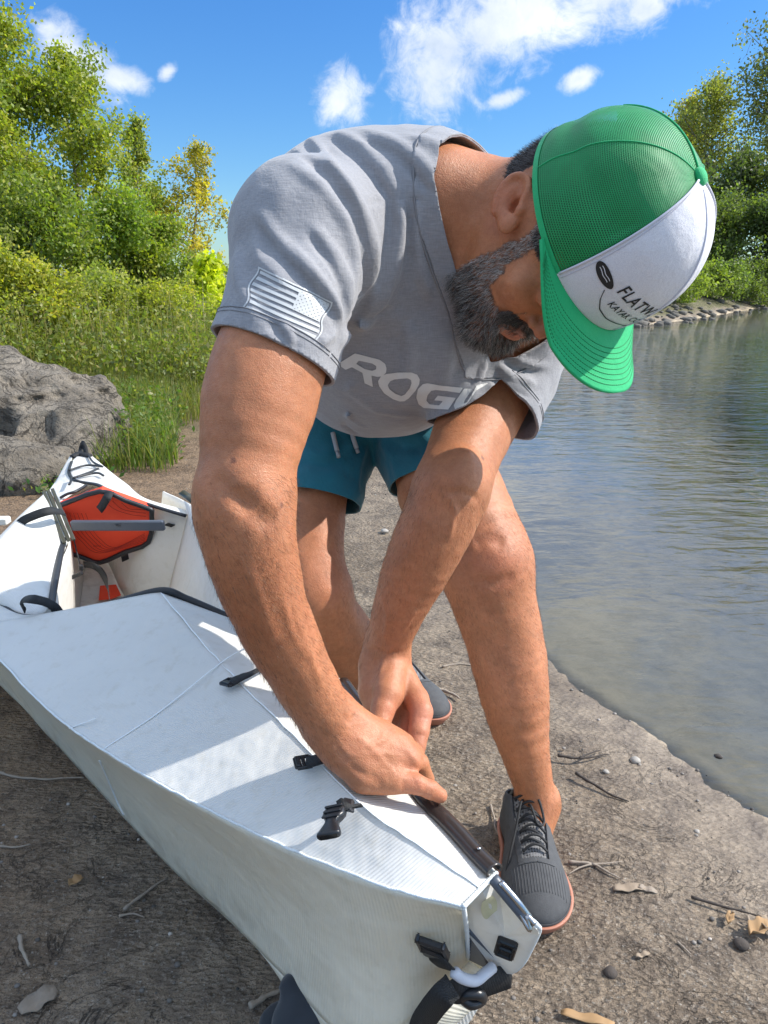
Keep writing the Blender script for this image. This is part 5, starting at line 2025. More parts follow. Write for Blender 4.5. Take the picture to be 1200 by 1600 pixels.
# ears: helix rim, antihelix, hollow, tragus, lobe
for sgn in (1, -1):
    if sgn == 1:
        E1 = cdir(.36, .88, .22)
        EN = cdir(-.50, .05, .86)
        EN = nrm(EN - E1 * (EN @ E1))
        ec = P(803, 320, .79)
        ec = body.hit(806, 320)[0] + EN * .008
        E2 = np.cross(E1, EN)
        ec_right = ec.copy()
        if E2 @ CX > 0: E2 = -E2          # towards the back of the head
    else:
        m_ = lambda v: v - 2 * HR * (v @ HR)
        E1, EN, E2 = m_(E1), m_(EN), m_(E2)
        ec = HO + m_(ec - HO)
    body.ell(ec - EN * .003, (E1, E2), (.029, .018, .007), .005)
    body.ell(ec - E1 * .022 - E2 * .004, (E1, E2), (.011, .0095, .0055), .006)
    body.ell(ec + EN * .0070 - E2 * .002 + E1 * .002, (E1, E2), (.0225, .0125, .0085), .002, '-')
    body.ell(ec - E1 * .003 - E2 * .004 + EN * .0005, (E1, E2), (.0105, .0072, .011), .002, '-')
    rim = [(-.016, .0145), (-.004, .0178), (.010, .0172), (.022, .0120), (.0275, .002), (.024, -.0085), (.014, -.0125), (.004, -.011)]
    body.chain_s([ec + E1 * a + E2 * b + EN * .0025 for a, b in rim], [.0032, .0038, .0040, .0040, .0040, .0036, .0030, .0024], k=.002)
    body.chain_s([ec + E1 * a + E2 * b + EN * .0008 for a, b in ((-.013, .006), (-.004, .0098), (.006, .0088), (.014, .004))], [.0026, .0030, .0028, .0018], k=.003)
    body.ell(ec - E1 * .006 - E2 * .0125 + EN * .002, (E1, E2), (.0065, .0042, .0045), .003)
    body.ell(ec - E1 * .0165 - E2 * .003 + EN * .001, (E1, E2), (.005, .006, .004), .004)

# ---- right hand: back towards the camera, thumb along the deck edge, fingers over the far side
hk = .014
body.chain(*JC((516, 1126, .88, 45), (545, 1160, .885, 48), (575, 1186, .888, 47)), k=.015, flat=(CZ, .62))
body.chain(*JC((540, 1140, .885, 34), (590, 1152, .895, 30), (622, 1164, .90, 24)), k=hk)
body.chain(*JC((530, 1165, .875, 32), (570, 1205, .87, 32), (600, 1212, .872, 28)), k=hk)
body.chain(*JC((560, 1170, .88, 36), (610, 1178, .885, 30), (640, 1188, .885, 22)), k=hk)
body.chain(*JC((572, 1212, .87, 26), (618, 1222, .864, 19.5), (650, 1226, .865, 17), (672, 1234, .868, 15.5), (687, 1243, .872, 12)), k=.008)      # thumb
fk = .004
body.chain(*JC((622, 1168, .895, 20), (654, 1192, .902, 15.5), (664, 1218, .92, 14), (652, 1240, .935, 12.5)), k=fk)        # index
body.chain(*JC((614, 1156, .90, 20), (645, 1176, .912, 16), (656, 1204, .932, 14), (644, 1226, .95, 12.5)), k=fk)
body.chain(*JC((602, 1146, .905, 19), (632, 1162, .922, 15), (642, 1190, .945, 13.5), (630, 1212, .96, 12)), k=fk)
body.chain(*JC((588, 1138, .905, 17), (614, 1148, .928, 13), (624, 1172, .95, 12), (614, 1192, .965, 11)), k=fk)
# knuckles
for a in ((634, 1180, .878, 14), (622, 1160, .886, 12), (607, 1148, .893, 11)):
    p_, r_ = J(*a)
    body.ell(p_, (CX, CY), (r_, r_, r_ * .7), .010)
for pts, amp, wd in [([(588, 1200), (596, 1212), (594, 1228)], -.0011, .0020), ([(598, 1196), (606, 1208), (606, 1222)], -.0010, .0018), ([(580, 1206), (586, 1218), (584, 1232)], -.0009, .0018),
                     ([(606, 1188), (616, 1196), (620, 1208)], -.0009, .0018), ([(626, 1216), (629, 1224), (627, 1232)], -.0010, .0014), ([(632, 1217), (635, 1225), (633, 1233)], -.0008, .0013),
                     ([(652, 1224), (655, 1231), (652, 1238)], -.0009, .0014), ([(628, 1174), (636, 1182), (640, 1192)], -.0009, .0016), ([(616, 1152), (624, 1160), (630, 1166)], -.0008, .0016),
                     ([(590, 1102), (598, 1106), (606, 1102)], -.0010, .0016), ([(590, 1110), (598, 1113), (604, 1109)], -.0008, .0014), ([(650, 1136), (657, 1138), (664, 1134)], -.0010, .0015),
                     ([(575, 1050), (578, 1075), (586, 1095)], -.0012, .004), ([(524, 1150), (536, 1170), (552, 1184)], .0010, .0030), ([(512, 1150), (524, 1180), (545, 1205)], .0009, .0032)]:
    body.fold(body.hit([p[0] for p in pts], [p[1] for p in pts]), amp, wd)
body.fold([P(596, 1206, .84), P(590, 1216, .845), P(594, 1232, .85)], -.0016, .003)
body.fold([P(610, 1196, .845), P(602, 1208, .84), P(602, 1222, .84)], -.0014, .003)

# ---- left hand
body.chain(*JC((602, 1010, 1.05, 34), (604, 1045, 1.05, 38), (610, 1080, 1.045, 40)), k=.015, flat=(CZ, .7))
body.chain(*JC((585, 1040, 1.045, 24), (584, 1080, 1.03, 25), (588, 1100, 1.02, 22)), k=hk)
body.chain(*JC((612, 1050, 1.03, 25), (606, 1085, 1.005, 25), (598, 1108, .99, 19), (592, 1135, .975, 16), (594, 1160, .965, 13)), k=.009)      # thumb
body.chain(*JC((630, 1062, 1.04, 22), (650, 1092, 1.02, 19), (658, 1112, 1.0, 17.5), (654, 1142, .985, 15), (652, 1165, .975, 12.5), (653, 1180, .97, 10)), k=.005)   # index
body.chain(*JC((622, 1070, 1.05, 22), (640, 1100, 1.04, 18), (642, 1130, 1.02, 15), (630, 1155, 1.0, 13), (622, 1170, .985, 11)), k=.005)
body.chain(*JC((608, 1080, 1.06, 20), (622, 1112, 1.05, 16), (624, 1138, 1.03, 14), (612, 1158, 1.01, 12)), k=.005)
body.chain(*JC((594, 1085, 1.06, 18), (602, 1115, 1.055, 14), (606, 1138, 1.035, 12), (598, 1154, 1.02, 10)), k=.005)
body.fold([P(588, 1072, 1.01), P(583, 1088, 1.005), P(590, 1100, 1.0)], -.0018, .003)

# veins, tendons, elbow crease
def on_body(pts, sdf=body):
    a = np.array(pts, float)
    return sdf.hit(a[:, 0], a[:, 1])


for pts, amp, wd in [
    ([(560, 1172), (590, 1160), (606, 1150)], .0010, .0028), ([(548, 1182), (590, 1176), (622, 1180)], .0010, .0028),
    ([(600, 1000), (606, 960), (596, 930)], .0016, .003), ([(615, 1005), (630, 985), (650, 955)], .0014, .003), ([(590, 1060), (600, 1030), (612, 1010)], .0014, .003),
    ([(700, 770), (712, 800), (700, 850)], .0014, .0035), ([(480, 1030), (455, 985), (440, 930)], .0012, .004), ([(365, 760), (400, 800), (430, 822)], -.0030, .010),
    ([(335, 742), (360, 772), (395, 802)], -.002, .007),
    ([(690, 772), (720, 768), (752, 782)], -.0009, .004), ([(740, 905), (775, 912), (805, 898)], -.0022, .010), ([(738, 850), (762, 842), (790, 850)], -.0018, .012),
    ([(545, 1195), (570, 1212), (592, 1216)], -.0012, .004), ([(556, 1150), (580, 1168), (604, 1196)], .0011, .003), ([(640, 1180), (652, 1192), (660, 1206)], .0010, .003),
    ([(628, 1222), (632, 1228), (630, 1236)], -.0009, .0018), ([(646, 1222), (650, 1229), (648, 1238)], -.0009, .0018), ([(652, 1120), (660, 1124), (668, 1120)], -.0010, .0018), ([(648, 1148), (656, 1150), (664, 1147)], -.0010, .0018),
    ([(505, 1075), (480, 1010), (462, 960)], .0013, .0045), ([(430, 1010), (410, 950), (385, 880)], .0014, .006),
    ([(532, 1118), (548, 1128), (556, 1112)], -.001, .003), ([(582, 1012), (602, 1020), (632, 1016)], -.0012, .003),
]:
    body.fold(on_body(pts), amp * 1.8, wd)


def skin_disp(p):
    return (vnoise(p, 38, 3) * .0011 + vnoise(p, 14, 5) * .0018).astype(np.float32)


body.noise_disp(skin_disp)
# ================================================================ clothes
# ---- shirt
shirt = SDF()
torso(shirt, .011)
shirt.cone(SHR, P(560, 420, .97), .078, .095, .04)
shirt.cone(SHL, P(700, 450, 1.05), .070, .09, .05)
shirt.chain(*JC((600, 530, 1.05, 85), (670, 560, 1.02, 64), (700, 590, 1.02, 46)), k=.05)
# the loose front hanging from chest to hem
shirt.ell(P(610, 500, 1.10), (SAX, TAX), (.165, .15, .135), .05)
shirt.chain(*JC((600, 555, 1.14, 100), (600, 575, 1.20, 105), (600, 590, 1.26, 105)), k=.05)
shirt.cone(P(560, 570, 1.18), P(640, 555, 1.14), .092, .092, .04)
shirt.ell(P(580, 585, 1.36), (SAX, TAX), (.175, .16, .135), .06)
# sleeves
shirt.chain(*JC((478, 366, .83, 96), (456, 460, .80, 99), (430, 550, .787, 99), (414, 620, .775, 97)), k=.025)
shirt.chain(*JC((815, 515, 1.12, 80), (795, 575, 1.10, 80), (766, 640, 1.07, 80), (740, 690, 1.045, 79)), k=.025)

FR = [  # right sleeve and chest folds: pixel polylines, height, width
    ([(470, 242), (515, 275), (552, 330), (572, 395), (566, 460), (545, 503)], -.0075, .007),
    ([(462, 234), (512, 262), (562, 320), (586, 392), (580, 470), (560, 512)], .0050, .009),
    ([(450, 255), (500, 290), (540, 345), (556, 405), (552, 465)], .0048, .008),
    ([(405, 330), (432, 372), (478, 418), (520, 468), (534, 500)], .0055, .0065),
    ([(398, 345), (425, 388), (470, 432), (508, 475), (525, 505)], -.0032, .006),
    ([(462, 390), (492, 425), (522, 462), (536, 495)], .0045, .0055),
    ([(488, 352), (522, 395), (545, 440), (546, 488)], .0052, .006),
    ([(480, 365), (512, 408), (534, 450), (540, 490)], -.0036, .005),
    ([(372, 390), (372, 430), (382, 462), (400, 500)], .0038, .007),
    ([(396, 372), (404, 404), (430, 428), (452, 452)], .0026, .007),
    ([(440, 505), (452, 522), (455, 545)], .0040, .004),
    ([(418, 500), (450, 535), (470, 548)], -.0028, .006),
    ([(500, 535), (515, 530), (528, 520)], .0028, .006),
    ([(525, 208), (562, 226), (600, 265), (620, 305)], .0050, .007),
    ([(515, 216), (550, 238), (585, 275), (606, 312)], -.0042, .006),
    ([(485, 215), (520, 255), (545, 285), (562, 318)], .0042, .007),
    ([(475, 222), (508, 262), (535, 296), (552, 325)], -.0032, .006),
    ([(570, 205), (628, 230), (665, 262), (685, 295)], .0044, .008),
    ([(560, 214), (612, 238), (648, 268), (668, 300)], -.0034, .006),
    ([(640, 215), (690, 232), (722, 250)], .0030, .008),
    ([(624, 306), (626, 350), (618, 410), (600, 462), (570, 508), (535, 535)], .0085, .009),
    ([(612, 310), (610, 360), (600, 415), (582, 460), (556, 498)], -.0075, .008),
    ([(636, 312), (640, 370), (636, 430), (622, 490)], -.0038, .008),
    ([(650, 325), (652, 380), (660, 430), (672, 470)], .0030, .008),
    ([(540, 508), (572, 508), (604, 486)], -.0060, .007),
    ([(640, 500), (640, 560), (634, 610)], .0040, .010),
    ([(700, 520), (700, 560), (690, 610)], .0030, .010),
    ([(758, 562), (748, 590), (734, 620)], .0060, .004),
    ([(512, 625), (545, 652), (572, 668)], .0050, .005),
    ([(505, 640), (540, 668), (560, 680)], -.0040, .006),
    ([(530, 560), (548, 610), (590, 640), (650, 650)], .0026, .010),
    ([(784, 560), (808, 575), (842, 582)], -.0045, .006), ([(778, 572), (800, 590), (838, 600)], .0045, .006), ([(800, 560), (830, 572), (858, 572)], .0040, .005),
    ([(770, 590), (792, 608), (826, 620)], -.0035, .006), ([(765, 602), (790, 625), (820, 636)], .0026, .006),
    # seams
    ([(560, 322), (590, 315), (620, 311), (650, 314), (680, 317)], -.0016, .0022),
]
for pts, amp, wd in FR:
    q = on_body(pts, shirt)
    shirt.fold(q, amp * 2.0, wd * .78)


def shirt_disp(p):
    return (vnoise(p, 22, 9) * .0022 + vnoise(p, 55, 2) * .0009).astype(np.float32)


shirt.noise_disp(shirt_disp)
sv, sq = shirt.mesh(.0035)
# openings
cut_r = (P(427, 558, .785), nrm(CX * -.37 - CY * .93 + CZ * .10))
cut_l = (P(772, 632, 1.075), nrm(CX * -.62 - CY * .74 + CZ * .24))
ncen, nn_ = plane_from(P(790, 258, .99), P(704, 360, .87), P(732, 500, .93), P(860, 320, .85))
hem = (P(590, 660, 1.21), nrm(-TAX * .8 - CY * .55))


def reg_plane(v, pl, c, rad):
    g = (v - pl[0]) @ pl[1]
    far = np.linalg.norm(v - c, axis=1) > rad
    return np.where(far, -1.0, g)


axr = (P(430, 520, .79), P(400, 680, .765))
axl = (P(785, 600, 1.09), P(735, 700, 1.04))
def sleeve_g(v, ax, pl, rad):
    a, b_ = ax
    d = b_ - a
    t = np.clip((v - a) @ d / (d @ d), 0, 1)
    dist = np.linalg.norm(v - a - t[:, None] * d, axis=1)
    return np.minimum.reduce([(v - pl[0]) @ pl[1], rad - dist, (tonly.eval(v) - .014) * 1.0])


tonly = SDF()
torso(tonly, .011)
tonly.ell(P(610, 500, 1.10), (SAX, TAX), (.165, .15, .135), .05)
tonly.chain(*JC((600, 530, 1.05, 85), (670, 560, 1.02, 64), (700, 590, 1.02, 46)), k=.05)
tonly.cone(P(560, 570, 1.18), P(640, 555, 1.14), .092, .092, .04)
g_r = sleeve_g(sv, axr, cut_r, .10)
g_l = sleeve_g(sv, axl, cut_l, .10)
nmid = P(785, 375, .93)


def neck_g(v):
    g = (v - ncen) @ nn_
    return np.minimum(g, .151 - np.linalg.norm(v - nmid, axis=1))


g_n = neck_g(sv)
g_h = (sv - hem[0]) @ hem[1]
gap = np.maximum.reduce([g_r, g_l, g_n, g_h])
shv, shf = clip_mesh(sv, sq, gap)
shv, shf = largest(shv, shf)
# collar band: a strip of the shirt beside the neck opening, a little proud
gn2 = neck_g(shv)


shn = vert_normals(shv, shf)

m_shirt = bpy.data.materials.new('heather_cloth')
m_shirt.use_nodes = True
nb = NB(m_shirt.node_tree)
b = m_shirt.node_tree.nodes['Principled BSDF']
tc = nb.n('ShaderNodeTexCoord').outputs['Object']
mp = nb.n('ShaderNodeMapping')
mp.inputs['Scale'].default_value = (60, 240, 700)
nb.link(tc, mp.inputs['Vector'])
mp2 = nb.n('ShaderNodeMapping')
mp2.inputs['Rotation'].default_value = (0, R(35), 0)
mp2.inputs['Scale'].default_value = (900, 300, 60)
nb.link(tc, mp2.inputs['Vector'])
st1 = nb.noise(mp.outputs[0], 1.0, 3, .6)
st2 = nb.noise(mp2.outputs[0], 1.0, 3, .6)
he = nb.math('ADD', nb.math('MULTIPLY', st1, .6), nb.math('MULTIPLY', st2, .4))
big = nb.noise(tc, 7, 3, .5)
c = nb.mix(nb.maprange(he, .3, .7), (.215, .217, .235), (.33, .332, .352))
c = nb.mix(nb.math('MULTIPLY', big, .16), c, (.22, .22, .25))
nb.link(c, b.inputs['Base Color'])
b.inputs['Roughness'].default_value = .82
b.inputs['Sheen Weight'].default_value = .25
b.inputs['Specular IOR Level'].default_value = .25
nb.link(nb.bump(he, .35, .0012, nb.bump(nb.noise(tc, 60, 4, .6), .35, .004)), b.inputs['Normal'])
m_print = mat_simple('shirt_print', (.66, .655, .64), .6)
m_flag = mat_simple('flag_print_ink', (.52, .54, .55), .6)

person = thing('person', 'bearded man in grey t-shirt and green and white trucker cap bending over the white kayak', 'person', G(840, 1420, 0))
o_shirt = mesh('t_shirt', shv, shf, m_shirt, person)
md = o_shirt.modifiers.new('thick', 'SOLIDIFY')
md.thickness = .0022
md.offset = -1
cv, cf, cn = clip_mesh(shv, shf, -gn2 - .020, extra=shn)
cv, cf, cn = keep_big(cv, cf, cn)
o_col = mesh('collar', cv + cn * .0016, cf, m_shirt, o_shirt)
def ring_line(name, v, g, level, centre, axis, parent, r=.0008, mat=None):
    """a line of stitching where g crosses a level"""
    k = np.abs(g - level) < .0035
    q, gg = v[k], g[k]
    a1 = nrm(np.cross(axis, [0.3, .2, 1])); a2 = np.cross(axis, a1)
    th = np.arctan2((q - centre) @ a2, (q - centre) @ a1)
    q = q - np.outer(gg - level, axis)
    bins = np.linspace(-math.pi, math.pi, 110)
    idx = np.digitize(th, bins)
    pts = [q[idx == i].mean(0) for i in range(1, 110) if (idx == i).sum() > 0]
    if len(pts) < 8: return
    pts = np.array(pts)
    # cut where the loop jumps
    runs, cur = [], [pts[0]]
    for p_ in pts[1:]:
        if np.linalg.norm(p_ - cur[-1]) > .02:
            runs.append(cur); cur = []
        cur.append(p_)
    runs.append(cur)
    for run in runs:
        if len(run) > 5:
            run = np.array(run)
            run[1:-1] = (run[:-2] + run[1:-1] * 2 + run[2:]) / 4
            mesh(name, *tube(run + nrm(run.mean(0) - centre) * 0 + (run - centre) / np.linalg.norm(run - centre, axis=1)[:, None] * .0016, r, 6), mat or m_seamline, parent)


m_seamline = mat_simple('shirt_seam', (.22, .22, .235), .85)
ring_line('seam', shv, gn2, -.020, nmid, nn_, o_shirt, .0012)
md = o_col.modifiers.new('thick', 'SOLIDIFY')
md.thickness = .002
md.offset = -1
# sleeve hems: doubled cloth
for nm, pl, c0, rad, side in (('sleeve_hem', cut_r, cut_r[0], .16, 1), ('sleeve_hem', cut_l, cut_l[0], .13, -1)):
    g = (shv - pl[0]) @ pl[1]
    g = sleeve_g(shv, axr if side == 1 else axl, (pl[0] - pl[1] * .019, pl[1]), .10)
    hv, hf, hn = clip_mesh(shv, shf, -g, extra=shn)
    if len(hf) == 0: continue
    hv, hf, hn = keep_big(hv, hf, hn)
    o_ = mesh(nm, hv + hn * .0012, hf, m_shirt, o_shirt)
    gs = (shv - pl[0]) @ pl[1]
    gs = np.where(sleeve_g(shv, axr if side == 1 else axl, (pl[0] - pl[1] * .03, pl[1]), .10) > 0, gs, 9)
    ring_line('stitching', shv, gs, -.019, pl[0], pl[1], o_shirt, .0006)
    ring_line('stitching', shv, gs, -.015, pl[0], pl[1], o_shirt, .0004)
    md = o_.modifiers.new('thick', 'SOLIDIFY')
    md.thickness = .0016
    md.offset = -1
sbvh = bvh_of(shv, shf)

# chest lettering ROGUE (the E and most of the U are hidden by the arm)
Lz = lambda pts: [(500 + x / 4.2857, 520 + y / 4.2857) for x, y in pts]
letters = [
    (Lz([(235, 135), (400, 178), (436, 205), (446, 235), (442, 265), (420, 288), (385, 293), (345, 284), (355, 360), (300, 335), (285, 265), (215, 228), (172, 245), (120, 207)]),
     Lz([(243, 205), (262, 184), (350, 203), (378, 220), (376, 242), (350, 252), (300, 240)])),
    (Lz([(445, 273), (520, 264), (610, 264), (650, 278), (668, 310), (664, 342), (640, 385), (595, 436), (565, 455), (535, 457), (490, 442), (430, 402), (397, 355), (389, 322), (408, 290)]),
     Lz([(500, 310), (585, 302), (608, 312), (612, 335), (600, 370), (570, 410), (545, 420), (505, 405), (465, 375), (454, 348), (470, 322)])),
    (Lz([(720, 335), (800, 350), (955, 368), (935, 402), (850, 388), (775, 380), (745, 385), (720, 415), (713, 450), (735, 476), (800, 485), (825, 455), (765, 450), (790, 418), (910, 435), (860, 515), (760, 507), (695, 500), (660, 475), (645, 430), (656, 375), (688, 342)]), None),
    (Lz([(965, 373), (1020, 376), (970, 450), (960, 478), (985, 465), (1030, 385), (1050, 348), (1132, 335), (1100, 356), (1045, 385), (1000, 455), (965, 500), (930, 515), (905, 512), (897, 488), (912, 450)]), None),
]
for outer, inner in letters:
    def fld(x, y, outer=outer, inner=inner):
        g = poly_sd(x, y, outer)
        if inner is not None: g = np.maximum(g, -poly_sd(x, y, inner))
        return g
    a = np.array(outer)
    x0, x1, y0, y1 = a[:, 0].min() - 2, a[:, 0].max() + 2, a[:, 1].min() - 2, a[:, 1].max() + 2
    print_patch('letter', m_print, o_shirt, sbvh, fld, x0, x1, y0, y1, int((x1 - x0) / 1.1), int((y1 - y0) / 1.1), lambda x, y: (x, y))

# flag on the sleeve
FC = np.array([(402.5, 416.7), (518, 471.7), (493, 535), (378, 485)])


def flagmap(u, v):
    a = FC[0] * ((1 - u) * (1 - v))[:, None] + FC[1] * (u * (1 - v))[:, None] + FC[2] * (u * v)[:, None] + FC[3] * ((1 - u) * v)[:, None]
    wob = np.sin(v * 9.5 + .6) * 3.2 * (np.abs(u - .5) * 2)
    return a[:, 0] + wob, a[:, 1]


def rect_sd(u, v, a, b, c, d, asp=1.9):
    return np.maximum(np.maximum(a - u, u - c) * asp, np.maximum(b - v, v - d))


def flag_frame(u, v):
    return np.maximum(rect_sd(u, v, 0, 0, 1, 1), -rect_sd(u, v, .018, .035, .982, .965))


def flag_field(u, v):
    g = np.full(u.shape, 9.0)
    m0, m1 = .065, .935
    h = (m1 - m0) / 13
    for i in range(0, 13, 2):
        x1 = .965 if i > 6 else .58
        g = np.minimum(g, rect_sd(u, v, .035, m0 + i * h, x1, m0 + (i + 1) * h))
    g = np.minimum(g, rect_sd(u, v, .58, m0, .965, m0 + 7 * h))
    for r_ in range(9):
        nst = 6 if r_ % 2 == 0 else 5
        for k in range(nst):
            cu = .58 + .385 * ((k + (.5 if r_ % 2 == 0 else 1.0)) / 6)
            cv_ = m0 + 7 * h * (r_ + .7) / 9.4
            g = np.maximum(g, .0125 - np.hypot((u - cu) * 1.9, v - cv_))
    return g


o_flag = print_patch('flag_print', m_flag, o_shirt, sbvh, lambda u, v: np.minimum(flag_field(u, v), flag_frame(u, v)), -.01, 1.01, -.01, 1.01, 260, 150, flagmap)

# ---- shorts
shorts = SDF()
shorts.ell(P(580, 600, 1.46), (SAX, TAX), (.185, .16, .135), .05)
shorts.chain(*JC((528, 640, 1.45, 90), (508, 700, 1.42, 80), (498, 770, 1.375, 70), (490, 830, 1.35, 66)), k=.02)
shorts.chain(*JC((646, 610, 1.46, 86), (668, 680, 1.41, 90), (694, 745, 1.36, 88), (716, 800, 1.33, 86)), k=.012)
for pts, amp, wd in [([(470, 700), (500, 712), (560, 690)], .004, .009), ([(462, 720), (510, 728), (565, 700)], -.004, .008), ([(480, 755), (520, 745), (560, 720)], .003, .009),
                     ([(578, 690), (560, 730), (556, 775)], .004, .007), ([(590, 690), (612, 715), (625, 750)], .004, .008), ([(600, 680), (630, 700), (660, 700)], -.004, .009),
                     ([(640, 670), (670, 690), (690, 690)], .003, .009), ([(545, 700), (540, 740), (545, 790)], -.0022, .0022)]:
    shorts.fold(on_body(pts, shorts), amp, wd)
shorts.noise_disp(lambda p: (vnoise(p, 26, 19) * .003 + vnoise(p, 60, 12) * .0012).astype(np.float32))
pv, pq = shorts.mesh(.0045)
cr = (P(505, 782, 1.36), nrm(CX * -.18 - CY * .97 + CZ * .25))
clf = (P(700, 742, 1.35), nrm(CX * .22 - CY * .96 + CZ * .25))
gx = (pv - P(582, 700, 1.40)) @ CX
g1 = np.where(gx > 0, -1, (pv - cr[0]) @ cr[1])
g2 = np.where(gx < 0, -1, (pv - clf[0]) @ clf[1])
pv, pf = clip_mesh(pv, pq, np.maximum(g1, g2))
pv, pf = largest(pv, pf)
m_shorts = mat_simple('teal_cotton', (.003, .135, .185), .75, bump=(180, .4, .002), sheen=.2)
o_shorts = mesh('shorts', pv, pf, m_shorts, person)
md = o_shorts.modifiers.new('thick', 'SOLIDIFY'); md.thickness = .003; md.offset = -1
m_cord = mat_simple('cord_cloth', (.42, .42, .42), .8, bump=(900, .8, .002))
m_blackpl = mat_simple('black_plastic', (.012, .013, .015), .38, bump=(300, .15, .001))
pbvh = bvh_of(pv, pf)
for xs in ([(519, 678), (522, 690), (525, 706)], [(548, 676), (550, 688), (553, 700)]):
    a = np.array(xs, float)
    q = cast(pbvh, a[:, 0], a[:, 1], .006)
    if np.isnan(q).any(): continue
    mesh('drawstring', *tube(catmull(q, 5), .0042, 8), m_cord, o_shorts)
    mesh('drawstring_tip', *tube([q[-1], q[-1] + (q[-1] - q[-2]) * .55], .0036, 8), mat_simple('tip', (.3, .3, .3), .3), o_shorts)

# ---- body, clipped nowhere: one continuous surface with painted skin tones
bv, bq = body.mesh(.0027)
print('body', len(bv), 'shirt', len(shv))
gb = bv.astype(float)
n1 = fbm(gb, 30, 3, 1)
n2 = fbm(gb, 110, 3, 4)
base = np.array([.45, .184, .086])
col = base * (1 + .10 * n1[:, None] + .09 * n2[:, None])


def spot(c, r, tint, amt):
    global col
    d = np.linalg.norm(gb - c, axis=1)
    m = np.clip(1 - d / r, 0, 1) ** 1.3 * amt
    m = (m * (1 + .35 * n1)).clip(0, 1)
    col = col * (1 - m[:, None]) + np.array(tint) * m[:, None]


pink = (.56,.2,.12)
spot(P(766, 872, 1.24), .085, (.47, .15, .085), .6)
spot(P(488, 905, 1.30), .08, (.47, .16, .09), .4)
for a in ((634, 1180, .88), (650, 1228, .86), (600, 1110, .99), (655, 1115, 1.0), (653, 1175, .97), (688, 1245, .87)):
    spot(P(*a), .03, (.56, .21, .13), .6)
spot(P(560, 1180, .87), .08, (.48, .20, .11), .5)
spot(P(655, 1130, 1.0), .05, (.60, .24, .18), .7)
spot(P(605, 1060, 1.03), .07, (.48, .20, .11), .4)
spot(P(400, 960, .76), .14, (.37, .13, .058), .5)
spot(P(600, 960, 1.0), .1, (.45, .18, .09), .4)
spot(HP(0, .09, -.093), .024, (.50, .18, .15), .9)
spot(HP(.079, -.012, -.045), .045, (.56, .15, .085), .6)
spot(HP(0, .115, -.062), .03, (.55, .22, .15), .6)
# darker beard and hair ground
rel = gb - HO
hu, hf_, hr = rel @ HU, rel @ HF, rel @ HR
inhead = (np.linalg.norm(rel, axis=1) < .19)
jaw = inhead & (hu < -.060) & (hf_ > .021) & (hu > -.152)
jaw |= inhead & (hu >= -.062) & (hu < .0) & (hf_ > .020) & (hf_ < .044) & (np.abs(hr) > .052)
mouth = (np.hypot(hr / 1.3, (hu + .095)) < .014) & (hf_ > .08)
nose = (hu > -.078) & (np.abs(hr) < .022) & (hf_ > .08)
cheek = (hf_ > .055) & (hu > -.088) & (np.abs(hr) > .026)
jaw &= np.linalg.norm(gb - ec_right, axis=1) > .037
jaw &= ~mouth & ~nose & ~cheek
hairm = inhead & (hu > -.052) & (hf_ < -.028)
hairm |= inhead & (hu > -.02) & (np.abs(hr) > .05) & (hf_ < .055)
hairm &= ~((np.abs(hr) > .069) & (hf_ > -.045) & (hf_ < .03) & (hu < -.005))
hairm |= inhead & (hu > .01)
neckhair = inhead & (hf_ < -.045) & (hu > -.052)
jawf = np.clip(.55 + .5 * fbm(gb, 240, 2, 3), .25, .9)[:, None] * np.clip(1.1 - np.abs(hu + .02) * 0, 0, 1)[:, None]
col = np.where(jaw[:, None], col * (1 - jawf) + np.array([.060, .048, .040]) * jawf, col)
col = np.where((hairm | neckhair)[:, None], np.array([.045, .035, .03]), col)
# moles
for px_, py_ in ((364, 720), (440, 790), (754, 716), (680, 340)):
    hpt = body.hit(px_, py_)[0]
    d = np.linalg.norm(gb - hpt, axis=1)
    col = np.where((d < .0032)[:, None], np.array([.22, .09, .05]), col)

m_skin = bpy.data.materials.new('skin')
m_skin.use_nodes = True
nb = NB(m_skin.node_tree)
b = m_skin.node_tree.nodes['Principled BSDF']
tc = nb.n('ShaderNodeTexCoord').outputs['Object']
ac = nb.attr('col')
mott = nb.noise(tc, 160, 5, .65)
c = nb.mix(nb.maprange(mott, .38, .62, 0, .35), ac, nb.mix(1.0, ac, (.78, .62, .56), 'MULTIPLY'))
fine = nb.noise(tc, 620, 3, .6)
c = nb.mix(nb.maprange(fine, .5, .68, 0, .3), c, nb.mix(1.0, c, (.62, .55, .5), 'MULTIPLY'))
nb.link(c, b.inputs['Base Color'])
b.inputs['Subsurface Weight'].default_value = .25
b.inputs['Subsurface Radius'].default_value = (1.0, .35, .2)
b.inputs['Subsurface Scale'].default_value = .006
nb.link(nb.maprange(mott, .3, .7, .40, .56), b.inputs['Roughness'])
b.inputs['Specular IOR Level'].default_value = .42
vs = nb.voro(tc, 900)
nb.link(nb.bump(vs, .30, .0009, nb.bump(nb.noise(tc, 260, 4, .65), .40, .0016)), b.inputs['Normal'])
o_body = mesh('body', bv, bq, m_skin, person, cols=col)
bbvh = bvh_of(bv, bq)
# ================================================================ cap
def KP(r, f, u): return KO + KR * r + KF * f + KU * u


CAP_H, CAP_F, CAP_B = .128, .112, .096


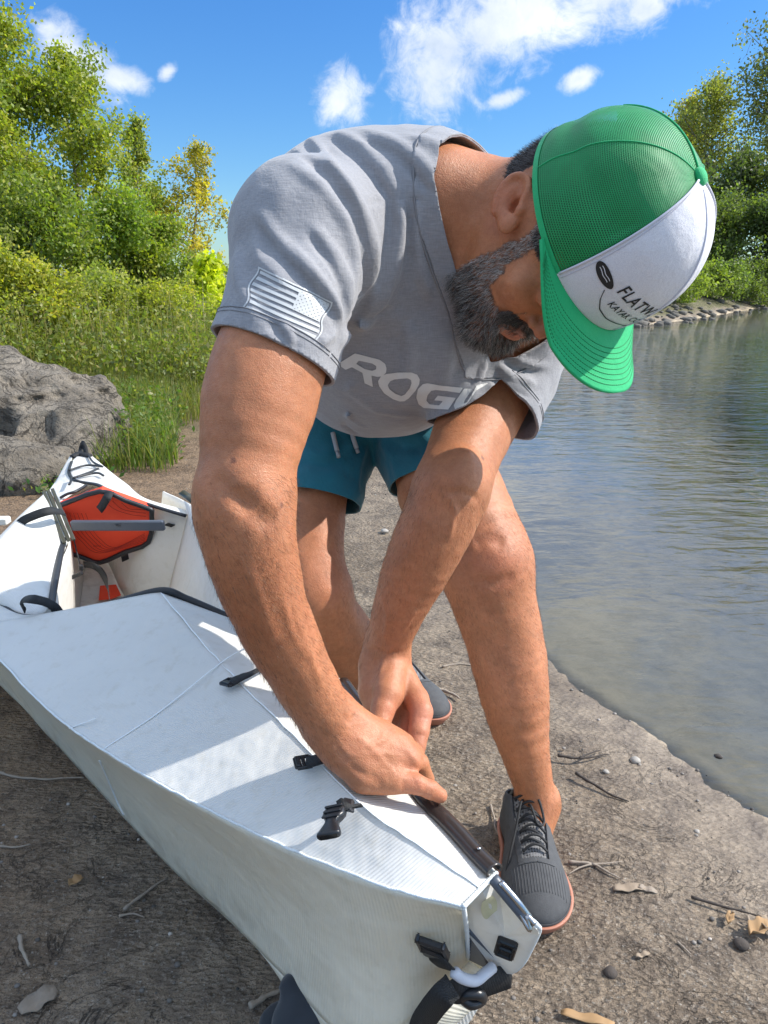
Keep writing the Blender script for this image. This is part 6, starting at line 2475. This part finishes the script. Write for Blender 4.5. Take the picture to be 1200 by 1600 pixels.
def crown_pt(phi, t, lift=0.0):
    """phi 0 at the front, +90 deg over the right ear; t 0 at the rim, 1 at the button"""
    phi, t = np.asarray(phi, float), np.asarray(t, float)
    a = t * math.pi / 2
    front = np.clip(np.cos(phi), 0, 1)
    n = 2.35 + .5 * front
    rho = np.cos(a) ** (2 / n)
    h = np.sin(a) ** (2 / (2.15 + .2 * front))
    bul = 1 + .035 * np.sin(math.pi * np.clip(h, 0, 1)) * (1 - .4 * front)
    # stiff two-panel front: a soft ridge down the middle seam; slack mesh: shallow dents
    rid = .0025 * np.exp(-(phi / .10) ** 2) * np.sin(a * 2)
    dent = .0022 * np.sin(phi * 5 + 1.2) * np.sin(a * 2) * (1 - front) + .0032 * np.exp(-((h - .42 - .16 * np.sin(phi * 1.7)) / .10) ** 2) * (front < .45)
    R_ = rho * bul
    f_ = np.cos(phi) * (CAP_F * R_ + rid - dent + lift)
    r_ = np.sin(phi) * (CAP_B * R_ + rid - dent + lift)
    u_ = h * CAP_H + lift * np.sin(a)
    u_ = u_ + .006 * np.cos(phi) * (1 - t) * 0
    return KO + r_[..., None] * KR + f_[..., None] * KF + u_[..., None] * KU


def crown_patch(p0, p1, t0, t1, np_, nt, lift=0.0):
    X, Y, F = grid2(p0, p1, t0, t1, np_, nt)
    v = crown_pt(X, Y, lift)
    return v, orient_out(v, F, KO), np.stack([X, Y], 1)


m_mesh = bpy.data.materials.new('cap_mesh')
m_mesh.use_nodes = True
nb = NB(m_mesh.node_tree)
b = m_mesh.node_tree.nodes['Principled BSDF']
uvn = nb.n('ShaderNodeUVMap', uv_map='uv').outputs[0]
sx = nb.n('ShaderNodeSeparateXYZ')
nb.link(uvn, sx.inputs[0])
# uv in metres along the cloth: honeycomb-like holes, rows offset by half
rowh, colw = .0023, .0023
row = nb.math('DIVIDE', sx.outputs['Y'], rowh)
rfl = nb.math('FLOOR', row)
odd = nb.math('MODULO', nb.math('ABSOLUTE', rfl), 2.0)
colc = nb.math('ADD', nb.math('DIVIDE', sx.outputs['X'], colw), nb.math('MULTIPLY', odd, .5))
fx = nb.math('SUBTRACT', nb.math('FRACT', nb.math('ADD', colc, 1000.0)), .5)
fy = nb.math('SUBTRACT', nb.math('FRACT', nb.math('ADD', row, 1000.0)), .5)
rr = nb.math('SQRT', nb.math('ADD', nb.math('MULTIPLY', fx, fx), nb.math('MULTIPLY', nb.math('MULTIPLY', fy, fy), 1.5)))
hole = nb.maprange(rr, .27, .35, 1, 0)
tr = nb.n('ShaderNodeBsdfTransparent')
mx = nb.n('ShaderNodeMixShader')
out = m_mesh.node_tree.nodes['Material Output']
tcm = nb.n('ShaderNodeTexCoord').outputs['Object']
nb.link(nb.mix(nb.noise(tcm, 60, 3), (.003, .21, .055), (.006, .30, .085)), b.inputs['Base Color'])
b.inputs['Roughness'].default_value = .5
nb.link(nb.bump(rr, .5, .0008), b.inputs['Normal'])
nb.link(hole, mx.inputs[0])
nb.link(b.outputs[0], mx.inputs[1])
nb.link(tr.outputs[0], mx.inputs[2])
nb.link(mx.outputs[0], out.inputs['Surface'])


def cloth(name, c1, c2, scale=1300, rough=.85, st=.5):
    m = bpy.data.materials.new(name)
    m.use_nodes = True
    nb = NB(m.node_tree)
    b = m.node_tree.nodes['Principled BSDF']
    tc = nb.n('ShaderNodeTexCoord').outputs['Object']
    n = nb.noise(tc, scale, 2, .6)
    nb.link(nb.mix(nb.maprange(n, .35, .65), c1, c2), b.inputs['Base Color'])
    b.inputs['Roughness'].default_value = rough
    b.inputs['Sheen Weight'].default_value = .2
    nb.link(nb.bump(n, st, .0008, nb.bump(nb.noise(tc, 28, 4, .6), .45, .006)), b.inputs['Normal'])
    return m


m_white = cloth('cap_white', (.60, .60, .66), (.74, .74, .78))
m_green = cloth('cap_green', (.006, .34, .115), (.010, .44, .155))
m_ink = mat_simple('black_print', (.012, .012, .014), .6)
PH = R(60)
cap = None
v_, f_, uv_ = crown_patch(PH, 2 * math.pi - PH, 0.0, .995, 150, 60)
# half-round opening at the back above the strap
bx = np.arctan2(np.sin(uv_[:, 0] - math.pi), np.cos(uv_[:, 0] - math.pi)) * .11
by = uv_[:, 1] * CAP_H * 1.45
op = .040 - np.hypot(bx, by - .012)
op = np.where(by < .012, -1, op)
uvm = np.stack([uv_[:, 0] * .105, uv_[:, 1] * .19], 1)
v2, f2, e2 = clip_mesh(v_, f_, op, extra=np.hstack([uvm]))
o_cap = mesh('cap', v2, f2, m_mesh, person, uv=e2)
md = o_cap.modifiers.new('thick', 'SOLIDIFY'); md.thickness = .0008; md.offset = -1
# dark green sweat-band along the rim, inside and just out
v_, f_, uv_ = crown_patch(PH - .02, 2 * math.pi - PH + .02, -.0, .028, 150, 4, lift=.0006)
mesh('edge_band', v_, f_, m_green, o_cap)
v_, f_, uv_ = crown_patch(-PH, PH, 0.0, .995, 120, 60, lift=.0014)
o_front = mesh('front_panel', v_, f_, m_white, o_cap)
md = o_front.modifiers.new('thick', 'SOLIDIFY'); md.thickness = .0025; md.offset = -1
fr_bvh = bvh_of(v_, f_)
m_seam = mat_simple('seam_tape', (.60, .60, .68), .7)
m_stitch = mat_simple('stitching', (.52, .52, .60), .7)
m_gstitch = mat_simple('green_stitching', (.004, .25, .08), .7)
for ph in (-PH, PH):
    t = np.linspace(0.02, .975, 40)
    mesh('seam', *tube(crown_pt(np.full(40, ph), t, .002), .0013, 6), m_seam, o_cap)
    t = np.linspace(0.02, .95, 40)
    mesh('stitch_line', *tube(crown_pt(np.full(40, ph - math.copysign(.045, ph)) * 1.0, t, .0016), .0004, 5), m_stitch, o_cap)
t = np.linspace(0.02, .975, 40)
for k in (-1, 1):
    mesh('seam', *tube(crown_pt(np.full(40, .007 * k), t, .0016), .0010, 6), m_seam, o_cap)
mesh('seam', *tube(crown_pt(np.full(40, math.pi), np.linspace(.34, .975, 40), .0008), .0010, 6), m_green, o_cap)
for ph in (R(118), R(-118)):
    mesh('seam', *tube(crown_pt(np.full(40, ph), t, .0002), .0007, 6), m_green, o_cap)
bt = SDF().ell(KP(0, 0, CAP_H * 1.01), (KR, KF), (.0095, .0095, .0055), .001)
bv_, bf_ = bt.mesh(.0012, 8)
mesh('button', bv_, bf_, m_green, o_cap)

# brim: attached along the front of the rim, arched over its width
nphi, nv = 90, 26
BP = R(80)


def brim_pt(ph, v, lift=0.0):
    fr, rr_ = CAP_F * 1.005 * np.cos(ph), CAP_B * 1.005 * np.sin(ph)
    psi = ph / BP * (math.pi / 2)
    of = CAP_F * .19 + (CAP_F * .81 + .070) * np.cos(psi) ** .72
    orr = .0985 * np.sign(np.sin(psi)) * np.abs(np.sin(psi)) ** .86
    f_ = fr * (1 - v) + of * v
    r_ = rr_ * (1 - v) + orr * v
    out = np.clip(f_ - fr, 0, 1)
    u_ = .0015 - 2.5 * r_ ** 2 * np.clip(v * 1.3, 0, 1) * np.clip(np.cos(psi) * 1.8, 0, 1) - .10 * (f_ - fr) + lift
    return KO + r_[..., None] * KR + f_[..., None] * KF + u_[..., None] * KU


X, Y, F = grid2(-BP, BP, 0, 1, nphi, nv)
pts = brim_pt(X, Y)
m_brim = bpy.data.materials.new('brim_green')
m_brim.use_nodes = True
nb = NB(m_brim.node_tree)
b = m_brim.node_tree.nodes['Principled BSDF']
uvn = nb.n('ShaderNodeUVMap', uv_map='uv').outputs[0]
sx = nb.n('ShaderNodeSeparateXYZ')
nb.link(uvn, sx.inputs[0])
tcb = nb.n('ShaderNodeTexCoord').outputs['Object']
wv = nb.n('ShaderNodeTexNoise')
nb.link(tcb, wv.inputs['Vector']); wv.inputs['Scale'].default_value = 1400
nb.link(nb.mix(wv.outputs[0], (.006, .33, .11), (.012, .47, .17)), b.inputs['Base Color'])
b.inputs['Roughness'].default_value = .75
nb.link(nb.bump(wv.outputs[0], .4, .0008, nb.bump(nb.noise(tcb, 22, 4, .6), .4, .006)), b.inputs['Normal'])
uvb = np.stack([X * .1, Y], 1)
o_brim = mesh('brim', pts, F, m_brim, o_cap, uv=uvb)
md = o_brim.modifiers.new('thick', 'SOLIDIFY'); md.thickness = .0035; md.offset = 0
for i in range(8):
    s_ = .30 + i * .083
    a = np.linspace(-BP * .96, BP * .96, 90)
    # dashed stitching: one small mesh per row
    row_ = MB()
    path = brim_pt(a, np.full(90, s_) * (.55 + .45 * 1), .0019)
    fine = catmull(path, 3)
    for k in range(0, len(fine) - 3, 3):
        row_.add(tube([fine[k], (fine[k] + fine[k + 2]) / 2 + KU * .0002, fine[k + 2]], [.00045, .0006, .00045], 4))
    ro = row_.build('stitch_row', m_gstitch, o_cap)
    ro['kind'] = 'stuff'
# cap print: paddle, FLATWATER, KAYAK CO
px_, py_ = np.array([966., 975.]), np.array([462., 480.])


def cap_uv(px, py):
    """phi, height of the crown point seen at a pixel"""
    p = cast(fr_bvh, [px], [py], 0)[0]
    r = p - KO
    return math.atan2((r @ KR) / CAP_B, (r @ KF) / CAP_F), (r @ KU) / CAP_H


def text2d(body_, size, shear=0.0):
    cu = bpy.data.curves.new('t', 'FONT')
    cu.body = body_
    cu.size = size
    cu.shear = shear
    cu.offset = size * .012
    cu.space_character = 1.12
    o = bpy.data.objects.new('t', cu)
    sc.collection.objects.link(o)
    dg = bpy.context.evaluated_depsgraph_get()
    me = bpy.data.meshes.new_from_object(o.evaluated_get(dg))
    v = np.array([tuple(x.co) for x in me.vertices])
    f = [tuple(p.vertices) for p in me.polygons]
    bpy.data.objects.remove(o)
    bpy.data.meshes.remove(me)
    bpy.data.curves.remove(cu)
    return v, f


print('cap uv', cap_uv(930, 440), cap_uv(963, 462), cap_uv(975, 480), cap_uv(1025, 478))


def h2t(h, front=.9):
    return np.arcsin(np.clip(h, 0, 1) ** ((2.15 + .2 * front) / 2)) / (math.pi / 2)


def cap_map(x, y, phi0, h0, lift=.0007):
    """x, y in metres on the front panel -> crown"""
    ph = phi0 - x / .108
    h = h0 + y / CAP_H
    return crown_pt(ph, h2t(h, np.cos(ph)), .0014 + lift)


def cap_text(s, size, phi0, h0, tilt=0.0, jit=0.0):
    v, f = text2d(s, size, .12)
    x, y = v[:, 0], v[:, 1]
    y = y + tilt * x + jit * np.sin(x * 900)
    o_ = mesh('cap_lettering', cap_map(x, y, phi0, h0), f, m_ink, o_cap, smooth=False)
    return o_


CP0, CH0 = R(37), .375
cap_text('FLATWATER', .0185, CP0, CH0, -.0)
cap_text('KAYAK CO', .0110, CP0 - R(5.0), CH0 - .122)
# paddle: blade, shaft
th_ = np.linspace(0, 2 * math.pi, 40, endpoint=False)
ang = R(-4)
bl = np.stack([np.cos(th_) * .0165 * (1 + .12 * np.cos(th_)), np.sin(th_) * .0062], 1)
rot = np.array([[math.cos(ang), -math.sin(ang)], [math.sin(ang), math.cos(ang)]])


def cap_poly(name, pts2, mat, lift=.0007):
    pts2 = np.asarray(pts2)
    c = pts2.mean(0)
    v = np.vstack([pts2, c])
    n = len(pts2)
    return mesh(name, cap_map(v[:, 0], v[:, 1], CP0, CH0, lift), [(i, (i + 1) % n, n) for i in range(n)], mat, o_cap, smooth=False)


cap_poly('paddle_blade_print', bl @ rot.T + np.array([-.0235, -.001]), m_ink)
for off in (-.0012, .0016):
    ln = np.stack([np.linspace(-.009, .009, 12), off + .0004 * np.sin(np.linspace(0, 9, 12))], 1)
    ln2 = np.vstack([ln, ln[::-1] + [0, .0007]])
    q = ln2 @ rot.T + np.array([-.0235, -.001])
    n = 12
    mesh('paddle_line_print', cap_map(q[:, 0], q[:, 1], CP0, CH0, .0011), [(i, i + 1, 2 * n - 2 - i, 2 * n - 1 - i) for i in range(n - 1)], m_white, o_cap, smooth=False)
xs = np.linspace(-.008, .085, 50)
ys = np.interp(xs, [-.009, 0, .012, .03, .06, .09], [-.008, -.0185, -.0262, -.0292, -.027, -.023])
wd = .0013
q = np.vstack([np.stack([xs, ys], 1), np.stack([xs, ys + wd], 1)[::-1]])
n = 50
mesh('paddle_shaft_print', cap_map(q[:, 0], q[:, 1], CP0, CH0), [(i, i + 1, 2 * n - 2 - i, 2 * n - 1 - i) for i in range(n - 1)], m_ink, o_cap, smooth=False)

# ================================================================ hair and beard
def hair_mesh(name, roots, dirs, length, width, cols, mat, parent, curl=.3, droop=None, seg=3, kind=None):
    n = len(roots)
    L = np.broadcast_to(np.asarray(length), (n,))
    rnd = RNG.normal(size=(n, 3)) * curl
    p = [roots]
    d = dirs / np.linalg.norm(dirs, axis=1)[:, None]
    for s_ in range(seg):
        d = d + rnd / seg + RNG.normal(size=(n, 3)) * curl * .25
        if droop is not None: d = d + droop * (1.0 / seg)
        d = d / np.linalg.norm(d, axis=1)[:, None]
        p.append(p[-1] + d * (L / seg)[:, None])
    side = np.cross(dirs, RNG.normal(size=(n, 3)))
    side /= np.linalg.norm(side, axis=1)[:, None] + 1e-9
    vs = []
    for i, q in enumerate(p):
        w_ = width * (1 - .75 * i / seg) / 2
        vs += [q - side * w_, q + side * w_]
    V = np.stack(vs, 1).reshape(-1, 3)
    k = 2 * (seg + 1)
    F = []
    base = np.arange(n)[:, None] * k
    for i in range(seg):
        F.append(base + np.array([2 * i, 2 * i + 1, 2 * i + 3, 2 * i + 2]))
    F = np.vstack(F)
    C = np.repeat(cols, k, axis=0)
    o_ = mesh(name, V, F, mat, parent, smooth=True, cols=C)
    if kind: o_['kind'] = kind
    return o_


m_hair = bpy.data.materials.new('hair')
m_hair.use_nodes = True
nb = NB(m_hair.node_tree)
b = m_hair.node_tree.nodes['Principled BSDF']
nb.link(nb.attr('col'), b.inputs['Base Color'])
b.inputs['Roughness'].default_value = .42
b.inputs['Specular IOR Level'].default_value = .45


def surf_samples(v, f, mask, n):
    """random points on the faces whose vertices are all in the mask -> points, normals"""
    ff = f[mask[f].all(1)]
    if f.shape[1] == 4:
        ff = np.vstack([ff[:, [0, 1, 2]], ff[:, [0, 2, 3]]])
    a, b_, c_ = v[ff[:, 0]], v[ff[:, 1]], v[ff[:, 2]]
    nn = np.cross(b_ - a, c_ - a)
    ar = np.linalg.norm(nn, axis=1)
    k = RNG.choice(len(ff), n, p=ar / ar.sum())
    r1, r2 = np.sqrt(RNG.random(n)), RNG.random(n)
    pts = a[k] * (1 - r1)[:, None] + b_[k] * (r1 * (1 - r2))[:, None] + c_[k] * (r1 * r2)[:, None]
    return pts, nn[k] / ar[k][:, None]


# orientation check: make normals point outward
def outward(v, f, pts, nn, centre):
    s_ = np.sign(np.sum(nn * (pts - centre), 1))
    return nn * s_[:, None]


pts, nn = surf_samples(gb, bq, jaw, 15000)
nn = outward(gb, bq, pts, nn, HO - HU * .09)
rl = pts - HO
pu, pf_, pr = rl @ HU, rl @ HF, rl @ HR
# long and dark on the chin, short and grizzled up the cheek
fullness = np.clip((-.075 - pu) / .045, 0, 1) * np.clip((pf_ + .02) / .07, 0, 1)
length = .0045 + .0085 * fullness
tang = -HU * .55 + HF * .15
droopv = np.array([0, 0, -.25])
gray = np.clip(.78 - .70 * fullness + RNG.normal(size=len(pts)) * .28 + .25 * fbm(pts, 60, 2, 8), 0.0, 1)
gray = np.where(RNG.random(len(gray)) < .60 - .25 * fullness, np.clip(gray + .45, 0, 1), gray * .5)
hc = np.array([.014, .011, .009]) * (1 - gray[:, None]) + np.array([.60, .56, .52]) * gray[:, None]
hair_mesh('beard', pts, nn * .8 + tang, length * RNG.uniform(.6, 1.15, len(pts)), .00042, hc, m_hair, person, .42, droopv * .8)
# moustache
ml = inhead & (hf_ > .078) & (hu < -.072) & (hu > -.090) & (np.abs(hr) < .034)
pts, nn = surf_samples(gb, bq, ml, 1800)
nn = outward(gb, bq, pts, nn, HO - HU * .09)
sd_ = np.sign((pts - HO) @ HR)
gray = np.clip(.22 + RNG.normal(size=len(pts)) * .22, 0, 1)
hc = np.array([.02, .015, .012]) * (1 - gray[:, None]) + np.array([.40, .36, .33]) * gray[:, None]
hair_mesh('moustache', pts, nn * .5 + HR * sd_[:, None] * .6 - HU * .7, .013 * RNG.uniform(.6, 1.1, len(pts)), .0004, hc, m_hair, person, .25)
# cropped hair
pts, nn = surf_samples(gb, bq, (hairm | neckhair), 26000)
nn = outward(gb, bq, pts, nn, HO)
rl = pts - HO
edge = np.clip((rl @ HU + .085) / .05, .25, 1)
gray = np.clip(.06 + RNG.normal(size=len(pts)) * .10 + .25 * (1 - edge), 0, 1)
hc = np.array([.016, .012, .011]) * (1 - gray[:, None]) + np.array([.28, .25, .23]) * gray[:, None]
hair_mesh('hair', pts, nn * .75 - HU * .7 - HF * .2, .009 * edge * RNG.uniform(.6, 1.2, len(pts)), .00036, hc, m_hair, person, .3)
# eyebrow
eb = inhead & (hf_ > .07) & (hu > -.018) & (hu < -.006) & (np.abs(hr) > .012) & (np.abs(hr) < .052)
if eb.sum() > 20:
    pts, nn = surf_samples(gb, bq, eb, 700)
    nn = outward(gb, bq, pts, nn, HO)
    hair_mesh('eyebrow', pts, nn * .3 + HR * np.sign((pts - HO) @ HR)[:, None], .008 * RNG.uniform(.6, 1.1, len(pts)), .0004, np.tile([.02, .015, .012], (len(pts), 1)), m_hair, person, .2)
# fine hair of forearms and legs
m_fuzz = bpy.data.materials.new('body_hair')
m_fuzz.use_nodes = True
nb = NB(m_fuzz.node_tree)
b = m_fuzz.node_tree.nodes['Principled BSDF']
nb.link(nb.attr('col'), b.inputs['Base Color'])
b.inputs['Roughness'].default_value = .5


def near_path(pts_, rad):
    d = np.full(len(gb), 9.)
    for i in range(len(pts_) - 1):
        a, b_ = pts_[i], pts_[i + 1]
        e = b_ - a
        t = np.clip((gb - a) @ e / (e @ e), 0, 1)
        d = np.minimum(d, np.linalg.norm(gb - a - t[:, None] * e, axis=1))
    return d < rad


for path_, rad, cnt, dn in (
        ([P(388, 800, .765), P(440, 985, .81), P(510, 1110, .87)], .062, 6500, (P(510, 1110, .87) - P(388, 800, .765))),
        ([P(690, 800, .965), P(632, 930, 1.015), P(606, 1000, 1.045)], .056, 3200, (P(606, 1000, 1.045) - P(690, 800, .965))),
        ([P(758, 860, 1.285), P(790, 1000, 1.30), P(830, 1210, 1.28)], .085, 8000, (P(830, 1210, 1.28) - P(758, 860, 1.285))),
        ([P(482, 800, 1.36), P(488, 925, 1.325), P(600, 1070, 1.56)], .08, 3200, (P(488, 925, 1.325) - P(482, 800, 1.36)))):
    mk = near_path(path_, rad)
    pts, nn = surf_samples(gb, bq, mk, cnt)
    c0 = path_[0] + (path_[-1] - path_[0]) * np.clip(((pts - path_[0]) @ (path_[-1] - path_[0])) / ((path_[-1] - path_[0]) @ (path_[-1] - path_[0])), 0, 1)[:, None]
    s_ = np.sign(np.sum(nn * (pts - c0), 1))
    nn = nn * s_[:, None]
    dn = nrm(dn)
    hc = np.array([.085, .042, .022]) * RNG.uniform(.5, 1.8, len(pts))[:, None]
    hair_mesh('body_hair', pts, nn * .35 + dn + np.cross(nn, dn) * .35, .0085 * RNG.uniform(.5, 1.2, len(pts)), .00021, hc, m_fuzz, o_body, .25, kind='stuff')

# ================================================================ shoes
m_upper = bpy.data.materials.new('shoe_suede')
m_upper.use_nodes = True
nb = NB(m_upper.node_tree)
b = m_upper.node_tree.nodes['Principled BSDF']
tc = nb.n('ShaderNodeTexCoord').outputs['Object']
n1_ = nb.noise(tc, 90, 5, .6)
nb.link(nb.mix(n1_, (.038, .040, .045), (.085, .088, .092)), b.inputs['Base Color'])
b.inputs['Roughness'].default_value = .8
nb.link(nb.bump(nb.noise(tc, 800, 3, .6), .5, .001), b.inputs['Normal'])
m_gum = mat_simple('gum_sole', (.40, .165, .105), .6, bump=(300, .3, .001))
m_knit = bpy.data.materials.new('mesh_tongue')
m_knit.use_nodes = True
nb = NB(m_knit.node_tree)
b = m_knit.node_tree.nodes['Principled BSDF']
tc = nb.n('ShaderNodeTexCoord').outputs['Object']
vv = nb.voro(tc, 230, rnd=.12)
nb.link(nb.mix(nb.maprange(vv, .2, .5), (.004, .004, .005), (.17, .17, .175)), b.inputs['Base Color'])
nb.link(nb.bump(vv, .8, .0015), b.inputs['Normal'])
b.inputs['Roughness'].default_value = .8
m_lace = mat_simple('black_lace', (.014, .015, .017), .7, bump=(1500, .6, .001))
m_dark = mat_simple('shoe_lining', (.012, .012, .013), .9)


def make_shoe(heel, toe, name, label, full=True):
    """heel, toe on the ground"""
    heel, toe = np.asarray(heel, float), np.asarray(toe, float)
    Lg = np.linalg.norm(toe - heel)
    F_ = nrm(toe - heel)
    U_ = np.array([0, 0, 1.])
    S_ = np.cross(F_, U_)          # to the shoe's right

    def q(s, r, u): return heel + F_ * s * Lg + S_ * r + U_ * u
    def shape(grow=0.0):
        sh = SDF()
        w0 = grow
        sh.ell(q(.80, .001, .028), (F_, S_), (.058 + w0, .048 + w0, .030 + w0), .02)
        sh.ell(q(.66, .001, .030), (F_, S_), (.060 + w0, .047 + w0, .040 + w0), .03)
        sh.ell(q(.42, .0, .036), (F_, S_), (.075 + w0, .038 + w0, .052 + w0), .03)
        sh.ell(q(.13, .0, .032), (F_, S_), (.040 + w0, .035 + w0, .045 + w0), .03)
        sh.cone(q(.17, 0, .05), q(.20, 0, .083), .036 + w0, .037 + w0, .02)
        sh.cone(q(.55, 0, .045), q(.27, 0, .082), .028 + w0, .032 + w0, .025)
        return sh
    sh = shape()
    v, f = sh.mesh(.0026)
    foot = None
    up = SDF()
    # opening for the ankle
    oc = q(.15, 0, .10)
    on = nrm(U_ * .92 - F_ * .38)
    g_open = (v - oc) @ on
    g_low = .018 - v[:, 2]
    vu, fu = clip_mesh(v, f, np.maximum(g_open, g_low))
    loc = (vu - heel)
    s_, r_ = loc @ F_ / Lg, loc @ S_
    # vamp window over the instep: from toe cap back to the collar
    win = np.maximum(np.abs(r_) - (.0265 - .006 * np.clip((s_ - .35) / .3, 0, 1)), np.maximum(s_ - .69, .20 - s_) * Lg)
    win = np.where(vu[:, 2] < .040, 1, win)
    vb, fb = clip_mesh(vu, fu, -win)
    o_up = mesh(name, vb, fb, m_upper, person)
    md = o_up.modifiers.new('thick', 'SOLIDIFY'); md.thickness = .003; md.offset = -1
    vn = vert_normals(vu, fu)
    sgn = np.sign(np.sum(vn * (vu - q(.45, 0, .03)), 1)).mean()
    vn = vn * sgn
    tv, tf, tn = clip_mesh(vu, fu, win - .004, extra=vn)
    tg = mesh('tongue', tv - tn * .0032, tf, m_knit, o_up)
    md = tg.modifiers.new('thick', 'SOLIDIFY'); md.thickness = .002; md.offset = -1
    # toe guard: a proud strip round the front, and a ribbed toe box
    gg = np.maximum(.88 - s_ + np.abs(r_) * -1.2, vu[:, 2] - .034 - .0 * s_)
    gg = np.maximum((.80 - s_) * Lg, vu[:, 2] - .030)
    gv, gf, gn = clip_mesh(vu, fu, gg, extra=vn)
    tgd = mesh('toe_guard', gv + gn * .0014, gf, m_upper, o_up)
    md = tgd.modifiers.new('thick', 'SOLIDIFY'); md.thickness = .0014; md.offset = -1
    # window rim strips carrying the eyelets
    for side in (1, -1):
        rg = np.maximum(np.maximum(win * -1 - .0002, win - .008), -r_ * side)
        ev, ef, en = clip_mesh(vu, fu, rg, extra=vn)
        if len(ef):
            e_ = mesh('eyelet_strip', ev + en * .0012, ef, m_upper, o_up)
            md = e_.modifiers.new('thick', 'SOLIDIFY'); md.thickness = .0012; md.offset = -1
    # ribs on the toe box
    bv2 = bvh_of(vu, fu)
    if full:
        ribs = MB()
        for k in range(-9, 10):
            row = []
            for a in np.linspace(.72, .905, 12):
                o_ = Vector(q(a, k * .0044, .15))
                loc_, no_, i_, d_ = bv2.ray_cast(o_, Vector((0, 0, -1)))
                if loc_ is not None and loc_.z > .031: row.append(np.array(loc_) + np.array([0, 0, .0002]))
            if len(row) > 3: ribs.add(tube(row, .0005, 5))
        rb = ribs.build('toe_ribs', m_upper, o_up, True)
        rb['kind'] = 'stuff'
    # sole
    so = shape(.0055)
    so.ell(q(.45, -.0, .010), (F_, S_), (Lg * .5, .040, .02), .02)
    wv_, wf_ = so.mesh(.003)
    wv_, wf_ = clip_mesh(wv_, wf_, np.maximum(wv_[:, 2] - .026, -wv_[:, 2] + .0005))
    so_ = mesh('sole', wv_, wf_, m_gum, o_up)
    md = so_.modifiers.new('thick', 'SOLIDIFY'); md.thickness = .006; md.offset = -1

    def top(s, r, lift=.002):
        o_ = Vector(q(s, r, .2))
        loc_, no_, i_, d_ = bv2.ray_cast(o_, Vector((0, 0, -1)))
        if loc_ is None: return q(s, r, .09)
        return np.array(loc_) + np.array([0, 0, lift])
    if full:
        rows = [.30, .37, .44, .51, .58, .645]
        lw = .0021
        for i, s0 in enumerate(rows):
            w_ = .023 - .004 * i / 5
            mesh('lace', *tube(catmull([top(s0, -w_), top(s0 - .012, -w_ * .5, .006), top(s0 - .012, 0, .008), top(s0 - .01, w_ * .5, .006), top(s0, w_)], 6), lw, 7), m_lace, o_up)
            if i:
                w0 = .023 - .004 * (i - 1) / 5
                mesh('lace', *tube(catmull([top(s0, -w_), top(s0 - .03, -w_ * .3, .007), top(s0 - .05, w_ * .4, .008), top(rows[i - 1], w0)], 6), lw, 7), m_lace, o_up)
        k0 = top(.27, .002, .010)
        # bow: loops and loose ends
        mesh('lace_loop', *tube(catmull([k0, k0 + U_ * .030 - F_ * .016 + S_ * .008, k0 + U_ * .062 - F_ * .020 + S_ * .018, k0 + U_ * .070 - F_ * .012 + S_ * .003, k0 + U_ * .045 - F_ * .004 - S_ * .006, k0], 10), lw, 7), m_lace, o_up)
        mesh('lace_loop', *tube(catmull([k0, top(.34, -.012, .012), top(.46, -.020, .010), top(.50, -.008, .010), top(.40, .0, .014), k0], 10), lw, 7), m_lace, o_up)
        mesh('lace_end', *tube(catmull([k0, top(.36, .014, .012), top(.52, .028, .012), top(.64, .040, .006), q(.80, .058, .010)], 10), lw * .9, 7), m_lace, o_up)
        mesh('lace_knot', *tube(catmull([k0 + S_ * -.006, k0 + U_ * .004, k0 + S_ * .006], 6), .0042, 8), m_lace, o_up)
        mesh('heel_tab', *ribbon(catmull([q(-.02, 0, .07), q(-.06, 0, .085), q(-.04, 0, .105), q(.0, 0, .098)], 6), .014, .002), m_lace, o_up)
    return o_up


make_shoe(HEEL, TOE, 'shoe', None)
RT = G(690, 1135, 0.0)
RH = G(628, 1098, 0.0) + np.array([-.0, .03, 0])
RH = RT + nrm(RH - RT) * .275
make_shoe(RH, RT, 'shoe', None, False)
